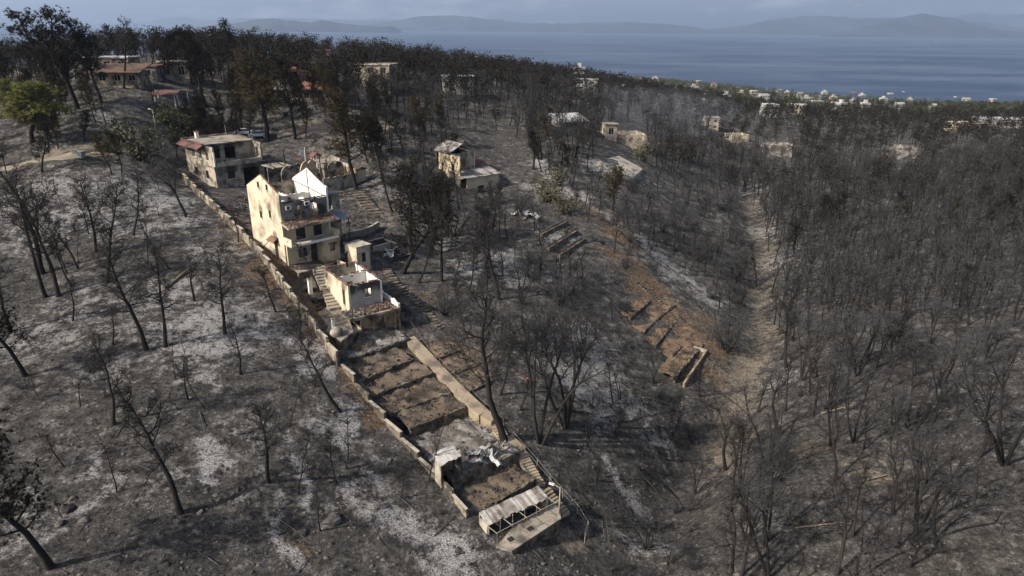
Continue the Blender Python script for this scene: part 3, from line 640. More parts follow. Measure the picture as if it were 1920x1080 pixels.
def tile_edge(parent, name, p, q, n, mat, w=.30, seed=1):
    """broken run of clay tiles left along a wall top"""
    r = random.Random(seed); mb = MB(); p = np.array(p, float); q = np.array(q, float); d_ = (q - p) / n; L = np.linalg.norm(d_)
    t_ = d_ / L; nx = np.array([-t_[1], t_[0], 0])
    for i in range(n):
        if r.random() < .12: continue
        c = p + d_ * (i + .5) + np.array([0, 0, .04 + r.random() * .05]); k = w * (.35 + .25 * r.random()); h = L * .42
        vs = [c + t_ * a * h + nx * b_ * k + np.array([0, 0, z]) for a in (-1, 1) for b_, z in ((-1, 0), (-.5, .09), (.5, .09), (1, 0))]
        vs += [v_ - np.array([0, 0, .06]) for v_ in vs]
        mb.add(vs, [(0,1,5,4),(1,2,6,5),(2,3,7,6),(8,12,13,9),(9,13,14,10),(10,14,15,11),(0,4,12,8),(3,11,15,7),(0,8,9,1),(1,9,10,2),(2,10,11,3),(4,5,13,12),(5,6,14,13),(6,7,15,14)])
    o = mb.build(name, mat, parent); o['kind'] = 'stuff'; return o
def window(parent, axis, pos, a0, a1, z0, z1, frame='frame', pane='glass', mullion=True, depth=.08, name='window', sill=True):
    """frame set in an opening, pane and sill as sub-parts; pos = middle plane of the frame"""
    mb = MB(); w_ = .07
    def bx(m_, a, b, c, d_, t0, t1):
        return m_.box(a, b, pos + t0, pos + t1, c, d_) if axis == 'x' else m_.box(pos + t0, pos + t1, a, b, c, d_)
    bx(mb, a0, a0 + w_, z0, z1, -depth/2, depth/2); bx(mb, a1 - w_, a1, z0, z1, -depth/2, depth/2); bx(mb, a0 + w_, a1 - w_, z1 - w_, z1, -depth/2, depth/2); bx(mb, a0 + w_, a1 - w_, z0, z0 + w_, -depth/2, depth/2)
    if mullion: c = (a0 + a1) / 2; bx(mb, c - .03, c + .03, z0 + w_, z1 - w_, -depth/2 + .005, depth/2 - .005)
    f = mb.build(name, M[frame], parent)
    if pane: bx(MB(), a0 + w_, a1 - w_, z0 + w_, z1 - w_, -.012, .012).build('pane', M[pane], f)
    if sill: bx(MB(), a0 - .08, a1 + .08, z0 - .07, z0 - .005, -.22, .04).build('sill', M['frame'], f)
    return f

M['h1_side'] = sooted('smoke_stained_cream', (.66,.57,.42), (.57,.48,.35), [((0,5.9,7.2),(1,.9,1.2)),((0,3.2,7.8),(1,.8,1.2)),((0,2.4,3.6),(1,1.0,1.6)),((0,.2,8.4),(1,.9,2.2))], (.16,.135,.105), scale=.5, soot=(.30,.255,.19), soot_amt=.38, soot_scale=.4)
M['h1_front'] = sooted('smoke_stained_shade_tone', (.58,.48,.33), (.48,.39,.27), [((2.85,0,5.6),(1.3,1,.7)),((5.7,0,5.6),(1.2,1,.7)),((4.3,-.6,2.6),(.9,1,.7)),((2.5,-.6,2.3),(1.0,1,.6))], (.10,.085,.07), scale=.7, soot=(.22,.18,.13), soot_amt=.28)  # front's shade put into the cream base, smoke stains over it
M['r1_front'] = sooted('soot_fanned_plaster', (.40,.37,.34), (.28,.26,.24), [((3.7,2.9,5.7),(2.6,1,1.3)),((1.2,2.9,5.9),(1.5,1,1.6)),((5.4,2.9,6.0),(1.0,1,1.8))], scale=.9)
M['r1_side'] = sooted('smoke_stained_room', (.66,.57,.42), (.57,.48,.35), [((.95,4.65,5.4),(1,1.0,1.0)),((.95,11,5.4),(1,.9,1.0))], (.14,.12,.095), scale=.5, soot=(.30,.255,.19), soot_amt=.36, soot_scale=.5)
M['h2_wall'] = sooted('burnt_cream', (.46,.40,.31), (.33,.285,.225), [((0,2.6,6.5),(1,1.1,1.2)),((0,5.6,6.5),(1,1.1,1.2)),((0,8.6,6.5),(1,1.1,1.2)),((3.1,0,2.7),(1.6,1,1.2)),((7.3,0,2.8),(2.4,1,1.3)),((2,3.4,6.4),(1.6,1,1.2)),((5,3.4,6.6),(1.8,1,1.3))], scale=.8, soot=(.10,.09,.08), soot_amt=.42, soot_scale=.5)
# ---------- 1. tall cream house, three storeys, roof burnt away
H1 = empty('gutted_house', C0, ALPHA, 'tall cream three-storey house with burnt-out roof and two bare gables', 'house')
W1, D1 = 7.9, 9.4
mb = wall_cells(MB(), 'y', 0.0, .32, 0.0, D1, -1.6, 10.3, [(5.6, 6.3, 5.9, 6.9), (2.9, 3.5, 6.4, 7.5), (1.9, 2.9, .2, 3.0)])
mb.add([(0,0,10.3),(0,D1,10.3),(0,D1*.52,12.5),(.32,0,10.3),(.32,D1,10.3),(.32,D1*.52,12.5)], [(0,2,1),(3,4,5),(0,3,5,2),(1,2,5,4)])
gl = mb.build('wall', M['h1_side'], H1); gl['label'] = 'sunlit cream gable wall with small windows'
for (y_, z_) in ((5.7, 10.55), (3.2, 10.5)):
    window(H1, 'y', -.012, y_ - .28, y_ + .28, z_, z_ + .85, 'shutter', 'glass', False, .06)
window(H1, 'y', .06, 5.6, 6.3, 5.9, 6.9, 'shutter'); window(H1, 'y', .06, 2.9, 3.5, 6.4, 7.5, 'shutter')
dr = boxp(H1, 'door', M['shutter'], .10, .16, 1.9, 2.9, .2, 3.0); boxp(dr, 'handle', M['frame'], .06, .10, 2.05, 2.12, 1.3, 1.4)
cn = MB(); cn.add([(-.9,1.5,3.25),(-.9,3.6,3.25),(0,3.6,3.75),(0,1.5,3.75),(-.9,1.5,3.13),(-.9,3.6,3.13),(0,3.6,3.63),(0,1.5,3.63)], [(0,1,2,3),(7,6,5,4),(0,4,5,1),(1,5,6,2),(3,7,4,0)]); cp_ = cn.build('door_canopy', M['tile'], H1)
MB().bar((-.04, 3.6, 3.2), (-1.0, 4.9, 1.6), .10).build('fallen_beam', M['char'], H1)
# right gable: white inside
mb = wall_cells(MB(), 'y', W1 - .3, .3, 0.0, D1, -1.5, 10.3, [(2.4, 3.6, 7.2, 8.4)])
mb.add([(W1-.3,0,10.3),(W1-.3,D1,10.3),(W1-.3,D1*.52,12.5),(W1,0,10.3),(W1,D1,10.3),(W1,D1*.52,12.5)], [(0,2,1),(3,4,5),(0,3,5,2),(1,2,5,4)])
gr = mb.build('wall', M['white'], H1); gr['label'] = 'white inner face of the far gable'
MB().bar((W1 - .33, D1 * .52, 8.0), (W1 - .33, D1 * .52, 12.3), .09).build('scorched_post', M['char'], H1)
MB().bar((W1 - .33, 1.0, 9.0), (W1 - .33, D1 * .52, 9.5), .08).bar((W1 - .33, D1 * .52, 9.5), (W1 - .33, D1 - .3, 9.9), .08).build('scorched_rail', M['char'], H1)
for s_, (y0_, y1_, z0_, z1_) in enumerate(((0, D1 * .52, 10.3, 12.5), (D1 * .52, D1, 12.5, 10.3))):
    for xg in (.16, W1 - .15): tile_edge(H1, 'verge_tiles', (xg, y0_, z0_ + .03), (xg, y1_, z1_ + .03), 22, M['tile'], .34, 31 + s_)
# front and back walls of the top floor
wall(H1, 'wall', M['sooty'], 'x', .02, .28, .32, W1 - .3, 6.2, 9.0, [(2.1, 3.5, 6.2, 8.35), (4.7, 6.0, 6.2, 8.4)], rag=.18, seed=3)
wall(H1, 'wall', M['sooty_light'], 'x', D1 - .3, .28, .32, W1 - .3, -1.4, 9.9, [(2.2, 3.4, 7.3, 8.5), (5.0, 6.0, 7.3, 8.5)], rag=.15, seed=4)
tile_edge(H1, 'wall_top_tiles', (.4, .16, 9.0), (W1 - .4, .16, 9.0), 26, M['char'], .3, 8)
tile_edge(H1, 'wall_top_tiles', (.4, D1 - .16, 9.9), (W1 - .4, D1 - .16, 9.9), 26, M['tile'], .3, 9)
wall(H1, 'partition', M['white'], 'x', 4.6, .18, .34, W1 - .32, 6.2, 9.1, [(2.6, 3.7, 6.2, 8.3), (5.6, 6.5, 6.2, 8.3)], rag=.3, seed=5)
wall(H1, 'partition', M['sooty_light'], 'y', 3.9, .16, .32, 4.58, 6.2, 8.9, [(1.4, 2.4, 6.2, 8.3)], rag=.4, seed=6)
wall(H1, 'partition', M['white'], 'y', 4.5, .16, 4.8, D1 - .32, 6.2, 8.7, [(1.0, 1.0, 6.2, 8.3)], rag=.4, seed=7)
boxp(H1, 'floor_slab', M['concrete'], .33, W1 - .31, .31, D1 - .31, 5.95, 6.19)
rubble(H1, 'roof_rubble', M['rubble'], lambda r: (.6 + 6.6 * r.random(), .5 + 8.2 * r.random(), 6.25 + .25 * r.random()), 500, .06, .30, 12)
# tiled ledge over the balcony
mb = MB(); mb.add([(-.25,-2.15,5.62),(W1+.25,-2.15,5.62),(W1+.25,.0,6.20),(-.25,.0,6.20),(-.25,-2.15,5.78),(W1+.25,-2.15,5.78),(W1+.25,.0,6.36),(-.25,.0,6.36)], [(0,3,2,1),(4,5,6,7),(0,1,5,4),(1,2,6,5),(2,3,7,6),(3,0,4,7)])
lg = mb.build('ledge_roof', M['concrete_pale'], H1)
mb = MB()
for i in range(34):                                         # rows of clay tiles, many broken
    x_ = -.2 + (W1 + .3) * (i + .5) / 34
    for j in range(5):
        if random.random() < .12: continue
        y0_ = -2.1 + 2.05 * j / 5; y1_ = y0_ + .46; za = 5.80 + .27 * (y0_ + 2.15) + .03; zb = 5.80 + .27 * (y1_ + 2.15); jx = random.uniform(-.05, .05); jz = random.uniform(0, .06)
        mb.add([(x_-.1+jx,y0_,za+jz),(x_+jx,y0_,za+.10+jz),(x_+.1+jx,y0_,za+jz),(x_-.1,y1_,zb+jz),(x_,y1_,zb+.10+jz),(x_+.1,y1_,zb+jz)], [(0,1,4,3),(1,2,5,4),(0,2,1),(3,4,5),(0,3,5,2)])
o = mb.build('roof_tiles', M['tile'], lg); o['kind'] = 'stuff'
rubble(lg, 'broken_tiles', M['rubble'], lambda r: ((lambda y: (W1 * r.random(), y, 5.92 + .27 * (y + 2.15)))(-2 + 1.9 * r.random())), 260, .05, .2, 13)
# first floor front, balcony
wall(H1, 'wall', M['h1_front'], 'x', .02, .28, .32, W1 - .3, 3.15, 5.94, [(2.0, 3.7, 3.2, 5.6), (4.9, 6.5, 3.2, 5.6)])
for a, b_ in ((2.0, 3.7), (4.9, 6.5)): window(H1, 'x', .10, a, b_, 3.2, 5.6, 'frame', 'glass', False, .1, 'balcony_door')
boxp(H1, 'balcony_slab', M['concrete_pale'], -.02, W1 + .1, -2.2, .0, 2.95, 3.14)
wall(H1, 'balcony_parapet', M['cream'], 'y', -.03, .2, -2.2, -.02, 3.15, 4.15, [(-1.2, -.9, 3.5, 3.8)])
wall(H1, 'balcony_parapet', M['cream'], 'y', W1 - .1, .2, -2.2, -.02, 2.2, 4.15, [])
boxp(H1, 'balcony_edge', M['white'], .18, W1 - .12, -2.25, -2.12, 3.0, 3.32)
# ground floor
wall(H1, 'wall', M['h1_front'], 'x', -.7, .28, .0, 5.0, -1.6, 2.94, [(1.7, 3.3, .7, 2.2), (3.75, 4.9, -.3, 2.5)])
wall(H1, 'wall', M['cream_front'], 'x', -1.9, .28, 5.4, W1 + .1, -1.6, 2.94, [(6.3, 7.2, 1.0, 2.1)])
wall(H1, 'wall', M['cream_front'], 'y', 5.1, .28, -1.9, -.43, -1.6, 2.94, [])
window(H1, 'x', -.60, 1.7, 3.3, .7, 2.2, 'frame', 'glass'); window(H1, 'x', -1.8, 6.3, 7.2, 1.0, 2.1, 'shutter', 'glass')
boxp(H1, 'window_canopy', M['tile'], 6.1, 7.4, -2.25, -1.91, 2.15, 2.32)
d2 = boxp(H1, 'door', M['shutter'], 3.78, 4.87, -.58, -.50, -.3, 2.47); boxp(d2, 'handle', M['frame'], 4.7, 4.76, -.63, -.58, .9, 1.05); boxp(d2, 'frame', M['frame'], 3.68, 3.77, -.74, -.48, -.3, 2.55)
for (xa, za) in ((.75, 8.35), (3.75, 8.5)):
    ac = boxp(H1, 'air_conditioner', M['frame'], xa, xa + .85, -.33, -.02, za - .3, za + .28); MB().lathe([(.22, 0), (.22, .02)], 10).build('fan', M['char'], ac).matrix_local = Matrix.Translation((xa + .3, -.35, za)) @ Matrix.Rotation(math.pi / 2, 4, 'X')
# side porch on the right with grey-blue awning
wall(H1, 'side_wing_wall', M['sooty_light'], 'x', 2.0, .28, W1 + .02, W1 + 3.2, -1.5, 8.5, [(W1 + .6, W1 + 1.8, 6.2, 7.9)])
wall(H1, 'side_wing_wall', M['sooty_light'], 'y', W1 + 2.9, .28, 2.3, 6.6, -1.5, 8.5, [])
boxp(H1, 'side_wing_roof', M['concrete'], W1 + .05, W1 + 3.5, 1.7, 6.9, 8.52, 8.72)
mb = MB()
for i in range(8):
    x0_ = W1 + .15 + i * .36; mb.add([(x0_,1.9,5.9),(x0_+.33,1.9,5.9),(x0_+.33,-.6,5.2),(x0_,-.6,5.2),(x0_,1.9,5.94),(x0_+.33,1.9,5.94),(x0_+.33,-.6,5.24),(x0_,-.6,5.24)], [(0,1,2,3),(7,6,5,4),(0,3,7,4),(1,5,6,2),(2,6,7,3)])
mb.build('awning', M['blue_sheet'], H1)
MB().bar((W1 + 2.9, -.5, -1.5), (W1 + 2.9, -.5, 5.2), .09).build('awning_post', M['char'], H1)

# ---------- 2. small annex with flat roof beside the house
A1 = empty('annex', C0 + EX * 8.3 - EY * 5.8 + np.array([0, 0, -2.2]), ALPHA, 'small cream annex with flat concrete roof beside the tall house', 'annex')
wall(A1, 'wall', M['cream'], 'y', 0, .2, 0, 3.0, -1.5, 4.1, []); wall(A1, 'wall', M['cream'], 'x', .0, .2, .2, 2.3, -1.5, 4.1, [(.9, 1.6, 1.7, 3.2)])
wall(A1, 'wall', M['concrete'], 'y', 2.3, .2, 0, 3.0, -1.5, 4.1, []); wall(A1, 'wall', M['concrete'], 'x', 2.8, .2, .2, 2.3, -1.5, 4.1, [])
boxp(A1, 'roof', M['concrete_pale'], -.12, 2.65, -.15, 3.15, 4.11, 4.30); window(A1, 'x', .1, .9, 1.6, 1.7, 3.2, 'shutter')
wall(A1, 'yard_wall', M['cream'], 'y', -1.6, .18, -.6, 3.0, -1.5, 2.0, [])

# ---------- 3. lower ruin: roofless room over a burnt arcade
AL2 = math.radians(35.0)
O2 = atz(662, 635, C0[2] - 5.0)
EX2 = np.array([math.cos(AL2), math.sin(AL2), 0]); EY2 = np.array([-math.sin(AL2), math.cos(AL2), 0])
def l2(u, v, z):
    q = atz(u, v, O2[2] + z) - O2; return q @ EX2, q @ EY2
R1 = empty('roofless_ruin', O2, AL2, 'roofless cream room with sooty front wall above a burnt arcade', 'ruin')
Xl, Xr, Yf, Yb, zt = .95, 5.7, 2.9, 11.6, 6.1
wall(R1, 'wall', M['r1_side'], 'y', Xl, .25, Yf, Yb, -1, zt, [(4.2, 5.1, 2.9, 5.1)], rag=.12, seed=21)
wall(R1, 'wall', M['white'], 'y', Xr - .25, .25, Yf, Yb, -1, zt, [], rag=.12, seed=22)
fw_ = wall(R1, 'wall', M['r1_front'], 'x', Yf, .25, Xl + .25, Xr - .25, -1, zt, [(3.2, 4.2, 4.1, 5.3)], rag=.2, seed=23); fw_['label'] = 'soot-blackened front wall with one empty window'
wall(R1, 'wall', M['sooty_light'], 'x', Yb - .25, .25, Xl + .25, Xr - .25, -1, zt, [], rag=.12, seed=24)
wall(R1, 'partition', M['white'], 'x', 7.6, .2, Xl + .25, Xr - .25, -1, zt - .15, [(2.6, 3.5, 2.8, 4.9), (3.2, 3.7, 5.4, 5.8)], rag=.15, seed=25)
for i, (p_, q_) in enumerate((((Xl + .12, Yf, zt), (Xl + .12, Yb, zt)), ((Xr - .12, Yf, zt), (Xr - .12, Yb, zt)), ((Xl, Yf + .12, zt), (Xr, Yf + .12, zt)), ((Xl, Yb - .12, zt), (Xr, Yb - .12, zt)), ((Xl, 7.7, zt - .1), (Xr, 7.7, zt - .1)))):
    tile_edge(R1, 'eaves_tiles', p_, q_, 20, M['tile'], .42, 40 + i)
window(R1, 'x', Yf + .12, 3.2, 4.2, 4.1, 5.3, 'shutter', None, True)
boxp(R1, 'door', M['shutter'], Xl + .08, Xl + .14, 4.25, 5.05, 2.9, 5.05)
boxp(R1, 'room_floor', M['concrete'], Xl + .26, Xr - .26, Yf + .26, Yb - .26, 2.4, 2.6)
rubble(R1, 'room_rubble', M['rubble'], lambda r: (Xl + .5 + 3.8 * r.random(), Yf + .5 + 7.6 * r.random(), 2.65 + .3 * r.random()), 320, .06, .28, 26)
MB().lathe([(.16, 6.0), (.16, 8.0), (.24, 8.0), (.24, 8.25), (.12, 8.3)], 10, (4.0, 10.6)).build('stove_pipe', M['char'], R1, True)
# arcade and deck
boxp(R1, 'deck', M['concrete'], -.2, 6.9, .32, Yf - .02, 2.35, 2.62)
mb = wall_cells(MB(), 'x', 0.3, .25, 1.3, 6.7, -1.0, 2.34, [])
mb.build('arcade_back', M['arcade'], R1)
for xa in (1.2, 2.85, 4.5, 5.9, 6.55): boxp(R1, 'pilaster', M['arcade'], xa, xa + .28, -.02, .29, -1, 2.34)
boxp(R1, 'beam', M['sooty_light'], -.2, 6.95, -.06, .31, 2.36, 2.75)
wall(R1, 'wall', M['arcade'], 'y', 6.72, .22, .32, 6.0, -1, 2.34, []); wall(R1, 'deck_parapet', M['white'], 'y', 6.7, .2, .1, 5.6, 2.63, 3.55, [], rag=.3, seed=27)
boxp(R1, 'bread_oven', M['cream_front'], -1.2, 1.15, -.3, 1.6, -1, 1.2)
for i, xp in enumerate((.2, 1.9, 3.8, 5.4, 6.6)): MB().bar((xp, .1, 2.7), (xp + .05, .1, 4.1 + .3 * (i % 2)), .06).build('burnt_post', M['char'], R1)
rubble(R1, 'deck_rubble', M['rubble'], lambda r: ((lambda x: (x, .5 + 2.3 * r.random(), 2.66 + .35 * r.random() * min(1, x / 3)))(.2 + 6.2 * r.random())), 620, .05, .24, 28)
rubble(R1, 'fallen_plaster', M['ashbed'], lambda r: (-.6 + 2.2 * r.random(), .6 + 2.4 * r.random(), 2.64 + .3 * r.random()), 160, .06, .3, 29)

# ---------- 4. barbecue terrace between wall and ruin
def chimney(name, label, loc, h, w_, cap=True, pot=False):
    o = empty(name, loc, AL2, label, 'chimney')
    boxp(o, 'stack', M['white'], -w_/2, w_/2, -w_/2, w_/2, 0, h); boxp(o, 'cap', M['concrete_pale'], -w_/2 - .07, w_/2 + .07, -w_/2 - .07, w_/2 + .07, h + .002, h + .12)
    boxp(o, 'flue', M['char'], -w_/4, w_/4, -w_/4, w_/4, h + .121, h + .2)
    if pot: MB().lathe([(.85, -.9), (.85, -.25), (.75, .05), (.5, .28), (.2, .38), (.02, .4)], 14, (.15, -.7)).build('dome', M['concrete_pale'], o, True)
    else: MB().add([(-.8,-.5,-1.2),(.8,-.5,-1.2),(.8,.5,-1.2),(-.8,.5,-1.2),(-w_/2,-w_/2,.05),(w_/2,-w_/2,.05),(w_/2,w_/2,.05),(-w_/2,w_/2,.05)], [(0,1,5,4),(1,2,6,5),(2,3,7,6),(3,0,4,7),(0,3,2,1)]).build('hood', M['sooty_light'], o)
    return o
bb = atz(583, 552, C0[2] - 1.9); chimney('barbecue_chimney', 'tall slim white chimney of the outdoor barbecue', bb, 2.2, .5)
bb2 = atz(625, 616, C0[2] - 2.6); chimney('oven_chimney', 'domed white garden oven with short chimney in front of the ruin', bb2, 1.3, .3, pot=True)
# level platforms cut into the slope: (name, label, outline pixels, height, material)
def platform(name, label, px, z, mat, th=2.2, cat='terrace', top=None):
    W_ = [atz(u, v, C0[2] + z) for u, v in px]; c = np.mean(W_, 0); o = empty(name, (c[0], c[1], c[2] - th), 0, label, cat)
    poly = [(q[0] - c[0], q[1] - c[1]) for q in W_]; ar = sum(poly[i][0] * poly[(i+1) % len(poly)][1] - poly[(i+1) % len(poly)][0] * poly[i][1] for i in range(len(poly)))
    if ar < 0: poly = poly[::-1]
    MB().prism(poly, 0, th - .06).build('retaining_wall', M['stone'], o); inset = [(x * .985, y * .985) for x, y in poly]
    MB().prism(inset, th - .058, th).build('paving', mat, o); return o
platform('forecourt', 'paved forecourt at the foot of the tall house', [(536,498),(560,512),(612,500),(648,482),(640,472),(560,482)], -.6, M['concrete'], 2.5)
platform('planting_bed', 'overgrown planting bed below the forecourt', [(537,520),(560,545),(612,535),(600,508),(560,512)], -1.7, M['soil'], 2.0, 'planting bed')
platform('barbecue_terrace', 'blackened barbecue terrace between boundary wall and ruin', [(555,552),(570,575),(596,612),(640,640),(664,622),(650,585),(618,540)], -3.2, M['concrete'], 2.0)
boxp(empty('barbecue_counter', bb + EX2 * .1 + EY2 * -.9 + np.array([0, 0, -1.4]), AL2, 'soot-black barbecue counter under the slim chimney', 'counter'), 'top', M['char'], -1.6, 1.6, -.5, .4, .9, 1.02)
cn = [o for o in COL.objects if o.name.startswith('barbecue_counter')][0]
for xx in (-1.5, -.1, 1.3): boxp(cn, 'pier', M['sooty_light'], xx, xx + .22, -.45, .35, -.6, .898)
rubble(cn, 'burnt_debris', M['char'], lambda r: (-2.5 + 5.4 * r.random(), -3.5 + 4.7 * r.random(), -.3 + .3 * r.random()), 260, .06, .4, 71)
tile_edge(cn, 'lintel_tiles', (-2.4, .9, 1.5), (1.6, .9, 1.5), 14, M['tile'], .4, 72); boxp(cn, 'back_wall', M['sooty_light'], -2.4, 1.6, .75, .98, -.8, 1.48)
for i, (p_, q_) in enumerate((((-2.2, -.6, .3), (.6, -1.2, .9)), ((-1.6, -1.9, .2), (1.4, -1.0, .6)), ((-2.0, -2.6, .4), (.4, -2.2, .2)))): MB().bar(p_, q_, .12).build('charred_beam', M['char'], cn)
fc_ = [o for o in COL.objects if o.name.startswith('forecourt')][0]
rubble(fc_, 'fallen_tiles', M['rubble'], lambda r: (-1 + 5.0 * r.random(), -.6 + 2.4 * r.random(), 2.52 + .12 * r.random()), 260, .05, .22, 73)

# ---------- stairs
def stair(name, label, top, bot, width, n, mat, rise_solid=.5, ztop=None, zbot=None, cat='stairs'):
    """steps from pixel top to pixel bot; each step its own slab"""
    a = G(*top) if ztop is None else atz(*top, C0[2] + ztop); b_ = G(*bot) if zbot is None else atz(*bot, C0[2] + zbot)
    o = empty(name, a, 0, label, cat); d_ = b_ - a; L = math.hypot(d_[0], d_[1]); t_ = np.array([d_[0] / L, d_[1] / L, 0]); n_ = np.array([-t_[1], t_[0], 0]); run = L / n
    jr = random.Random(n + int(top[0]))
    for i in range(n):
        z = d_[2] * (i + .5) / n + .12; c = t_ * run * (i + .5); hw = width / 2 * jr.uniform(.93, 1.05); hr = run * .52
        q = [c + n_ * s1 * hw + t_ * s2 * hr for s1, s2 in ((-1, -1), (1, -1), (1, 1), (-1, 1))]
        MB().prism([(p_[0], p_[1]) for p_ in q], z - rise_solid, z + jr.uniform(-.02, .02)).build('step', mat, o)
    return o
stair('stairs', 'worn steps squeezed between the ruin and the planting bed', (596,505), (628,580), 1.5, 13, M['concrete'], .6, -.45, -3.0)
stair('stairs', 'short flight of garden steps at the head of the concrete path', (928,793), (946,826), 1.3, 6, M['path'])
stair('stairs', 'long flight of garden steps beside the shed terrace', (976,850), (1012,912), 1.35, 12, M['path'])
stair('stairs', 'last flight of steps beside the long shed', (1022,918), (1062,968), 1.2, 9, M['path'])
stair('stairs', 'broad weathered steps right of the tall house', (668,358), (704,402), 2.7, 9, M['stone'], .5)
# stepping stones
def stones(name, label, px, n, w_, mat):
    W_ = np.array([G(*q) for q in px]); s_ = np.r_[0, np.cumsum(np.linalg.norm(np.diff(W_[:, :2], axis=0), axis=1))]
    o = empty(name, W_[0], 0, label, 'steps'); jr = random.Random(n)
    for i in range(n):
        f = s_[-1] * (i + .5) / n; x_ = np.interp(f, s_, W_[:, 0]); y_ = np.interp(f, s_, W_[:, 1]); x2 = np.interp(f + .3, s_, W_[:, 0]) ; y2 = np.interp(f + .3, s_, W_[:, 1])
        a = math.atan2(y2 - y_, x2 - x_) + jr.uniform(-.25, .25); ca, sa = math.cos(a), math.sin(a); hw = w_ * jr.uniform(.42, .58); hr = .27 * jr.uniform(.85, 1.25); z = float(HD(x_, y_)) + .10 - W_[0][2]
        q = [(x_ - W_[0][0] + ca * p0 - sa * p1, y_ - W_[0][1] + sa * p0 + ca * p1) for p0, p1 in ((-hr, -hw), (hr, -hw * .9), (hr * 1.1, hw * .9), (-hr * .9, hw))]
        MB().prism(q, z - .35, z).build('stone', mat, o)
    return o
stones('stone_steps', 'winding row of stone slab steps descending past the ruin', [(721,492),(727,512),(740,530),(757,546),(776,562),(793,577),(806,592),(818,606),(832,618)], 27, 1.25, M['stone'])
stones('stone_steps', 'short run of pale slabs on the slope above the middle ruin', [(842,245),(850,258),(862,268)], 8, 3.0, M['concrete_pale'])

# ---------- boundary wall: stepped panels
def panel_wall(name, label, px, hgt, th, mat, mats=None, per=3.2, sink=.8, zoff=0.0, posts=True):
    W_ = np.array([G(*q) for q in px]); s_ = np.r_[0, np.cumsum(np.linalg.norm(np.diff(W_[:, :2], axis=0), axis=1))]
    n = max(1, round(s_[-1] / per)); o = empty(name, W_[0], 0, label, 'wall'); jr = random.Random(int(px[0][0]))
    for i in range(n):
        f0, f1 = s_[-1] * i / n, s_[-1] * (i + 1) / n; p = np.array([np.interp(f0, s_, W_[:, k]) for k in range(3)]) - W_[0]; q = np.array([np.interp(f1, s_, W_[:, k]) for k in range(3)]) - W_[0]
        t_ = (q - p)[:2] / np.linalg.norm((q - p)[:2]); nx = np.array([-t_[1], t_[0]]) * th / 2; zt_ = max(p[2], q[2]) + hgt - abs(p[2] - q[2]) * .35 + zoff; zb_ = min(p[2], q[2]) - sink
        gap = t_ * .012
        q4 = [tuple(p[:2] + nx + gap), tuple(q[:2] + nx - gap), tuple(q[:2] - nx - gap), tuple(p[:2] - nx + gap)]
        zt_ += jr.uniform(-.14, .08); pw = MB().prism(q4, zb_, zt_).build('panel', jr.choice((mat, mat, M['stone'], M['concrete'])) if posts else mat, o)
        n2 = nx * 1.2
        if jr.random() < .75: MB().prism([tuple(p[:2] + n2 + gap), tuple(q[:2] + n2 - gap), tuple(q[:2] - n2 - gap), tuple(p[:2] - n2 + gap)], zt_ + .002, zt_ + .08).build('coping', M['concrete_pale'], pw)
        if posts and i: MB().prism([tuple(p[:2] + nx * 1.35 - t_ * .14), tuple(p[:2] + nx * 1.35 + t_ * .14), tuple(p[:2] - nx * 1.35 + t_ * .14), tuple(p[:2] - nx * 1.35 - t_ * .14)], zb_, zt_ + .35).build('post', mat, o)
    return o
panel_wall('boundary_wall', 'long stepped boundary wall running downhill left of the houses', [(345,338),(372,366),(405,396),(440,431),(478,470),(508,507),(532,541),(556,574),(582,610),(608,646),(634,686)], 1.35, .26, M['wallcap'], per=3.0)
panel_wall('garden_wall', 'low beige wall along the left edge of the terraced garden', [(640,684),(690,752),(735,808),(790,868),(820,900)], .6, .28, M['stone'], per=3.2, posts=False)
panel_wall('garden_wall', 'broken lower garden wall beside the long shed', [(822,902),(850,935),(876,972)], .7, .22, M['wallcap'], per=2.4, posts=False)
panel_wall('yard_wall', 'grey yard wall right of the ruined bungalow', [(600,322),(640,330),(668,342)], 1.6, .25, M['concrete'], per=4, posts=False)
panel_wall('yard_wall', 'pale slanting yard wall behind the large dark pine', [(622,305),(645,322),(672,343)], 2.0, .25, M['concrete_pale'], per=5, posts=False)
panel_wall('retaining_wall', 'long low terrace wall right of the annex', [(690,462),(720,455),(745,470)], .9, .3, M['stone'], per=3, posts=False)
panel_wall('retaining_wall', 'low wall edging the yard beneath the awning', [(650,445),(690,440),(710,425)], .9, .3, M['concrete'], per=3, posts=False)
panel_wall('retaining_wall', 'short upper wall behind the annex', [(700,470),(738,462)], .8, .3, M['concrete_pale'], per=3, posts=False)

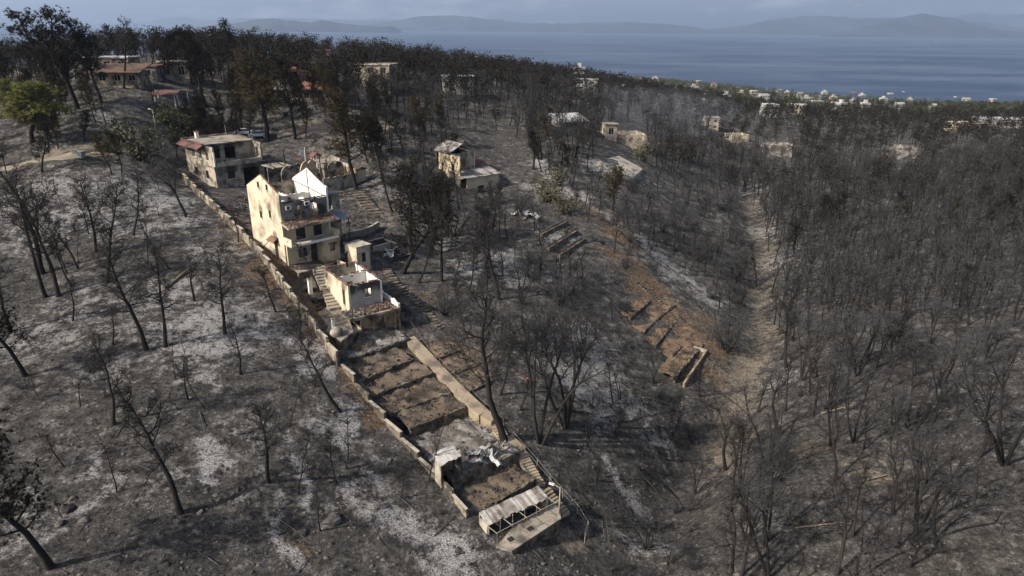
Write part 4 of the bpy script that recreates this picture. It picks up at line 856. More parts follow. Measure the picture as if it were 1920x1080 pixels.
# ---------- terraced beds: soil held by dry stone walls
M['ash_dark'] = surf('scorched_yard', (.17,.15,.125), (.09,.08,.068), 1.1, soot=(.36,.34,.32), soot_amt=.32, soot_scale=.5, grit=.06)
def terrace(name, label, Lp, Rp, depth, hgt, mat, seed, slope=.06, zadd=0.0):
    a, b_ = G(*Lp), G(*Rp); zt_ = max(a[2], b_[2]) * .5 + min(a[2], b_[2]) * .5 + hgt * .55 + zadd; d_ = (b_ - a)[:2]; L = np.linalg.norm(d_); t_ = d_ / L; up_ = np.array([-t_[1], t_[0]])
    o = empty(name, (a[0], a[1], zt_ - hgt), 0, label, 'terrace'); r = np.random.default_rng(seed)
    nx, ny = 22, 9; V = []
    for j in range(ny):
        for i in range(nx):
            p_ = t_ * L * i / (nx - 1) + up_ * depth * j / (ny - 1); V.append((p_[0], p_[1], hgt + depth * j / (ny - 1) * slope + r.normal(0, .06) + .18 * math.sin(i * .55 + seed) * (j / ny) + .12 * math.sin(i * 1.3 + j * .9 + seed) - (.05 if j == 0 else 0)))
    ii = np.arange(nx * ny).reshape(ny, nx); T = np.stack([ii[:-1, :-1], ii[:-1, 1:], ii[1:, 1:], ii[1:, :-1]], -1).reshape(-1, 4)
    link('soil_bed', np_mesh('soil_bed', np.array(V), T, True), mat, o)
    mb = MB(); n = int(L / .42)
    for lay in range(3):                                     # courses of rough stones
        for i in range(n):
            h0 = -1.4 if lay == 0 else hgt * lay / 3; h1 = hgt * (lay + 1) / 3 - .02 + (r.normal(0, .06) if lay == 2 else 0); x0_, x1_ = L * (i + .04 + (.5 if lay % 2 else 0) * .6) / n, L * (i + .96 + (.5 if lay % 2 else 0) * .6) / n; y0_ = -.18 - .07 * r.random()
            q = [t_ * x0_ + up_ * y0_, t_ * x1_ + up_ * (y0_ + .03), t_ * x1_ + up_ * .12, t_ * x0_ + up_ * .12]; mb.prism([tuple(k_) for k_ in q], h0, h1)
    w_ = mb.build('dry_stone_wall', M['stone'], o); w_['kind'] = 'stuff'
    def spot(rr):
        a_, b2 = rr.random(), rr.random(); q = t_ * L * a_ + up_ * depth * b2; return (q[0], q[1], hgt + depth * b2 * slope + .03)
    rubble(o, 'clods', mat, spot, int(L * depth * 3), .05, .22, seed + 500, .5); rubble(o, 'char_bits', M['char'], spot, int(L * depth * 1.6), .04, .20, seed + 600, .5)
    sg = Segs(); rr = np.random.default_rng(seed + 700)
    for _ in range(int(L * depth * 2.5)):
        q = np.array(spot(rr))
        for _k in range(4): sg.stick(q, q + rdir(rr, (0, 0, 1), .3 + .9 * rr.random()) * (.15 + .4 * rr.random()), .012, 0)
    sw = link('dry_stalks', sg.mesh('dry_stalks'), M['straw' if seed % 2 else 'twig_grey'], o); sw['kind'] = 'stuff'; return o
terrace('terrace', 'ash-white terrace directly below the burnt arcade', (650,668), (768,643), 3.4, 1.1, M['ashbed'], 1, .02, -.45)
terrace('terrace', 'second garden terrace, brown soil with an ash rim', (671,713), (775,684), 3.9, .9, M['soil'], 2)
terrace('terrace', 'third garden terrace of brown soil', (695,742), (812,708), 3.6, .8, M['soil'], 3)
terrace('terrace', 'fourth garden terrace of brown soil', (729,780), (846,741), 4.4, .8, M['soil'], 4)
terrace('terrace', 'fifth garden terrace with the darkest wall', (767,812), (873,767), 4.2, 1.0, M['soil'], 5)
terrace('terrace', 'shed terrace with ash and scrap above a long wall', (847,908), (972,858), 9.0, 1.2, M['ash_dark'], 6, .02)
terrace('terrace', 'dark terrace just behind the long shed', (884,966), (1002,908), 5.8, .7, M['soil'], 7, .05)
for k, (l_, r_, lb) in enumerate([((806,680),(866,655),'short brown terrace right of the concrete path, upper one'),((826,712),(905,680),'brown terrace right of the concrete path, middle one'),((860,745),(928,712),'brown terrace right of the concrete path, lowest one')]):
    terrace('terrace', lb, l_, r_, 2.6, .5, M['soil'], 20 + k, .12)
# concrete path down the garden
def ribbon(name, label, px, width, mat, lift=.55, th=2.4, cat='path', kind=None):
    W_ = np.array([G(*q) for q in px]); o = empty(name, W_[0], 0, label, cat); n = len(W_)
    for i in range(n - 1):
        d_ = (W_[i + 1] - W_[i])[:2]; t_ = d_ / np.linalg.norm(d_); nx = np.array([-t_[1], t_[0]]) * width / 2; p = W_[i] - W_[0]; q = W_[i + 1] - W_[0]
        g_ = t_ * .006
        MB().prism([tuple(p[:2] + nx + g_), tuple(q[:2] + nx - g_), tuple(q[:2] - nx - g_), tuple(p[:2] - nx + g_)], [p[2] - th, q[2] - th, q[2] - th, p[2] - th], [p[2] + lift, q[2] + lift, q[2] + lift, p[2] + lift]).build('slab', mat, o)
    return o
ribbon('garden_path', 'pale concrete path sloping down the right side of the garden', [(768,640),(795,668),(822,698),(850,727),(880,757),(908,782),(928,793)], 1.5, M['path'])
ribbon('landing', 'earth landing between the two flights of garden steps', [(948,826),(962,838),(976,850)], 2.2, M['path'], .2)

# ---------- corrugated sheds
def sheet_roof(parent, A, B, Cc, Dd, n, mat, seed, th=.03):
    """A,B along the high edge, Cc,Dd below (A-Dd, B-Cc); n ribbed sheets, each its own piece"""
    A, B, Cc, Dd = [np.asarray(q, float) for q in (A, B, Cc, Dd)]; r = random.Random(seed)
    for i in range(n):
        f0, f1 = (i + .02) / n, (i + 1.04) / n; a, b_ = A + (B - A) * f0, A + (B - A) * f1; d_, c = Dd + (Cc - Dd) * f0, Dd + (Cc - Dd) * f1; e = r.uniform(-.03, .05); s_ = r.uniform(-.10, .12)
        mb = MB(); k = 6; up_ = np.array([0, 0, 1.0]); dn = (d_ - a) / np.linalg.norm(d_ - a) * s_
        for j in range(k):
            g0, g1 = j / k, (j + 1) / k; z0_, z1_ = (.05 if j % 2 else 0) + e, (.05 if (j + 1) % 2 else 0) + e
            p = [a + (b_ - a) * g0 + up_ * z0_, a + (b_ - a) * g1 + up_ * z1_, d_ + dn + (c - d_) * g1 + up_ * z1_, d_ + dn + (c - d_) * g0 + up_ * z0_]
            mb.add(p + [q - up_ * th for q in p], [(0,1,2,3),(7,6,5,4),(3,2,6,7),(0,4,5,1)])
        mb.build('roof_sheet', M['metal_dark'] if mat is M['metal'] and r.random() < .38 else mat, parent)
S2z = G(950, 985)[2]
def w_at(u, v, h): return atz(u, v, S2z + h)
LS = empty('long_shed', w_at(950, 1000, 0), 0, 'long low shed with grey corrugated roof at the bottom of the plot', 'shed')
org = np.array(LS.location)
ra, rb, rc, rd = w_at(898, 962, 1.75) - org, w_at(1009, 911, 1.75) - org, w_at(1028, 933, 1.3) - org, w_at(914, 986, 1.3) - org
sheet_roof(LS, ra, rb, rc, rd, 22, M['metal'], 5)
def wallseg(parent, name, p, q, th, z0, z1, mat):
    d_ = np.array([q[0] - p[0], q[1] - p[1]]); t_ = d_ / np.linalg.norm(d_); nx = np.array([-t_[1], t_[0]]) * th / 2; p2, q2 = np.array(p[:2]), np.array(q[:2])
    return MB().prism([tuple(p2 + nx), tuple(q2 + nx), tuple(q2 - nx), tuple(p2 - nx)], z0, z1).build(name, mat, parent)
i_ = .06
wallseg(LS, 'back_wall', ra + (rd - ra) * i_, rb + (rc - rb) * i_, .18, -.8, 1.65, M['concrete']); wallseg(LS, 'side_wall', ra + (rb - ra) * .01 + (rd - ra) * .1, rd + (rc - rd) * .01, .18, -.8, 1.27, M['concrete_pale']); wallseg(LS, 'side_wall', rb - (rb - ra) * .01 + (rc - rb) * .1, rc - (rc - rd) * .01, .18, -.8, 1.27, M['concrete'])
for f in (.02, .2, .4, .6, .8, .98):
    p = rd + (rc - rd) * f; MB().bar((p[0], p[1], -.3), (p[0], p[1], 1.27), .08).build('post', M['pole'], LS)
fr = w_at(1041, 943, 1.3) - org; fl = w_at(932, 1000, 1.3) - org
for f in (.0, .25, .5, .75, 1.0):
    p = rd + (rc - rd) * f; q = fl + (fr - fl) * f; MB().bar((p[0], p[1], 1.29), (q[0], q[1], 1.29), .04).build('rafter', M['pole'], LS); (MB().bar((q[0], q[1], -.2), (q[0], q[1], 1.29), .04).build('post', M['rust'], LS) if f in (0.0, 1.0, .5) else None)
MB().bar((fl[0], fl[1], 1.34), (fr[0], fr[1], 1.34), .04).build('rail', M['pole'], LS)
def slab(name, label, px, h, mat, th=1.2, cat='slab', kind=None):
    W_ = [w_at(u, v, h) for u, v in px]; c = np.mean(W_, 0); o = empty(name, (c[0], c[1], c[2] - th), 0, label, cat); poly = [(q[0] - c[0], q[1] - c[1]) for q in W_]
    MB().prism([(x * 1.02, y * 1.02) for x, y in poly], th - .16, th).build('slab', mat, o); MB().prism([(x * .97, y * .97) for x, y in poly], -1.0, th - .162).build('footing', M['stone'], o); return o
slab('concrete_yard', 'stained concrete yard in front of the long shed', [(905,1008),(1030,948),(1045,948),(1051,972),(960,1032),(930,1025)], -.12, M['concrete'], 1.6, 'yard')
#slab('concrete_yard', 'lowest pale concrete platform at the tip of the plot', [(1040,1003),(1075,975),(1095,1003),(1080,1030),(1030,1045)], -2.5, M['concrete_pale'], 1.0, 'yard')
for (u, v, lb) in ((995, 992, 'square dark pit in the yard of the long shed'), (958, 1012, 'small dark hatch at the yard edge')):
    c = w_at(u, v, -.12); o = empty('pit', c, AL2, lb, 'pit'); boxp(o, 'rim', M['concrete'], -.42, .42, -.42, .42, .003, .06); boxp(o, 'opening', M['char'], -.3, .3, -.3, .3, .061, .075)
# street lamp on a thin pole
def lamp(name, label, foot, h, arm, z=None):
    g = G(*foot) if z is None else z; o = empty(name, g, 0, label, 'lamp'); MB().lathe([(.07, -.5), (.06, h * .5), (.045, h)], 8).build('pole', M['pole'], o, True)
    MB().bar((0, 0, h - .05), (arm[0], arm[1], h + .15), .05).build('arm', M['pole'], o); a = np.array([arm[0], arm[1], h + .15]); t_ = np.array(arm) / np.hypot(*arm)
    MB().prism([(a[0] - t_[1] * .14, a[1] + t_[0] * .14), (a[0] + t_[0] * .55 - t_[1] * .1, a[1] + t_[1] * .55 + t_[0] * .1), (a[0] + t_[0] * .55 + t_[1] * .1, a[1] + t_[1] * .55 - t_[0] * .1), (a[0] + t_[1] * .14, a[1] - t_[0] * .14)], a[2] - .08, a[2] + .06).build('lamp_head', M['frame'], o); return o
lamp('street_lamp', 'bent street lamp beside the long shed', (1048, 975), 3.4, (-.55, .25), w_at(1048, 968, -.4))
lamp('street_lamp', 'thin pale lamp pole below the brown-roofed house', (293, 248), 4.6, (-.5, .2))
# small shed
SSz = G(845, 885)[2] + .85
SS = empty('small_shed', atz(842, 885, SSz), 0, 'small shed with tilted corrugated roof and open dark front', 'shed'); og = np.array(SS.location)
def s_at(u, v, h): return atz(u, v, SSz + h) - og
pa, pb, pc, pd = s_at(812, 850, 2.0), s_at(847, 834, 2.0), s_at(866, 855, 1.7), s_at(826, 873, 1.7)
M['metal_pale'] = surf('pale_galvanised_sheet', (.52,.50,.47), (.40,.385,.36), 1.8, .55, soot=(.22,.20,.18), soot_amt=.3)
sheet_roof(SS, pa, pb, pc, pd, 9, M['metal_pale'], 8)
wallseg(SS, 'back_wall', pa + (pd - pa) * .08, pb + (pc - pb) * .08, .15, -1, 1.95, M['sooty_light']); wallseg(SS, 'side_wall', pa + (pb - pa) * .03 + (pd - pa) * .1, pd + (pc - pd) * .03, .15, -1, 1.66, M['concrete_pale']); wallseg(SS, 'side_wall', pb - (pb - pa) * .03 + (pc - pb) * .1, pc - (pc - pd) * .03, .15, -1, 1.66, M['sooty'])
for f in (.03, .35, .65, .97):
    p = pd + (pc - pd) * f; MB().bar((p[0], p[1], -.5), (p[0], p[1], 1.68), .09).build('post', M['char'], SS)
# heap of warped sheet metal
def crumpled(name, label, px, h, size, mat, seed, n=9):
    c = G(*px); o = empty(name, (c[0], c[1], float(HS(c[0], c[1])) + h), 0, label, 'scrap'); r = np.random.default_rng(seed)
    for i in range(n):
        k = 7; a = r.random() * 3.14; ca, sa = math.cos(a), math.sin(a); ox, oy = r.normal(0, size * .45, 2); w_, l_ = size * (.15 + .2 * r.random()), size * (.4 + .5 * r.random()); V = []; pz = r.random() * .5
        ph = r.random(3) * 6
        for s_ in range(2):
            for y_ in range(3):
                for x_ in range(k):
                    fx, fy = x_ / (k - 1) - .5, y_ / 2 - .5; z = pz + .25 * math.sin(fx * 7 + ph[0]) * size * .25 + .12 * math.sin(fy * 5 + ph[1]) + fx * math.sin(ph[2]) * .8 - s_ * .025; V.append((ox + ca * fx * l_ - sa * fy * w_, oy + sa * fx * l_ + ca * fy * w_, z))
        T = []
        for y_ in range(2):
            for x_ in range(k - 1):
                q = y_ * k + x_; T.append((q, q + 1, q + k + 1, q + k)); q += 3 * k; T.append((q + k, q + k + 1, q + 1, q))
        me = bpy.data.meshes.new('sheet'); me.from_pydata(V, [], T); me.update(); link('sheet', me, mat if r.random() < .6 else M['metal_dark'], o)
    return o
crumpled('scrap_heap', 'twisted pale sheet metal heaped beside the small shed', (905, 862), .75, 2.3, M['white_sheet'], 3, 12)
crumpled('scrap_heap', 'white crumpled sheets lying below the annex', (735, 478), .2, 2.6, M['white_sheet'], 4, 9)
crumpled('scrap_heap', 'pale debris heap under the timber terraces', (985, 405), .3, 3.2, M['white_sheet'], 6, 9)
# planks of the collapsed roof beside the small shed
o = empty('collapsed_timbers', G(935, 862), 0, 'fallen timber frame beside the heap of twisted metal', 'timber')
for i in range(6): MB().bar((-2.2 + i * .35, -1.2 + i * .12, .9), (-1.4 + i * .42, 1.4 + i * .1, 1.15), .08).build('plank', M['pole' if i % 2 else 'char'], o)
# fence along the right edge of the plot
def fence(name, label, px, h, per, mat, rails=2):
    W_ = np.array([G(*q) for q in px]); s_ = np.r_[0, np.cumsum(np.linalg.norm(np.diff(W_[:, :2], axis=0), axis=1))]; n = int(s_[-1] / per); o = empty(name, W_[0], 0, label, 'fence'); pr = None
    for i in range(n + 1):
        f = s_[-1] * i / n; p = np.array([np.interp(f, s_, W_[:, k]) for k in range(3)]) - W_[0]; MB().bar((p[0], p[1], p[2] - .3), (p[0] + random.uniform(-.1, .1), p[1], p[2] + h), .045).build('post', mat, o)
        if pr is not None:
            for k in range(rails): MB().bar(pr + np.array([0, 0, h * (k + 1) / rails - .05]), p + np.array([0, 0, h * (k + 1) / rails - .05]), .016).build('rail', mat, o)
        pr = p
    return o
fence('wire_fence', 'thin wire fence curving round the lower right side of the plot', [(962,825),(1000,868),(1045,922),(1085,965),(1102,992),(1095,1018)], 1.1, 1.8, M['pole'])
fence('wire_fence', 'thin wire fence right of the ruin along the stone steps', [(765,605),(800,660),(850,710),(900,760),(945,800)], 1.0, 3.0, M['rust'], 1)

# ================================================================== OTHER BUILDINGS ON THE HILL
# ---------- flat-roofed two-storey house behind
H2 = empty('flat_roofed_house', C0 + EX * 9.6 + EY * 42 + np.array([0, 0, 3.6]), ALPHA, 'two-storey burnt house with flat roof edged in red tiles', 'house')
wall(H2, 'wall', M['h2_wall'], 'y', 0, .3, 0, 12.5, -3, 7.2, [(2.0, 3.2, 4.4, 6.2), (5, 6.2, 4.4, 6.2), (8, 9.2, 4.4, 6.2), (3, 4.2, .8, 2.4), (8, 9.2, .8, 2.4)])
for y_, z_ in ((2.0, 4.4), (5.0, 4.4), (8.0, 4.4)): window(H2, 'y', .15, y_, y_ + 1.2, z_, z_ + 1.8, 'frame', 'glass')
for y_ in (3.0, 8.0): window(H2, 'y', .15, y_, y_ + 1.2, .8, 2.4, 'shutter', 'glass')
wall(H2, 'wall', M['h2_wall'], 'x', 0, .3, .3, 9.7, -3, 3.4, [(2.4, 3.9, .9, 2.5), (5.6, 9.0, -3, 2.6)])
window(H2, 'x', .15, 2.4, 3.9, .9, 2.5, 'shutter', 'glass')
wall(H2, 'wall', M['sooty_light'], 'y', 9.7, .3, 0, 12.5, -3, 7.2, [(1.0, 2.0, 4.2, 6.2)]); wall(H2, 'wall', M['sooty_light'], 'x', 12.2, .3, .3, 9.7, -3, 7.2, [])
boxp(H2, 'terrace_slab', M['concrete'], -.25, 10.25, -.3, 3.4, 3.41, 3.62)
wall(H2, 'wall', M['h2_wall'], 'x', 3.4, .3, .3, 9.7, 3.63, 7.2, [(1.0, 3.0, 4.5, 6.3), (3.9, 6.1, 4.2, 6.5)], rag=.2, seed=51)
boxp(H2, 'lattice_panel', M['white'], .0, .28, -.2, -.02, 3.63, 6.3)
boxp(H2, 'terrace_parapet', M['concrete_pale'], .5, 9.5, -.28, -.06, 3.63, 4.4)
boxp(H2, 'roof_slab', M['concrete'], -.3, 10.3, 3.0, 12.8, 7.21, 7.45)
for nm, a in (('roof_edge_tiles', ((-.35, 3.0, 7.5), (-.35, 12.8, 7.5))), ('roof_edge_tiles', ((-.3, 12.8, 7.62), (10.3, 12.8, 7.62))), ('roof_edge_tiles', ((10.3, 3.0, 7.5), (10.3, 12.8, 7.5)))): tile_edge(H2, nm, a[0], a[1], 30, M['tile'], .7, 60)
mb = MB(); mb.add([(-1.5,3.0,6.75),(-.3,3.0,7.42),(-.3,12.8,7.42),(-1.5,12.8,6.75),(-1.5,3.0,6.62),(-.3,3.0,7.25),(-.3,12.8,7.25),(-1.5,12.8,6.62)], [(0,1,2,3),(7,6,5,4),(0,3,7,4),(0,4,5,1),(2,6,7,3)]); mb.build('red_eaves', M['tile_red'], H2)
wall(H2, 'roof_parapet', M['concrete_pale'], 'x', 12.55, .25, -.3, 10.3, 7.46, 7.7, [])
boxp(H2, 'roof_chimney', M['white'], 2.2, 2.8, 11.7, 12.3, 7.46, 8.7); boxp(H2, 'chimney_cap', M['tile'], 2.05, 2.95, 11.55, 12.45, 8.71, 8.85)
MB().lathe([(.05, 7.46), (.04, 9.6)], 6, (8.6, 12.0)).build('mast', M['pole'], H2)
rubble(H2, 'burnt_debris', M['char'], lambda r: (.6 + 9 * r.random(), .2 + 3 * r.random(), 3.66 + .25 * r.random()), 200, .06, .3, 52)

# ---------- burnt-out bungalow with curved gable walls between the two houses
BG = C0 + EX * 19.5 + EY * 27 + np.array([0, 0, 3.4]); BW = empty('ruined_bungalow', BG, ALPHA, 'burnt-out bungalow with curved plaster gables, bare posts and debris', 'ruin')
def scallop(parent, x0_, x1_, y_, h, mat, th=.25):
    w_ = x1_ - x0_; prof = [(x0_, -2.5), (x1_, -2.5)]; n = 16
    for i in range(n + 1):
        f = 1 - i / n; prof.append((x0_ + w_ * f, h * (.62 + .38 * abs(math.sin(f * math.pi)) ** .6 - .16 * math.exp(-((f - .5) * 9) ** 2))))
    k = len(prof); mb = MB(); mb.add([(x, y_, z) for x, z in prof] + [(x, y_ + th, z) for x, z in prof], [tuple(range(k)), tuple(range(k, 2 * k))[::-1]] + [(i, i + k, (i + 1) % k + k, (i + 1) % k) for i in range(k)]); return mb.build('curved_gable', mat, parent)
scallop(BW, 0, 3.4, 8, 3.6, M['sooty_light']); scallop(BW, 3.9, 7.4, 7.4, 4.2, M['cream_front']); scallop(BW, 8.6, 12.6, 5.4, 3.7, M['sooty_light'])
wall(BW, 'wall', M['sooty'], 'x', 11.5, .25, -1, 9, -2, 3.0, [(1, 2.2, -2, 2.2), (4, 6, -2, 2.4)], rag=.5, seed=61); wall(BW, 'wall', M['sooty_light'], 'x', 1.2, .25, 5, 13, -3, 1.6, [], rag=.25, seed=62)
wall(BW, 'wall', M['arcade'], 'y', 12.8, .25, 1.4, 10, -2, 2.4, [(3, 4.2, .4, 1.6)], rag=.3, seed=63); wall(BW, 'wall', M['sooty'], 'y', 8.2, .25, 5.8, 11.4, -2, 2.6, [(7.5, 8.6, -2, 1.9)], rag=.6, seed=64)
boxp(BW, 'roof_slab', M['concrete'], -1.2, 3.0, 8.6, 13.5, 3.1, 3.3); boxp(BW, 'roof_slab', M['concrete'], 9.0, 13.0, 8.0, 12.5, 2.8, 3.0)
for i, (x_, y_, h) in enumerate(((6.2, 9.2, 6.4), (7.4, 6.0, 5.4), (2.0, 10.0, 5.2), (8.2, 5.0, 4.4), (3.5, 13, 5.8), (11.5, 9.0, 4.0), (0, 12, 4.6))):
    MB().bar((x_, y_, -1.5), (x_ + .1, y_, h), .26 if i < 1 else .16).build('post', M['pole' if i in (0, 5) else 'char'], BW)
for i in range(5): MB().bar((-1 + i * 2.1, 8.2, 3.4), (-.4 + i * 2.1, 12.6, 3.5), .14).build('roof_beam', M['char'], BW)
o = MB().add([(5.6,10,2.9),(9,10,2.9),(9,13,3.7),(5.6,13,3.7),(5.6,10,2.75),(9,10,2.75),(9,13,3.55),(5.6,13,3.55)], [(0,1,2,3),(7,6,5,4),(0,4,5,1),(1,5,6,2),(3,7,4,0)]).build('roof_fragment', M['tile'], BW)
boxp(BW, 'small_tiled_porch', M['cream_front'], 13.4, 15.4, 1.8, 3.2, -2, 1.9)
for s_ in (-1, 1): MB().add([(14.4,1.6,2.5),(14.4,3.4,2.5),(14.4+s_*1.3,3.4,1.9),(14.4+s_*1.3,1.6,1.9),(14.4,1.6,2.4),(14.4,3.4,2.4),(14.4+s_*1.3,3.4,1.8),(14.4+s_*1.3,1.6,1.8)], [(0,1,2,3),(7,6,5,4),(3,2,6,7),(0,3,7,4),(1,5,6,2)]).build('porch_roof', M['tile'], BW)
rubble(BW, 'house_rubble', M['rubble'], lambda r: (-.5 + 13 * r.random(), 1.6 + 11 * r.random(), -.6 + .5 * r.random()), 900, .08, .45, 65)
rubble(BW, 'charred_debris', M['char'], lambda r: (-.5 + 13 * r.random(), 1.6 + 11 * r.random(), -.5 + .6 * r.random()), 500, .08, .5, 66)
cap_ = empty('tiled_chimney', C0 + EX * 31 + EY * 42 + np.array([0, 0, 4.0]), ALPHA, 'open white chimney frame with little red pitched cap', 'chimney')
for xx in (0, 1.3):
    for yy_ in (0, 1.0): boxp(cap_, 'pillar', M['white'], xx, xx + .22, yy_, yy_ + .22, -2, 2.6)
for s_ in (-1, 1): MB().add([(.76,-.3,3.35),(.76,1.5,3.35),(.76+s_*1.1,1.5,2.6),(.76+s_*1.1,-.3,2.6),(.76,-.3,3.22),(.76,1.5,3.22),(.76+s_*1.1,1.5,2.47),(.76+s_*1.1,-.3,2.47)], [(0,1,2,3),(7,6,5,4),(3,2,6,7),(0,3,7,4),(1,5,6,2)]).build('tiled_cap', M['tile_red'], cap_)
ds = empty('satellite_dish', C0 + EX * 29.3 + EY * 43.5 + np.array([0, 0, 6.0]), ALPHA, 'round grey satellite dish above the ruined bungalow', 'dish')
MB().bar((0, 0, -3.5), (0, 0, .9), .09).build('pole', M['pole'], ds); dd_ = MB().lathe([(.05, 0), (.45, .08), (.75, .22), (.75, .26), (.4, .12), (.05, .05)], 16).build('dish', M['frame'], ds, True); dd_.matrix_local = Matrix.Translation((0, -.1, 1.1)) @ Matrix.Rotation(1.15, 4, 'X')
MB().bar((0, -.2, 1.1), (0, -.9, 1.45), .05).build('receiver_arm', M['pole'], ds)

# ---------- charred household debris strewn between and beside the houses
def debris(name, label, px, n, s0, s1, mat, seed, lift=.03):
    poly = np.array([G(*q)[:2] for q in px]); lo, hi = poly.min(0), poly.max(0); r = np.random.default_rng(seed); P_ = []
    while len(P_) < n:
        q = lo + (hi - lo) * r.random(2)
        if in_poly(q[0], q[1], poly): P_.append((q[0], q[1], float(HD(q[0], q[1])) + lift))
    it = iter(P_); o = rubble(None, name, M[mat], lambda rr: next(it), n, s0, s1, seed, .4); tag(o, label, 'debris', kind='stuff')
debris('charred_debris', 'black charred debris on the yards around the gutted houses', [(400,395),(470,350),(620,300),(690,350),(735,470),(650,470),(640,380),(470,440)], 1100, .08, .45, 'char', 210)
debris('pale_debris', 'pale broken plaster and tiles on the yards around the gutted houses', [(400,395),(470,350),(620,300),(690,350),(735,470),(650,470),(640,380),(470,440)], 700, .06, .3, 'rubble', 211)
#debris('pale_debris', 'pale scraps strewn round the small shed and the long shed', [(820,905),(850,840),(960,850),(1040,960),(1080,1020),(960,1045),(890,1020)], 260, .05, .22, 'concrete_pale', 212, .9)
# ---------- ruin in the middle distance
g = G(905, 352); MR = empty('middle_ruin', g + np.array([0, 0, .2]), math.radians(38), 'cream ruin with broken tiled gable and lean-to sheet roof on the middle slope', 'ruin'); MR.scale = (1.2, 1.2, 1.15)
wall(MR, 'wall', M['cream_front'], 'y', -4.6, .25, .5, 7.5, -1.5, 6.2, [(2.2, 3.2, 3.0, 4.4)], rag=.3, seed=81); wall(MR, 'wall', M['sooty_light'], 'x', 3.6, .25, -4.4, .6, 0, 6.4, [(-2.8, -1.2, 2.2, 5.0)], rag=.5, seed=82)
wall(MR, 'wall', M['cream_front'], 'y', .6, .25, 3.6, 8.6, 0, 6.0, [(5, 6.2, 2.5, 4.5)], rag=.4, seed=83); wall(MR, 'wall', M['sooty_light'], 'x', 8.6, .25, -4.4, .6, 0, 7.0, [], rag=.4, seed=84)
MB().add([(-4.9,3.4,6.3),(-2,3.4,7.9),(-2,8.9,7.9),(-4.9,8.9,6.3),(-4.9,3.4,6.15),(-2,3.4,7.75),(-2,8.9,7.75),(-4.9,8.9,6.15)], [(0,1,2,3),(7,6,5,4),(0,3,7,4),(0,4,5,1),(1,5,6,2),(2,6,7,3)]).build('roof_plane', M['ashbed'], MR)
MB().add([(1.0,5.4,6.3),(-1.98,5.4,7.9),(-1.98,8.9,7.9),(1.0,8.9,6.3),(1.0,5.4,6.15),(-1.98,5.4,7.75),(-1.98,8.9,7.75),(1.0,8.9,6.15)], [(3,2,1,0),(4,5,6,7),(0,4,7,3),(1,5,4,0),(3,7,6,2)]).build('roof_plane', M['ashbed'], MR)
sheet_roof(MR, (-5.4, 3.2, 3.0), (3.8, 3.2, 3.0), (3.8, -.6, 2.2), (-5.4, -.6, 2.2), 12, M['metal'], 85)
wall(MR, 'front_wall', M['cream_front'], 'x', -.3, .25, -3.6, 3.4, -2.4, 2.1, [(-1.2, .2, -2.4, .4)]); wall(MR, 'front_wall', M['sooty_light'], 'y', 3.4, .25, -.3, 3.2, -2.4, 2.1, [])
sheet_roof(MR, (1.6, 6.2, 3.9), (4.2, 6.2, 3.9), (4.2, 3.6, 3.3), (1.6, 3.6, 3.3), 4, M['tile_red'], 86)
rubble(MR, 'ruin_rubble', M['rubble'], lambda r: (-5 + 10 * r.random(), -1 + 8 * r.random(), -.4 + .6 * r.random()), 260, .1, .45, 87)
# timber-edged terraces below it
for k, (a, b_, lb) in enumerate((((1010,440),(1060,415),'timber-edged bed below the middle ruin, top row'),((1025,465),(1078,432),'timber-edged bed below the middle ruin, second row'),((1045,478),(1092,448),'timber-edged bed below the middle ruin, bottom row'))):
    ga, gb = G(*a), G(*b_); o = empty('timber_bed', ga + np.array([0, 0, .1]), 0, lb, 'planting bed'); d_ = gb - ga
    for j in range(2): MB().bar(np.array([j * .5, -j * .9, .12]), d_ + np.array([j * .5, -j * .9, .12]), .10, .12).build('board', M['char'], o)
    MB().prism([(0, 0), (d_[0], d_[1]), (d_[0] + .5, d_[1] - .9), (.5, -.9)], [-.8, d_[2] - .8, d_[2] - .8, -.8], [.05, d_[2] + .05, d_[2] + .05, .05]).build('soil', M['soil'], o)

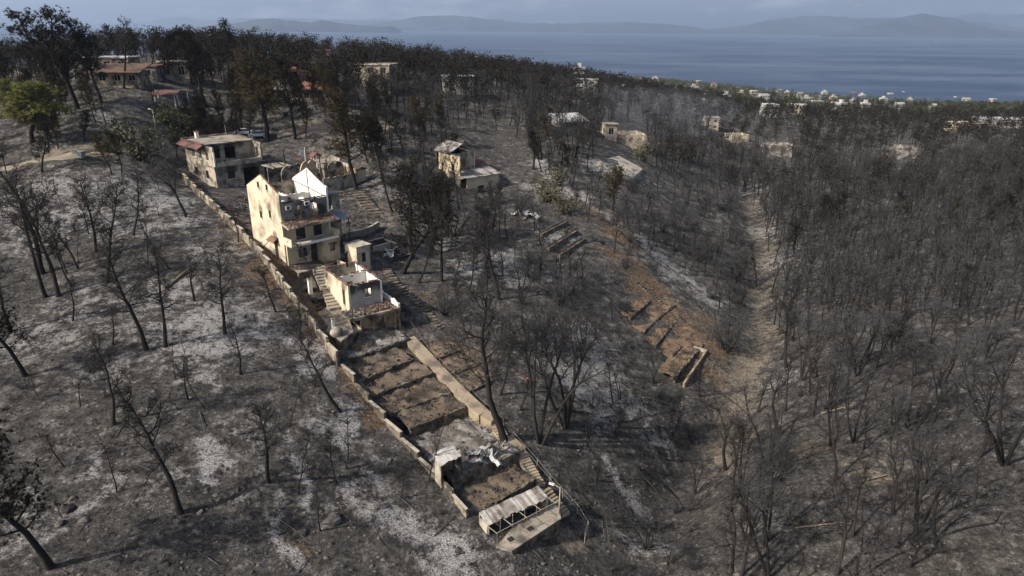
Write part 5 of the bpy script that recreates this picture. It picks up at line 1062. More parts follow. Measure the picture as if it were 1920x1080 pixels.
# ---------- farther ruins and houses: walls with real openings, roof, windows
def cottage(name, label, px, wx, wy, h, rot, wmat='far_cream', roof='flat', rmat='concrete_pale', storeys=1, win=3, group=None, ruined=False, lift=0.0):
    g = G(*px); o = empty(name, (g[0], g[1], float(HD(g[0], g[1])) - .2 + lift), math.radians(rot), label, 'house', group); seed = int(px[0] + px[1]); sh = h / storeys
    hol = []; 
    for s_ in range(storeys):
        for i in range(win):
            x_ = -wx / 2 + wx * (i + .5) / win; hol.append((x_ - wx / win * .22, x_ + wx / win * .22, s_ * sh + sh * .32, s_ * sh + sh * .78))
    rg = .5 if ruined else 0
    wall(o, 'wall', M[wmat], 'x', -wy / 2, .3, -wx / 2, wx / 2, -3, h, hol, rag=rg, seed=seed); wall(o, 'wall', M[wmat], 'x', wy / 2 - .3, .3, -wx / 2, wx / 2, -3, h, [], rag=rg, seed=seed + 1)
    wall(o, 'wall', M[wmat], 'y', -wx / 2, .3, -wy / 2 + .3, wy / 2 - .3, -3, h, [(-.7, .7, h * .35, h * .7)], rag=rg, seed=seed + 2); wall(o, 'wall', M[wmat], 'y', wx / 2 - .3, .3, -wy / 2 + .3, wy / 2 - .3, -3, h, [], rag=rg, seed=seed + 3)
    if not ruined:
        for (a, b_, c, d_) in hol: window(o, 'x', -wy / 2 + .15, a, b_, c, d_, 'frame', 'glass', sill=False)
    if roof == 'flat': boxp(o, 'roof', M[rmat], -wx / 2 - .3, wx / 2 + .3, -wy / 2 - .3, wy / 2 + .3, h + .002, h + .3)
    elif roof == 'hip':
        e = .5; a, b_ = wx / 2 + e, wy / 2 + e; r_ = max(0, a - b_); MB().add([(-a,-b_,h),(a,-b_,h),(a,b_,h),(-a,b_,h),(-r_,0,h+b_*.45),(r_,0,h+b_*.45),(-a,-b_,h-.15),(a,-b_,h-.15),(a,b_,h-.15),(-a,b_,h-.15)], [(0,1,5,4),(1,2,5),(2,3,4,5),(3,0,4),(0,6,7,1),(1,7,8,2),(2,8,9,3),(3,9,6,0),(9,8,7,6)]).build('roof', M[rmat], o)
    elif roof == 'shed': MB().add([(-wx/2-.8,-wy/2-1.4,h),(wx/2+.8,-wy/2-1.4,h),(wx/2+.8,wy/2+.5,h+1.5),(-wx/2-.8,wy/2+.5,h+1.5),(-wx/2-.8,-wy/2-1.4,h-.2),(wx/2+.8,-wy/2-1.4,h-.2),(wx/2+.8,wy/2+.5,h+1.3),(-wx/2-.8,wy/2+.5,h+1.3)], [(0,1,2,3),(7,6,5,4),(0,4,5,1),(1,5,6,2),(2,6,7,3),(3,7,4,0)]).build('roof', M[rmat], o)
    if ruined: rubble(o, 'house_rubble', M['rubble'], lambda r: (wx * (r.random() - .5), wy * (r.random() - .5), .3 + .5 * r.random()), 60, .15, .7, seed)
    return o
cottage('brown_roofed_house', 'low house with brown tiled shed roof on the upper left hillside', (232,156), 9.5, 6.5, 3.0, 8, 'sooty_light', 'shed', 'tile_brown')
cottage('flat_white_house', 'house with pale flat roof just above the brown roof', (215,131), 10.5, 7, 3.4, 4, 'sooty_light', 'flat', 'slab_white')
cottage('small_outbuilding', 'dark outbuilding right of the brown-roofed house', (284,148), 5, 5, 3.2, 5, 'sooty', 'flat', 'tile_brown', win=1)
cottage('ruined_house', 'ruin with burnt red roof edge and square tower on the far slope', (1165,262), 13, 8, 2.6, 12, 'far_cream', 'none', 'tile', win=4, ruined=True)
cottage('ruin_tower', 'small square block at the corner of the far burnt ruin', (1142,258), 3.6, 3.4, 4.2, 12, 'far_cream', 'flat', 'concrete', win=1)
cottage('collapsed_house', 'pale collapsed house in the dark wood above the dry stream', (1455,288), 11, 7, 3.4, -10, 'far_burnt', 'none', win=3, ruined=True, lift=1.2)
cottage('roofless_house', 'roofless pale house shell with two openings in the right-hand wood', (1685,292), 10, 8, 4.4, 5, 'far_burnt', 'none', win=2, ruined=True, lift=1.2)
cottage('small_villa', 'small two-storey cream villa amid the dark trees', (1332,238), 6.2, 5, 5.2, -5, 'far_cream', 'flat', 'concrete_pale', 2, 2)
cottage('sheet_roofed_hut', 'hut with two pale tilted roof planes in the wood', (1065,238), 8, 6, 2.6, 20, 'far_white', 'shed', 'slab_white', win=1)
cottage('pale_house', 'pale house behind dark pines near the red roofs', (595,128), 9, 7, 6, 10, 'far_white', 'flat', 'tile_far', 2, 2)
cottage('pale_house', 'cream house half hidden left of the central ridge', (705,160), 11, 8, 6.5, -8, 'far_cream', 'flat', 'concrete_pale', 2, 3)
cottage('pale_house', 'white house fragment in the dense wood below the ridge', (858,172), 9, 7, 5, 14, 'far_white', 'flat', 'slab_white', 2, 2)
cottage('red_roofed_house', 'long low house with red tiled roof behind the browned pine', (590,182), 11, 7, 3.0, 5, 'far_cream', 'hip', 'tile_far', 1, 4)
cottage('red_roofed_house', 'orange-roofed house just left of the central ridge', (548,160), 11, 8, 3.4, -6, 'far_white', 'hip', 'tile_far', 1, 3)
cottage('pale_house', 'cream house between dark trunks at the far left', (105,120), 9, 7, 5.5, 10, 'far_cream', 'flat', 'concrete_pale', 2, 2)
cottage('pale_house', 'small cream house right of the leaning dark pine', (335,150), 7, 6, 4.5, 10, 'far_cream', 'flat', 'concrete_pale', 1, 2)
cottage('pale_house', 'white house at the edge of the burnt wood', (1100,168), 10, 8, 5, -10, 'far_white', 'flat', 'slab_white', 2, 2)
cottage('stepped_villa', 'long white flat-roofed villa at the far right', (1880,238), 34, 12, 4.5, -4, 'far_white', 'flat', 'slab_white', 1, 8)
cottage('stepped_villa', 'pale low house half buried in trees at the right', (1810,245), 18, 10, 4, 6, 'far_cream', 'flat', 'concrete_pale', 1, 4)
cottage('ruined_house', 'small pale ruin left of the roofless house shell', (1380,262), 8, 6, 3, 15, 'far_cream', 'none', win=2, ruined=True)
# concrete pad below the far ruin
W_ = [G(u, v) for u, v in ((1118,302),(1160,292),(1205,322),(1188,338),(1128,322))]; c = np.mean(W_, 0); o = MB().prism([(q[0] - c[0], q[1] - c[1]) for q in W_], [q[2] - c[2] - 1.5 for q in W_], [.75 * (q[2] - c[2]) + .35 for q in W_]).build('concrete_pad', M['concrete_pale']); o.location = c; tag(o, 'pale concrete pad below the far ruin with the red roof edge', 'slab')
# kiosk with little red roof, swing frame, washing line posts
g = G(314, 196); KO = empty('kiosk', g, math.radians(10), 'little open kiosk with pinkish red roof', 'kiosk')
for xx in (-2.2, 2.0):
    for yy_ in (-1.4, 1.2): boxp(KO, 'post', M['frame'], xx, xx + .2, yy_, yy_ + .2, -.5, 2.5)
MB().add([(-2.8,-2,2.4),(2.8,-2,2.4),(2.8,1.9,3.1),(-2.8,1.9,3.1),(-2.8,-2,2.26),(2.8,-2,2.26),(2.8,1.9,2.96),(-2.8,1.9,2.96)], [(0,1,2,3),(7,6,5,4),(0,4,5,1),(1,5,6,2),(2,6,7,3),(3,7,4,0)]).build('roof', M['tile_red'], KO)
g = G(343, 190); o = empty('metal_frame', g, math.radians(35), 'bare white goal-like frame right of the kiosk', 'frame')
for xx in (-1.2, 1.2): MB().bar((xx, 0, -.3), (xx, 0, 2.6), .12).build('post', M['frame'], o)
MB().bar((-1.2, 0, 2.6), (1.2, 0, 2.6), .12).build('crossbar', M['frame'], o)

# ---------- cars behind the flat-roofed house
def car(label, px, rot, paint):
    g = G(*px); o = empty('parked_car', (g[0], g[1], float(HD(g[0], g[1])) + .1), math.radians(rot), label, 'car'); mt, t, b = new_mat('car_paint'); b.inputs['Base Color'].default_value = (*paint, 1); b.inputs['Roughness'].default_value = .35; b.inputs['Metallic'].default_value = .3
    prof = [(-2.05,.35),(-2.1,.65),(-1.95,.85),(-1.1,.92),(1.35,.98),(2.0,.92),(2.1,.6),(2.05,.35)]; k = len(prof); mb = MB(); mb.add([(x, -.85, z) for x, z in prof] + [(x, .85, z) for x, z in prof], [tuple(range(k))[::-1], tuple(range(k, 2 * k))] + [(i, (i + 1) % k, (i + 1) % k + k, i + k) for i in range(k)]); bd = mb.build('body', mt, o)
    cab = [(-1.05,.93),(-.45,1.42),(.85,1.45),(1.55,.99)]; k = 4; mb = MB(); mb.add([(x, -.82 + (.12 if z > 1.2 else 0), z) for x, z in cab] + [(x, .82 - (.12 if z > 1.2 else 0), z) for x, z in cab], [tuple(range(k))[::-1], tuple(range(k, 2 * k))] + [(i, (i + 1) % k, (i + 1) % k + k, i + k) for i in range(k)]); mb.build('cabin', M['glass'], o)
    MB().box(-.42, .82, -.70, .70, 1.452, 1.49).build('roof', mt, o)
    for x_ in (-1.3, 1.3):
        for y_ in (-.86, .86):
            wh = MB().lathe([(.32, -.1), (.32, .1)], 12).build('wheel', M['char'], o); wh.matrix_local = Matrix.Translation((x_, y_, .32)) @ Matrix.Rotation(math.pi / 2, 4, 'X')
            rm = MB().lathe([(.18, -.11), (.18, .11)], 10).build('rim', M['frame'], wh)
    for y_ in (-.6, .6): boxp(bd, 'headlight', M['frame'], -2.12, -2.05, y_ - .16, y_ + .16, .62, .76)
car('silver car parked under pines behind the flat-roofed house', (456,254), 12, (.55,.58,.62)); car('pale blue-grey car behind the silver one', (484,256), 20, (.45,.49,.56))
# dumpster on the road
g = G(151, 302); o = empty('dumpster', (g[0], g[1], float(HD(g[0], g[1])) + .15), math.radians(-8), 'grey-green metal dumpster standing alone by the dirt road', 'dumpster')
M['bin'] = surf('bin_metal', (.30,.33,.30), (.20,.22,.20), 3, .5)
MB().add([(-.75,-.45,.25),(.75,-.45,.25),(.75,.45,.25),(-.75,.45,.25),(-.95,-.62,1.35),(.95,-.62,1.35),(.95,.62,1.35),(-.95,.62,1.35)], [(0,3,2,1),(0,1,5,4),(1,2,6,5),(2,3,7,6),(3,0,4,7)]).build('body', M['bin'], o); boxp(o, 'inside', M['char'], -.85, .85, -.52, .52, 1.0, 1.15)
MB().box(-1.0, 1.0, -.68, -.60, 1.3, 1.42).box(-1.0, 1.0, .60, .68, 1.3, 1.42).box(-1.0, -.92, -.60, .60, 1.3, 1.42).box(.92, 1.0, -.60, .60, 1.3, 1.42).build('rim', M['bin'], o)
for x_ in (-.6, .6):
    for y_ in (-.35, .35): boxp(o, 'wheel', M['char'], x_ - .08, x_ + .08, y_ - .04, y_ + .04, .05, .245)

# ---------- terraced plot across the hollow, with basin
def plank_wall(label, a, b_, h, mat, th=.3, name='retaining_wall'):
    ga, gb = G(*a), G(*b_); o = empty(name, ga, 0, label, 'wall'); d_ = gb - ga; n = max(2, int(np.linalg.norm(d_[:2]) / 1.6)); t_ = d_[:2] / np.linalg.norm(d_[:2]); nx = np.array([-t_[1], t_[0]]) * th / 2
    for i in range(n):
        p, q = d_ * i / n, d_ * (i + 1) / n; j = random.uniform(-.08, .08); MB().prism([tuple(p[:2] + nx), tuple(q[:2] + nx), tuple(q[:2] - nx), tuple(p[:2] - nx)], [p[2] - .8, q[2] - .8, q[2] - .8, p[2] - .8], [p[2] + h + j, q[2] + h + j, q[2] + h + j, p[2] + h + j]).build('block', mat, o)
    return o
M['soil_orange'] = surf('orange_clay_soil', (.27,.185,.115), (.16,.108,.068), .8, soot=(.06,.048,.038), soot_amt=.36, soot_scale=.6, grit=.06)
jt = random.Random(4)
for k, lb in enumerate(('uppermost', 'second', 'third', 'fourth', 'lowest')):
    f = k / 4; j1, j2, j3 = jt.uniform(-12, 10), jt.uniform(-16, 12), jt.uniform(-6, 6); terrace('terrace', lb + ' orange clay bed of the far terraced plot above the stream', (1186 + 82 * f + j1, 592 + 118 * f - j1 * .8), (1232 + 84 * f + j2, 556 + 88 * f - j2 * .8 + j3), jt.uniform(1.6, 2.6), jt.uniform(.35, .75), M['soil_orange'], 120 + k, .2)
for a, b_, h, lb, mm in (((1282,722),(1324,660),.35,'pale lowest wall of the far terraced plot','path'),((1300,652),(1324,660),.3,'short pale end wall of the dark basin','concrete_pale')):
    plank_wall(lb, a, b_, h, M[mm])
stones('stone_row', 'row of loose boulders edging the orange slope above the terraced plot', [(1192,528),(1222,552),(1245,572),(1270,592),(1290,610)], 24, .8, M['stone'])
# ---------- shore houses
rs = random.Random(9); GRP = 'small white houses among the trees by the shore'
SHORE = [(1045,134),(1060,133),(1098,136),(1110,138),(1142,139),(1155,139),(1170,141),(1190,143),(1212,145),(1245,150),(1262,148),(1290,150),(1120,150),(1150,152),(1200,152),(1228,154),(1338,164),(1368,158),(1420,160),(1440,162),(1490,165),(1500,180),(1530,184),(1600,176),(1615,180),(1668,180),(1692,178),(1730,176),(1810,190),(1750,205),(1600,190),(1560,190),(1495,212),(1440,215),(1390,176),(1315,185),(1175,160),(1075,145),(1085,150),(1280,165),(1300,172),(1412,178),(1530,200),(1470,200),(1020,133),(1128,141),(1275,154),(1310,158),(1385,166),(1460,170),(1475,176),(1545,176),(1655,190),(1705,188),(1790,186),(1860,192),(1510,192),(1430,190),(1360,190),(1240,168),(1160,150),(1100,146),(1685,200),(1620,205),(1575,205)]
def shore_label(u, v, wx, h, wy):
    size = 'narrow' if wx < 9.6 else 'wide' if wx > 11.6 else 'mid-sized'; tall = 'single-storey' if h < 5 else 'two-storey'
    col = 'at the left end of the shore row' if u < 1090 else 'left of the tall white shore block' if u < 1180 else 'beside the tall white shore block' if u < 1300 else 'near the orange-roofed shore house' if u < 1400 else 'below the lone boat' if u < 1500 else 'left of the large right-hand shore houses' if u < 1640 else 'right end of the shore'
    row = 'at the water' if v < 141 + (u - 1000) * .052 else 'set back uphill'
    return f'{size} {tall} pale house {col}, {row}'
for k, (u, v) in enumerate(SHORE):
    sp_lb = {(1245,150): 'tallest white block on the shore left of the gap', (1338,164): 'orange-roofed white house on the shore slope', (1290,150): 'long white terraced house at the water edge', (1420,160): 'white house with tower-like upper floor near the boat', (1600,176): 'tan-roofed house among right-hand shore trees', (1692,178): 'large white house with many openings at the right shore', (1730,176): 'second large white house close to the right shore', (1810,190): 'long low white house near the right end of the shore', (1098,136): 'bright white house left of the shore row'}.get((u, v))
    orange = (u, v) in ((1338,164),(1600,176),(1120,150),(1368,158)); big = (u, v) in ((1245,150),(1692,178),(1730,176),(1290,150))
    g = G(u, v + 3); wx = rs.uniform(6, 9.5) * (1.5 if big else 1); wy = rs.uniform(6, 8); h = rs.choice((3.4, 5.6, 5.9)) * (1.5 if (u, v) == (1245,150) else 1)
    o = empty('shore_house', (g[0], g[1], float(HD(g[0], g[1])) + 1.2), rs.uniform(-.3, .3), sp_lb or shore_label(u, v, wx, h, wy), 'house', None if sp_lb else GRP)
    wm = M[rs.choice(('far_white', 'far_white', 'far_cream')) if not big else 'far_white']
    boxp(o, 'wall', wm, -wx/2, wx/2, -wy/2, wy/2, -6, h)
    for s_ in range(2 if h > 5 else 1):
        for i in range(4): xw = -wx/2 + wx * (i + .5) / 4; boxp(o, 'window', M['glass'], xw - .6, xw + .6, -wy/2 - .05, -wy/2 - .003, 1.0 + s_ * 2.6, 2.2 + s_ * 2.6)
    if orange: e = .6; a, b_ = wx/2 + e, wy/2 + e; r_ = max(0, a - b_); MB().add([(-a,-b_,h),(a,-b_,h),(a,b_,h),(-a,b_,h),(-r_,0,h+b_*.5),(r_,0,h+b_*.5)], [(0,1,5,4),(1,2,5),(2,3,4,5),(3,0,4),(3,2,1,0)]).build('roof', M['tile_far'], o)
    else:
        boxp(o, 'roof', M['slab_white'], -wx/2 - .2, wx/2 + .2, -wy/2 - .2, wy/2 + .2, h + .002, h + .35)
        if rs.random() < .5: boxp(o, 'stair_tower', wm, -wx/5, wx/6, -wy/4, wy/4, h + .352, h + 2.6)
# ---------- boats and aircraft
def boat(name, label, u, v, L, rot):
    p = atz(u, v, 0); o = empty(name, (p[0], p[1], 0), rot, label, 'boat'); a = L / 2; w_ = L * .16
    MB().add([(-a,-w_,.9),(a*.6,-w_,1.0),(a,0,1.3),(a*.6,w_,1.0),(-a,w_,.9),(-a,-w_*.7,-.4),(a*.5,-w_*.6,-.4),(a*.8,0,-.4),(a*.5,w_*.6,-.4),(-a,w_*.7,-.4)], [(0,1,2,3,4),(5,9,8,7,6),(0,5,6,1),(1,6,7,2),(2,7,8,3),(3,8,9,4),(4,9,5,0)]).build('hull', M['far_white'], o)
    MB().box(-a*.5, a*.25, -w_*.6, w_*.6, 1.0, 1 + L * .16).build('cabin', M['far_white'], o); MB().bar((0, 0, 1), (0, 0, L * .55), L * .012).build('mast', M['frame'], o)
    wk = MB().add([(-a,-w_*.6,.12),(-a,w_*.6,.12),(-a - L*1.5,w_*1.8,.12),(-a - L*1.5,-w_*1.8,.12),(-a,0,.3),(-a-L*1.5,0,.25)], [(0,4,5,3),(4,1,2,5)]).build('wake', M['far_white'], o); return o
boat('motor_boat', 'lone white boat on the sea right of the middle', 1427, 121, 9, .6); boat('ferry', 'tiny white ferry far out near the right mountains', 1753, 81, 34, 3.3); boat('ferry', 'tiny distant vessel left of the right mountains', 1450, 76, 30, .1)
def aircraft(label, u, v, dist, span):
    p = P(u, v, dist); o = empty('aircraft', p, .5, label, 'aircraft'); s_ = span
    MB().lathe([(.02*s_, -.4*s_), (.05*s_, -.25*s_), (.06*s_, 0), (.05*s_, .25*s_), (.01*s_, .4*s_)], 8).build('fuselage', M['pole'], o, True).rotation_euler = (math.pi / 2, 0, 0)
    MB().add([(0,-.06*s_,0),(0,.08*s_,0),(-.5*s_,.05*s_,.06*s_),(-.5*s_,-.02*s_,.06*s_),(.5*s_,.05*s_,.06*s_),(.5*s_,-.02*s_,.06*s_),(0,-.06*s_,.02*s_),(0,.08*s_,.02*s_)], [(0,1,2,3),(1,0,5,4),(7,6,3,2),(6,7,4,5)]).build('wing', M['pole'], o)
    MB().box(-.01*s_, .01*s_, .28*s_, .4*s_, 0, .12*s_).build('tail', M['red_pipe'], o)
aircraft('small aircraft in the sky over the right mountains', 1607, 10, 1500, 13); aircraft('tiny distant aircraft over the hazy rounded mountain', 1522, 36, 2500, 12)

# ---------- loose things on the ground
def boulder(name, label, px, s_, seed, mat='rock', group=None):
    g = G(*px); bm = bmesh.new(); bmesh.ops.create_icosphere(bm, subdivisions=2, radius=1); r = random.Random(seed); k = [Vector((r.gauss(0, 1), r.gauss(0, 1), r.gauss(0, 1))).normalized() for _ in range(9)]; dst = [r.uniform(.45, .8) for _ in k]
    for v_ in bm.verts:
        for n_, d_ in zip(k, dst):
            e = v_.co.dot(n_) - d_
            if e > 0: v_.co -= n_ * e
        v_.co.x *= s_ * 1.25; v_.co.y *= s_; v_.co.z *= s_ * .75
    me = bpy.data.meshes.new(name); bm.to_mesh(me); bm.free(); o = link(name, me, M[mat]); o.location = (g[0], g[1], float(HD(g[0], g[1])) - s_ * .12); o.rotation_euler = (0, 0, r.random() * 6); tag(o, label, 'rock', group); return o
for k, (px, s_, lb) in enumerate([((122,948),.75,'largest square boulder in the lower left rock group'),((152,975),.6,'second boulder of the lower left rock group'),((112,975),.5,'small boulder left in the lower left rock group'),((135,930),.35,'small boulder on top of the lower left rock group'),((375,957),.4,'lone boulder right of the crooked pine foot'),((160,652),.6,'pale rounded boulder in the dark mid left rocks'),((140,660),.45,'boulder left of the pale rounded one'),((172,645),.4,'boulder right of the pale rounded one'),((96,677),.35,'isolated boulder at the left below the rocks'),((732,862),.35,'pale rock outside the garden wall'),((960,827),.35,'pale block at the top of the long garden steps'),((620,975),.9,'dark overhanging rock on the lower slope'),((560,1000),.7,'rock on the lower slope below the thin sapling'),((45,935),.4,'half buried rock near the bottom left pine'),((860,1030),.5,'rock in the ash below the broken garden wall')]): boulder('boulder', lb, px, s_, 300 + k)
g = G(993, 714); o = MB().bar((-.45, .22, .06), (.45, -.22, .1), .16, n=10).build('clay_pipe', M['red_pipe']); o.location = (g[0], g[1], float(HD(g[0], g[1])) + .05); tag(o, 'orange clay pipe lying on the slope below the garden', 'pipe')
def log(label, a, b_, rad, mat='bark'):
    ga, gb = G(*a), G(*b_); s = Segs(); d_ = gb - ga; n = 5; pts = [d_ * i / n + np.array([0, 0, .15 + .05 * (i % 2)]) for i in range(n + 1)]; s.poly(pts, [rad * (1 - .5 * i / n) for i in range(n + 1)], 6); o = link('fallen_log', s.mesh('fallen_log', True), M[mat]); o.location = (ga[0], ga[1], float(HD(ga[0], ga[1]))); tag(o, label, 'log')
log('pale fallen trunk lying across the upper ash patch', (312,540), (358,500), .22, 'straw'); log('fallen charred trunk under the broad-crowned trees', (1040,770), (1110,780), .16); log('pale fallen trunk on the clearing of the right slope', (1612,905), (1662,892), .15, 'straw'); log('fallen branch by the sandy stream bed', (1540,775), (1600,760), .12, 'straw'); log('long thin fallen trunk low on the right slope', (1490,990), (1580,980), .10, 'straw'); log('charred trunk leaning in the gully', (1190,870), (1250,940), .16)

rb = np.random.default_rng(77); sb = Segs()                  # fallen boughs and snapped limbs lying about
for _ in range(420):
    y_ = 34 + 110 * rb.random() ** 1.2; x_ = (rb.random() * 2 - 1) * (.8 * y_ + 12)
    if in_poly(x_, y_, PLOT): continue
    z_ = float(HD(x_, y_)); a_ = rb.random() * 6.28; L_ = .8 + 2.6 * rb.random() ** 2; p_ = np.array([x_, y_, z_ + .06]); q_ = p_ + np.array([math.cos(a_) * L_, math.sin(a_) * L_, 0]); q_[2] = float(HD(q_[0], q_[1])) + .1; m_ = (p_ + q_) / 2 + np.array([0, 0, .08]); r_ = .025 + .05 * rb.random(); sb.poly([p_, m_, q_], [r_, r_ * .8, r_ * .4], 4)
    for _k in range(2): sb.stick(m_, m_ + rdir(rb, q_ - p_, .8) * L_ * .3, r_ * .5, 0)
tag(link('fallen_boughs', sb.mesh('fallen_boughs'), M['twig_grey']), 'charred fallen boughs scattered over the slopes', 'branches', kind='stuff')
# ---------- smoke still hanging over the valley
sv = bmesh.new(); bmesh.ops.create_icosphere(sv, subdivisions=3, radius=1.0)
for v_ in sv.verts:
    k = 1 + .35 * (vnoise(v_.co.x * 2 + 5, v_.co.y * 2 + v_.co.z, 5) - .5); v_.co = Vector((v_.co.x * 30 * k, v_.co.y * 45 * k, v_.co.z * 8 * k))
me = bpy.data.meshes.new('smoke'); sv.to_mesh(me); sv.free(); mt = bpy.data.materials.new('valley_smoke'); mt.use_nodes = True; t = mt.node_tree; t.nodes.clear(); vo = nd(t, 'ShaderNodeVolumePrincipled'); vo.inputs['Color'].default_value = (.62, .74, .95, 1); vo.inputs['Density'].default_value = .0007; oo = t.nodes.new('ShaderNodeOutputMaterial'); t.links.new(vo.outputs[0], oo.inputs['Volume'])
so_ = link('smoke', me, mt); gs = G(1215, 245); so_.location = (gs[0], gs[1], gs[2] + 7); tag(so_, 'faint blue smoke drifting over the wooded valley', 'smoke', kind='stuff')
# ---------- man on the upper terrace
g = G(263, 186); pr = empty('person', (g[0], g[1], float(HD(g[0], g[1])) + .1), math.radians(20), 'person in white shirt and dark shorts standing on the upper terrace', 'person')
sk = {'pel': (0,0,.92,.15), 'chest': (0,-.03,1.28,.17), 'neck': (0,-.05,1.50,.065), 'head': (0,-.08,1.64,.10), 'crn': (0,-.07,1.72,.085), 'ls': (-.19,-.02,1.40,.07), 'le': (-.27,.02,1.12,.05), 'lh': (-.25,-.14,.90,.04), 'rs': (.19,-.02,1.40,.07), 're': (.28,.02,1.12,.05), 'rh': (.27,-.14,.90,.04), 'lk': (-.11,-.02,.50,.075), 'la': (-.12,.03,.09,.05), 'lf': (-.13,-.14,.04,.045), 'lhip': (-.10,0,.84,.10), 'rk': (.12,-.08,.50,.075), 'ra': (.13,0,.09,.05), 'rf': (.14,-.17,.04,.045), 'rhip': (.10,0,.84,.10)}
kk = list(sk); ed = [('pel','chest'),('chest','neck'),('neck','head'),('head','crn'),('chest','ls'),('ls','le'),('le','lh'),('chest','rs'),('rs','re'),('re','rh'),('pel','lhip'),('lhip','lk'),('lk','la'),('la','lf'),('pel','rhip'),('rhip','rk'),('rk','ra'),('ra','rf')]
me = bpy.data.meshes.new('body'); me.from_pydata([sk[k_][:3] for k_ in kk], [(kk.index(a), kk.index(b_)) for a, b_ in ed], []); bo = link('body', me, None, pr)
md = bo.modifiers.new('skin', 'SKIN'); md.use_smooth_shade = True; bo.modifiers.new('sub', 'SUBSURF').render_levels = 1
for i, k_ in enumerate(kk): sv = me.skin_vertices[0].data[i]; sv.radius = (sk[k_][3], sk[k_][3] * .8); sv.use_root = (i == 0)
bpy.context.view_layer.update(); ev = bo.evaluated_get(bpy.context.evaluated_depsgraph_get()); m2 = bpy.data.meshes.new_from_object(ev); bo.modifiers.clear(); bo.data = m2; m2.materials.clear()
M['skin'] = surf('skin', (.42,.26,.18), (.38,.23,.16), 3, .6, grit=0); M['shirt'] = surf('white_cotton', (.78,.78,.80), (.70,.70,.72), 5, .9, grit=0); M['shorts'] = surf('navy_cotton', (.03,.035,.06), (.04,.04,.06), 5, .9, grit=0)
for k_ in ('skin', 'shirt', 'shorts', 'char'): m2.materials.append(M[k_])
for f in m2.polygons:
    z = sum(m2.vertices[i].co.z for i in f.vertices) / len(f.vertices); x = abs(sum(m2.vertices[i].co.x for i in f.vertices) / len(f.vertices))
    f.material_index = 3 if z > 1.69 or z < .07 else (1 if z > .98 and z < 1.48 and not (x > .25 and z < 1.15) else (2 if .48 < z <= .98 and x < .22 else 0))

# ---------- litter: stones, char and dead twigs strewn over the burnt ground
def litter(name, label, n, s0, s1, mat, seed, ymax=150, flat=.6):
    r = np.random.default_rng(seed); y = 30 + (ymax - 30) * r.random(n) ** 1.3; x = (r.random(n) * 2 - 1) * (.8 * y + 15); k = ~in_poly(x, y, PLOT); x, y = x[k], y[k]; n = len(x); z = HD(x, y)
    base = np.array([(1,0,0),(-1,0,0),(0,1,0),(0,-1,0),(0,0,1),(0,0,-1)], float); tr = np.array([(0,2,4),(2,1,4),(1,3,4),(3,0,4)])
    s_ = s0 + (s1 - s0) * r.random(n) ** 3; V = base[None] * s_[:, None, None] * (.5 + r.random((n, 6, 3))) * np.array([1, 1, flat]); a = r.random(n) * 6.28; ca, sa = np.cos(a)[:, None], np.sin(a)[:, None]
    V = np.stack([V[..., 0] * ca - V[..., 1] * sa + x[:, None], V[..., 0] * sa + V[..., 1] * ca + y[:, None], V[..., 2] + z[:, None] + .02], -1); T = (tr[None] + (np.arange(n) * 6)[:, None, None]).reshape(-1, 3)
    tag(link(name, np_mesh(name, V.reshape(-1, 3), T), M[mat]), label, 'stones', kind='stuff')
litter('ground_stones', 'dark stones and char lumps strewn over the burnt slopes', 16000, .04, .30, 'rock', 1); litter('ground_stones', 'pale stones strewn over the burnt slopes', 9000, .03, .20, 'stone', 2)
r = np.random.default_rng(5); n = 15000; y = 30 + 140 * r.random(n) ** 1.2; x = (r.random(n) * 2 - 1) * (.8 * y + 15); k = ~in_poly(x, y, PLOT); x, y = x[k], y[k]; n = len(x); z = HD(x, y); a = r.random(n) * 6.28; L = .3 + 1.1 * r.random(n) ** 2; tl = r.random(n) ** 2 * .9
d_ = np.stack([np.cos(a) * np.cos(tl), np.sin(a) * np.cos(tl), np.sin(tl)], -1); p0 = np.stack([x, y, z + .04], -1); sd_ = np.stack([-np.sin(a), np.cos(a), 0 * a], -1) * .018; V = np.stack([p0 - sd_, p0 + sd_, p0 + np.array([0, 0, .03]), p0 + d_ * L[:, None]], 1); T = (np.array([(0,1,3),(1,2,3),(2,0,3)])[None] + (np.arange(n) * 4)[:, None, None]).reshape(-1, 3)
rt = np.random.default_rng(8); ct = []; k6 = 7                # burnt tussocks: sprays of short stalks
yt = 32 + 130 * rt.random(9000) ** 1.2; xt = (rt.random(9000) * 2 - 1) * (.8 * yt + 15); kt = ~in_poly(xt, yt, PLOT) & (fbm(xt / 6, yt / 6, 44, 3) > .40); xt, yt = xt[kt], yt[kt]; nt_ = len(xt); zt2 = HD(xt, yt)
at_ = rt.random((nt_, k6)) * 6.28; tt = .2 + .9 * rt.random((nt_, k6)); Lt_ = (.15 + .45 * rt.random((nt_, 1)) ** 2) * (.6 + .7 * rt.random((nt_, k6))); dt = np.stack([np.cos(at_) * np.sin(tt), np.sin(at_) * np.sin(tt), np.cos(tt)], -1)
p0t = np.stack([xt, yt, zt2], -1)[:, None] + dt * .03; st = np.stack([-np.sin(at_), np.cos(at_), 0 * at_], -1) * .022; Vt = np.stack([p0t - st, p0t + st, p0t + dt * Lt_[..., None]], 2).reshape(-1, 3)
tag(link('burnt_tussocks', np_mesh('burnt_tussocks', Vt, np.arange(len(Vt)).reshape(-1, 3)), M['twig_dark']), 'charred grass tussocks dotting the burnt slopes', 'tussocks', kind='stuff')
tag(link('dead_twigs', np_mesh('dead_twigs', V.reshape(-1, 3), T), M['twig_dark']), 'charred twigs and stalks littering the slopes', 'twigs', kind='stuff')

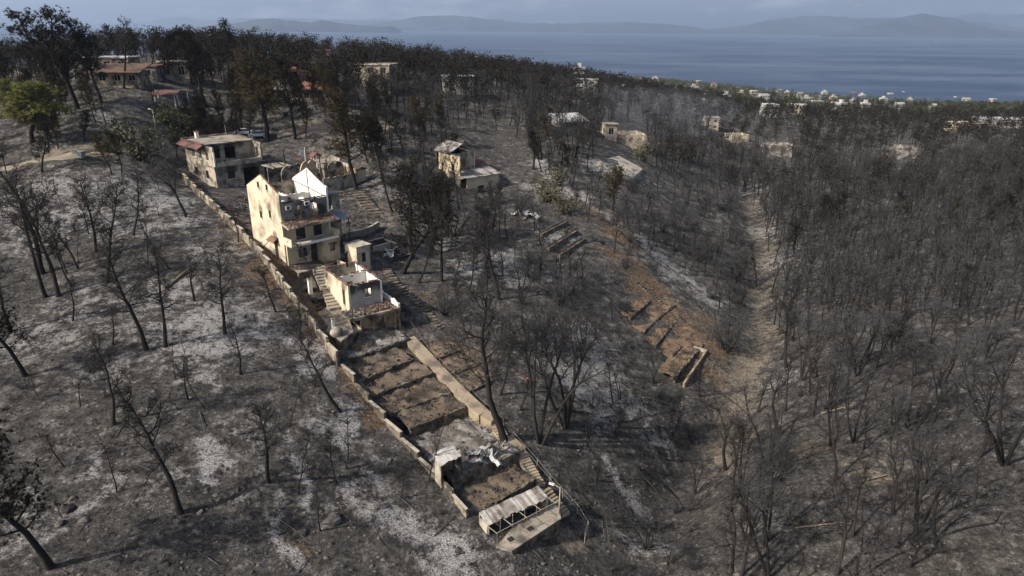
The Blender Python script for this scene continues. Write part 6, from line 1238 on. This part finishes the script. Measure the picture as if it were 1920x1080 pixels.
# ---- trees one can point at, foot and tip as surveyed
TREES = [
 ('pine_needle',(95,1062),(-5,800),'big scorched pine cut by the left edge near the bottom corner'),
 ('pine_bare',(338,962),(262,745),'crooked black burnt pine low on the open left slope, fork near its foot'),
 ('pine_bare',(503,905),(452,735),'curved burnt pine right of the crooked one on the lower left slope'),
 ('sapling',(217,918),(176,800),'thin curved burnt sapling between two pines on the lower left slope'),
 ('pine_bare',(212,794),(188,640),'straight burnt pine mid left, alone above the thin sapling'),
 ('pine_needle',(48,704),(-12,520),'burnt pine with bushy top at the left edge, halfway down'),
 ('pine_bare',(275,655),(228,450),'burnt pine left of a near parallel thin one on the ashy slope'),
 ('pine_bare',(308,650),(252,470),'long thin leaning burnt pine right of its parallel neighbour'),
 ('pine_bare',(422,625),(398,470),'burnt pine with wide side branches on the ash patch nearest the brown bank'),
 ('broad',(366,562),(388,455),'short burnt tree forked like a Y above the ash patch'),
 ('pine_bare',(200,532),(205,345),'burnt pine with dense round twig top on the upper left slope'),
 ('sapling',(275,505),(278,365),'slim forked burnt sapling on the grey upper left slope'),
 ('sapling',(321,500),(322,370),'pole-straight burnt sapling left of the brown bank'),
 ('pine_bare',(86,558),(15,350),'leaning burnt pine, lower of the pair with crossing trunks at the left edge'),
 ('pine_bare',(110,556),(55,365),'leaning burnt pine beside the crossing pair at the left'),
 ('pine_bare',(78,512),(0,290),'thickest leaning burnt pine trunk at the left edge'),
 ('pine_bare',(146,503),(100,395),'short leaning burnt pine in front of the double trunk'),
 ('sapling',(148,504),(168,420),'thin burnt sapling leaning right beside the short pine'),
 ('sapling',(66,472),(40,390),'thin burnt sapling behind the leaning pines'),
 ('broad',(350,408),(325,290),'grey leafless tree against the upper boundary wall'),
 ('broad',(446,452),(432,365),'leafless tree beside the wall below the flat-roofed house'),
 ('sapling',(395,520),(400,440),'small burnt sapling on the brown bank'),
 ('pine_bare',(638,771),(575,610),'burnt pine leaning left beside the garden wall below the ruin'),
 ('sapling',(648,880),(658,770),'thin curved burnt sapling below the garden wall'),
 ('sapling',(560,925),(535,800),'spindly burnt sapling with Y fork on the lower slope'),
 ('sapling',(540,800),(530,700),'bare burnt sapling left of the leaning garden pine'),
 ('sapling',(805,902),(862,755),'black forked tree leaning over the small shed'),
 ('pine_bare',(946,826),(880,545),'tallest burnt pine, rising at the head of the garden steps'),
 ('multi',(1012,828),(1035,590),'burnt tree with broad twiggy crown right of the tallest pine'),
 ('multi',(1060,800),(1075,600),'many-stemmed grey burnt tree behind the broad-crowned one'),
 ('pine_bare',(937,562),(952,380),'straight burnt pine standing alone in the ashy central hollow'),
 ('pine_bare',(828,527),(845,370),'burnt pine with straight trunk above the stone steps'),
 ('pine_needle',(755,513),(795,350),'leaning scorched pine beside the stone steps'),
 ('pine_needle',(770,480),(760,318),'dark scorched pine with hanging top above the stone steps'),
 ('pine_bare',(847,537),(885,455),'short burnt pine leaning right near the stone steps'),
 ('pine_bare',(785,528),(805,425),'thin burnt pine between the leaning ones near the stone steps'),
 ('pine_needle',(812,455),(800,330),'scorched pine in the dark clump right of the tall house'),
 ('pine_bare',(980,616),(972,545),'short burnt stump-like tree in the central ash'),
 ('pine_bare',(913,452),(905,370),'burnt pine below the middle ruin, left one of two'),
 ('pine_bare',(922,436),(930,345),'burnt pine below the middle ruin, right one of two'),
 ('pine_brown',(668,356),(642,188),'large brown-black pine shading the wall right of the gutted houses'),
 ('pine_needle',(720,345),(712,220),'scorched pine right of the large brown-black one'),
 ('pine_brown',(768,352),(765,295),'squat bushy browned pine on the slope above the stone steps'),
 ('pine_needle',(553,258),(556,110),'dark pine with forked trunk by the sunlit road'),
 ('pine_brown',(500,262),(488,105),'tall browned pine behind the parked cars'),
 ('pine_needle',(430,232),(432,125),'black conical pine left of the tall browned one'),
 ('pine_green',(60,262),(48,132),'round yellow-green living pine at the left edge'),
 ('pine_bare',(232,165),(215,38),'bare forked tree in front of the white flat roof'),
 ('pine_needle',(145,200),(120,22),'tall dark pine rising above the horizon, left of the flat roof'),
 ('pine_needle',(100,185),(62,26),'leftmost tall dark pine rising above the horizon'),
 ('pine_needle',(190,190),(170,40),'tall dark pine close left of the bare forked tree'),
 ('pine_needle',(30,190),(15,60),'dark pine at the left edge below the horizon'),
 ('pine_needle',(385,200),(350,55),'tall leaning dark pine right of the brown-roofed house'),
 ('pine_needle',(300,150),(310,52),'dark pine behind the brown-roofed house'),
 ('pine_needle',(430,150),(415,42),'dark round-topped pine breaking the horizon near the headland'),
 ('pine_brown',(620,200),(600,120),'browned pine in front of the red roofs'),
 ('pine_needle',(700,250),(690,165),'dark pine left of the burnt slope behind the houses'),
 ('pine_bare',(1015,300),(1010,190),'burnt pine behind the middle ruin'),
 ('pine_bare',(1000,318),(1018,215),'leaning burnt pine on the path behind the middle ruin'),
 ('pine_bare',(1070,325),(1100,210),'burnt pine leaning right on the slope above the concrete pad'),
 ('pine_bare',(860,390),(830,285),'burnt pine with crooked trunk left of the middle ruin'),
 ('pine_bare',(735,395),(690,270),'crooked burnt pine on the grey slope above the big steps'),
 ('pine_bare',(1475,680),(1470,520),'burnt tree pair trunk beside the dry stream bed'),
 ('pine_bare',(1422,512),(1405,430),'lone burnt pole beside the dry stream bed'),
 ('multi',(1265,470),(1275,390),'burnt tree on the far bank above the terraced plot'),
 ('pine_bare',(1292,505),(1330,425),'black leaning burnt pine above the dry stream'),
 ('pine_brown',(1150,395),(1150,310),'dark bushy pine in front of the concrete pad'),
 ('multi',(1600,830),(1605,690),'V-stemmed burnt tree in the clearing of the right slope'),
 ('multi',(1675,860),(1690,720),'two-stemmed burnt tree right of the clearing'),
 ('multi',(1440,1080),(1390,880),'dark forked tree at the bottom, right of the gully'),
 ('broad',(1565,1080),(1560,900),'straight-trunked burnt tree at the bottom of the right slope'),
 ('multi',(1880,870),(1850,650),'leaning many-stemmed burnt tree near the right edge'),
 ('multi',(1720,1010),(1790,820),'burnt tree leaning right, low on the right slope'),
 ('multi',(1440,880),(1430,720),'burnt tree standing at the foot of the stream bed'),
 ('shrub',(832,590),(832,535),'pale grey leafless bush beside the stone steps'),
 ('shrub_green',(345,250),(325,200),'bright green bush on the terrace below the little red-roofed kiosk'),
 ('shrub_green',(370,235),(372,205),'yellow-green bush right of the bright green one'),
 ('shrub_green',(225,265),(220,215),'dark green bush left of the lamp pole'),
 ('shrub_pale',(265,300),(260,240),'feathery grey-green bush at the corner of the flat-roofed house'),
 ('shrub_pale',(1050,345),(1045,305),'dusty bush beside the red sheet of the middle ruin'),
 ('shrub_pale',(1030,375),(1025,330),'olive bush right of the middle ruin'),
 ('shrub_pale',(1060,400),(1065,360),'olive bush above the timber terraces'),
 ('shrub_pale',(1205,300),(1205,258),'rounded dusty bush beside the far ruin with a chimney'),
]
TREES += [('shrub_green',(330,262),(328,232),'olive bush behind the corner of the flat-roofed house'),('shrub_green',(200,285),(196,252),'olive bush left of the feathery grey-green one'),('pine_green',(20,215),(8,140),'dull green pine at the left edge behind the round one'),('shrub_green',(440,245),(438,222),'olive bush beside the parked silver car'),('shrub_pale',(1290,300),(1288,262),'dusty olive bush in the burnt valley wood'),('shrub_pale',(1370,285),(1368,255),'pale bush left of the collapsed house'),('shrub_green',(310,232),(305,196),'olive green bush left of the bright green one'),('shrub_green',(400,232),(398,205),'green bush between the kiosk and the dark conical pine'),('shrub_green',(280,262),(275,228),'green bush at the foot of the lamp pole'),('pine_green',(95,262),(85,185),'lower green pine right of the round yellow-green one'),('pine_needle',(250,118),(245,50),'dark pine behind the pale flat roof, left one'),('pine_needle',(285,116),(283,55),'dark pine behind the pale flat roof, right one'),('pine_needle',(205,122),(200,48),'dark pine behind the left end of the pale flat roof'),
 ('pine_bare',(180,470),(160,330),'burnt pine with thin crown below the dirt road'),('pine_bare',(250,440),(245,320),'burnt pine straight below the dumpster road bend'),('pine_bare',(20,620),(-5,470),'burnt pine cut by the left edge above the bushy one'),('broad',(240,800),(255,735),'round twiggy burnt bush-tree left of the straight pine'),
 ('pine_bare',(450,700),(436,600),'burnt pine on the ash left of the leaning garden pine'),('sapling',(385,760),(380,670),'burnt sapling in the middle of the lower left slope'),('sapling',(330,710),(318,620),'burnt sapling between ash patches on the left slope'),('broad',(150,760),(140,690),'low twiggy burnt tree at the left middle'),('pine_bare',(600,540),(560,440),'burnt young pine on the brown bank beside the wall')]
TREE_PX = []
WIDE = {(60,262): 1.75, (95,262): 1.3, (500,262): 1.5, (668,356): 1.45, (770,480): 1.4, (755,513): 1.3, (812,455): 1.4, (768,352): 1.6, (145,200): 1.25, (100,185): 1.25, (1150,395): 1.3}
for kd, b0, t0, lb in TREES:
    g = G(*b0); TREE_PX.append((g[0], g[1])); o = tree_at(kd, b0, t0, lb); k = WIDE.get(b0, 1.0); o.scale = (o.scale[0] * k, o.scale[1] * k, o.scale[2])
TREE_PX = np.array(TREE_PX)

# ---- the rest of the wood, spread over the ground by district
def pxpoly(l): return np.array(l, float)
NOGO = [pxpoly(q) for q in (
 [(330,325),(480,262),(640,262),(700,330),(770,470),(850,610),(975,815),(1125,990),(1110,1060),(990,1075),(880,1020),(640,700),(500,500),(400,405)],
 [(500,232),(760,228),(760,250),(500,258)], [(-60,285),(330,270),(330,300),(-60,330)],
 [(860,260),(990,260),(1000,350),(860,370)], [(1115,270),(1210,275),(1215,340),(1110,330)], [(1125,228),(1210,228),(1210,280),(1125,280)],
 [(195,128),(300,128),(310,165),(195,170)], [(1180,530),(1270,500),(1345,600),(1330,700),(1280,740),(1180,640)],
 [(240,160),(360,165),(360,200),(290,205),(290,255),(242,255)], [(128,290),(182,290),(182,345),(128,345)], [(980,380),(1060,370),(1110,480),(1040,480)], [(1432,270),(1482,270),(1482,296),(1432,296)], [(1662,272),(1712,272),(1712,298),(1662,298)])]
CHANNEL = np.array([G(*q)[:2] for q in ((1360,800),(1390,720),(1420,600),(1425,500),(1410,420),(1385,350))])
def seg_dist(x, y, pl):
    dmin = np.full(x.shape, 1e9)
    for a, c in zip(pl[:-1], pl[1:]):
        ax, ay = c - a; t_ = np.clip(((x - a[0]) * ax + (y - a[1]) * ay) / (ax * ax + ay * ay), 0, 1); dmin = np.minimum(dmin, np.hypot(x - a[0] - t_ * ax, y - a[1] - t_ * ay))
    return dmin
def projn(x, y, z):
    q = np.stack([x, y, z - 95.0], -1); D = q @ FW
    return 960 + F * (q @ RT) / D, 540 - F * (q @ UP) / D, D
cand = []
for (y0, y1, st) in ((32, 250, 2.9), (250, 560, 5.2), (560, 1250, 9.5)):
    ys = np.arange(y0, y1, st); xs = np.arange(-.95 * y1 - 40, .95 * y1 + 40, st)
    X, Y = np.meshgrid(xs, ys); X = X + rng.uniform(-.5, .5, X.shape) * st * .95; Y = Y + rng.uniform(-.5, .5, X.shape) * st * .95
    k = np.abs(X) < .84 * Y + 22; cand.append(np.stack([X[k], Y[k], np.full(k.sum(), st)], -1))
cand = np.vstack(cand); cx, cy, cst = cand.T; cz = HD(cx, cy); cu, cv, cD = projn(cx, cy, cz)
ok = cz > 2.0
for q in NOGO: ok &= ~in_poly(cu, cv, q)
ok &= seg_dist(cx, cy, CHANNEL) > 1.6 + 3 * fbm(cx / 5, cy / 5, 40, 2)
dens = np.zeros(len(cx)); kind = np.array(['multi'] * len(cx), dtype=object); hgt = rng.uniform(5.8, 8.8, len(cx)); zone = np.array(['right'] * len(cx), dtype=object)
r1 = rng.random(len(cx)); patch = fbm(cx / 14, cy / 14, 60, 3)
wall_u = np.interp(cv, (250, 330, 400, 470, 540, 640, 700, 880, 1030, 1100), (320, 345, 405, 480, 530, 605, 640, 800, 905, 960))
strip_u = np.interp(cv, (330, 480, 620, 820, 1000, 1080), (700, 760, 850, 975, 1125, 1080))
chan_u = np.interp(cv, (330, 420, 520, 620, 720, 800, 900, 1080), (1330, 1400, 1430, 1430, 1395, 1360, 1290, 1210))
right = (cu > chan_u) & (cv > 215); dens[right] = np.where(patch[right] > .38, .72, .42)
kind[right & (r1 < .50)] = 'broad'; kind[right & (r1 > .72)] = 'pine_bare'
nr_ = right & (cD < 110); dens[nr_] = np.where(patch[nr_] > .43, .46, .25); hgt[nr_] *= rng.uniform(.75, 1.5, nr_.sum()); md_ = right & (cD >= 110) & (cD < 260); dens[md_] = np.where(patch[md_] > .40, .88, .60); hgt[md_] *= rng.uniform(.7, 1.35, md_.sum())
low = (cv > 790) & (cu > strip_u) & (cu < 1330); dens[low] = .45; kind[low] = np.where(r1[low] < .7, 'shrub', 'multi'); hgt[low & (r1 < .7)] = rng.uniform(1.6, 3, (low & (r1 < .7)).sum()); hgt[low & (r1 >= .7)] *= .7; zone[low] = 'gully'
mid = (cu > strip_u) & (cu <= chan_u) & (cv <= 790) & (cv > 330); dens[mid] = np.where(patch[mid] > .45, .60, .30); zone[mid] = 'centre'
kind[mid] = np.select([r1[mid] < .25, r1[mid] < .50, r1[mid] < .80], ['multi', 'shrub', 'pine_bare'], 'sapling'); hgt[mid & (r1 >= .30) & (r1 < .55)] = 2.2; hgt[mid & (r1 >= .55)] = rng.uniform(5, 9, (mid & (r1 >= .55)).sum()); hgt[mid & (r1 >= .78)] *= .6
left = (cu < wall_u) & (cv > 300); dens[left] = .16; zone[left] = 'left'; kind[left] = np.where(r1[left] < .7, 'sapling', 'shrub'); kind[left & (r1 < .22)] = 'pine_bare'; hgt[left] = rng.uniform(2.2, 5.0, left.sum()); hgt[left & (r1 < .22)] *= 1.6; hgt[left & (r1 >= .7)] *= .45
up = (cv <= 330) & ~right; dens[up] = np.where(patch[up] > .36, .70, .45); zone[up] = 'ridge'
dens[up & (cu < 330) & (cv < 275)] *= .45
kind[up] = np.select([r1[up] < .62, r1[up] < .80, r1[up] < .93], ['pine_needle', 'pine_bare', 'multi'], 'pine_brown'); hgt[up] = rng.uniform(6.0, 10.0, up.sum())
upl = up & (cu > 720) & (cv > 190); kind[upl & (r1 < .45)] = 'pine_bare'; dens[upl] *= .8
shore = (cD > 430) & (cu > 1000); zone[shore] = 'shore'; dens[shore] = .62; gm = shore & ((patch > .50) | (cD > 800)) ; kind[shore] = 'pine_needle'; kind[gm] = 'pine_green'; hgt[shore] = rng.uniform(5, 8.5, shore.sum())
rgt_far = right & ~shore & (cD > 260); kind[rgt_far & (r1 < .72)] = 'pine_needle'; kind[right & ~shore & (cD > 150) & (cD <= 260) & (r1 < .16)] = 'pine_needle'; dens[rgt_far] = .72; hgt[rgt_far] *= rng.uniform(.7, 1.3, rgt_far.sum()); kind[rgt_far & (r1 > .9)] = 'pine_brown'
keep = ok & (rng.random(len(cx)) < dens)
for q in TREE_PX: keep &= np.hypot(cx - q[0], cy - q[1]) > 1.4
# no tree hides a house we can see: thin out the strip of ground in front of the buildings
for (u0, u1, v0, v1) in ((870, 985, 335, 385), (1130, 1210, 255, 300), (340, 480, 330, 372), (180, 300, 150, 200), (1105, 1200, 318, 352), (1430, 1484, 290, 334), (1660, 1712, 292, 336)):
    hit = (cu > u0) & (cu < u1) & (cv > v0) & (cv < v1); keep &= ~(hit & (rng.random(len(cx)) < .88))
sel = np.where(keep)[0]; sel = sel[np.argsort(cD[sel])]
print('scatter', len(sel), {k_: int((kind[sel] == k_).sum()) for k_ in set(kind[sel])})
SIZE = lambda h, a, b_: 'short ' if h < a else ('tall ' if h > b_ else '')
KWORD = {'multi': 'many-stemmed', 'broad': 'single-stemmed', 'pine_bare': 'pole-thin', 'sapling': 'slender', 'pine_needle': 'dark-needled', 'pine_brown': 'brown-needled', 'pine_green': 'green-tinged', 'shrub': 'twiggy'}
def describe(i):
    u, v, D, kd, z_, h = cu[i], cv[i], cD[i], kind[i], zone[i], hgt[i]; noun = {'shrub': 'bush', 'sapling': 'sapling', 'pine_needle': 'pine', 'pine_brown': 'pine', 'pine_green': 'pine'}.get(kd, 'tree')
    if z_ == 'right':
        row = 'topmost part' if v < 330 else 'upper part' if v < 450 else 'middle' if v < 600 else 'lower part' if v < 780 else 'foot'
        col = 'by the stream' if u < chan_u[i] + 110 else 'left of its centre' if u < 1620 else 'right of its centre' if u < 1780 else 'at the right edge'
        return f'{SIZE(h, 6.6, 8.1)}{KWORD[kd]} burnt {noun} at the {row} of the far slope, {col}', 'burnt trees on the slope across the stream bed'
    if z_ == 'gully':
        where = 'below the long shed' if u < 1130 else 'midway between shed and stream foot' if u < 1230 else 'close to the stream foot'
        return f'{SIZE(h, 2.1, 4.5)}{KWORD[kd]} burnt {noun} in the gully {where}', 'burnt plants in the gully below the plot'
    if z_ == 'centre':
        row = 'under the middle ruin' if v < 430 else 'level with the tall house' if v < 520 else 'level with the roofless ruin' if v < 640 else 'level with the garden'; col = 'near the stone steps' if u < 930 else 'in the middle of the ash slope' if u < 1130 else 'towards the terraced plot'
        return f'{SIZE(h, 3.0, 6.5)}{KWORD[kd]} burnt {noun} {row}, {col}', 'burnt plants on the ash slope'
    if z_ == 'left':
        row = 'just below the dirt road' if v < 400 else 'level with the tall house' if v < 520 else 'level with the ruin' if v < 680 else 'beside the terraced garden' if v < 860 else 'near the bottom edge'; col = 'at the left edge' if u < 150 else 'in the middle of the left slope' if u < 360 else 'towards the boundary wall'
        return f'{SIZE(h, 1.6, 3.6)}{KWORD[kd]} burnt {noun} {row}, {col}', 'burnt plants on the left slope'
    if z_ == 'ridge':
        col = 'left of the brown-roofed house' if u < 185 else 'around the brown-roofed house' if u < 320 else 'above the flat-roofed house' if u < 470 else 'behind the ruined bungalow' if u < 620 else 'between bungalow and middle ruin' if u < 850 else 'behind the middle ruin' if u < 1040 else 'around the far ruin'
        row = 'in front' if D < 165 else 'further back' if D < 210 else 'far back'
        return f'{SIZE(h, 7.2, 9.0)}{KWORD[kd]} burnt {noun} {col}, {row}', 'blackened trees of the upper wood'
    return f'{KWORD[kd]} {noun} in the wood behind the shore', 'shore wood trees'
budget = {'tree': 300 - 70, 'pine': 210, 'shrub': 250}
far_idx = []
for i in sel:
    kd = kind[i]; fam = 'shrub' if kd == 'shrub' else ('pine' if kd in ('pine_needle', 'pine_brown', 'pine_green') else 'tree')
    if budget[fam] <= 0 or cD[i] > 330: far_idx.append(i); continue
    budget[fam] -= 1
    lb, gp = describe(i); plant(kd, cx[i], cy[i], hgt[i], lb, gp, z=float(cz[i]), crown_mat='needle_brown' if kd == 'pine_needle' and zone[i] == 'ridge' and cu[i] < 640 and rng.random() < .4 else None)
# ---- everything farther: one mass of simpler trees
def far_proto(kd, seed):
    r = np.random.default_rng(seed); s = Segs(); c = Segs()
    if kd == 'bare':
        tp, dd = curve(r, (0, 0, -.03), (r.normal(0, .12), r.normal(0, .12), 1), .56, 3, .08); s.poly(tp, [.016, .015, .012, .010], 4)
        for i in range(8):
            b2, _ = curve(r, tp[2 + (i % 2)], rdir(r, (0, 0, 1), .2 + .6 * r.random(), i * .83), .34 + .16 * r.random(), 3, .15, .05); s.poly(b2, [.007, .005, .004, .002], 3)
            for _ in range(12):
                j = 1 + int(r.random() * 3); q = b2[min(j, 3)] + r.normal(0, .045, 3); e = q + rdir(r, (0, 0, 1), .2 + 1.2 * r.random()) * (.08 + .09 * r.random()); x = cross(e - q, r.normal(0, 1, 3)); x /= np.linalg.norm(x); c.tri(q - x * .0046, q + x * .0046, e)
    else:
        tp, dd = curve(r, (0, 0, -.03), (r.normal(0, .08), r.normal(0, .08), 1), .8, 3, .08); s.poly(tp, [.018, .015, .011, .006], 4)
        for i in range(11):
            f = .42 + .55 * r.random(); a = r.random() * 6.28; rad = (.20 if kd == 'needle' else .26) * (1.15 - .8 * abs(f - .6)); q = np.array([math.cos(a) * rad * r.random() ** .5, math.sin(a) * rad * r.random() ** .5, f])
            for _ in range(21):
                o_ = q + r.normal(0, 1, 3) * np.array([.075, .075, .042]); d1 = r.normal(0, 1, 3); d1 /= np.linalg.norm(d1); d2 = cross(d1, r.normal(0, 1, 3)); d2 /= np.linalg.norm(d2); sz = .022 + .022 * r.random()
                c.tri(o_ - d1 * sz * .55, o_ + d1 * sz * .55, o_ + d2 * sz * 1.5)
    return s.arrays(), c.arrays()
def light(kd, seed):
    (wv, wt), (cv_, ct) = far_proto(kd, seed); n = len(ct) // 3; tri_ = cv_[ct[:n * 3:3]]; c = tri_.mean(1, keepdims=True); tri_ = c + (tri_ - c) * 1.7
    return (wv, wt[:8]), (tri_.reshape(-1, 3), np.arange(len(tri_) * 3).reshape(-1, 3))
FARL = {kd: [light(kd, 90 + j) for j in range(6)] for kd in ('bare', 'needle', 'green')}
FARP = {kd: [far_proto(kd, 50 + j) for j in range(6)] for kd in ('bare', 'needle', 'green')}
def mass(name, label, ids, crown_mat):
    VS, TS, MS = [], [], []; nb = 0
    for i in ids:
        kd = {'pine_needle': 'needle', 'pine_brown': 'needle', 'pine_green': 'green', 'shrub_green': 'green'}.get(kind[i], 'bare')
        (wv, wt), (cv_, ct) = (FARP if cD[i] < 330 else FARL)[kd][int(rng.integers(6))]; a = rng.random() * 6.28; ca, sa = math.cos(a), math.sin(a); h = hgt[i]
        big = 1.0 if cD[i] < 500 else 1.25
        for V_, T_, mi in ((wv, wt, 0), (cv_, ct, 1)):
            VS.append(np.stack([(V_[:, 0] * ca - V_[:, 1] * sa) * h * big + cx[i], (V_[:, 0] * sa + V_[:, 1] * ca) * h * big + cy[i], V_[:, 2] * h + cz[i]], -1)); TS.append(T_ + nb); nb += len(V_); MS.append(np.full(len(T_), mi))
    me = np_mesh(name, np.vstack(VS), np.vstack(TS)); me.materials.append(M['bark']); me.materials.append(M[crown_mat]); me.polygons.foreach_set('material_index', np.concatenate(MS).astype(np.int32)); me.update()
    return tag(link(name, me), label, 'wood', kind='stuff')
far_idx = np.array(far_idx); fk = kind[far_idx]
isg = fk == 'pine_green'; isn = np.isin(fk, ['pine_needle', 'pine_brown'])
mass('burnt_forest', 'leafless grey burnt forest covering the far slopes', far_idx[~isg & ~isn], 'twig_grey')
mass('scorched_forest', 'dark scorched pine forest on the ridge and towards the shore', far_idx[isn], 'needle_burnt')
mass('green_forest', 'surviving green wood along the shore', far_idx[isg], 'leaf_green')
print('far', len(far_idx), int((~isg & ~isn).sum()), int(isn.sum()), int(isg.sum()), N_PLANTED)
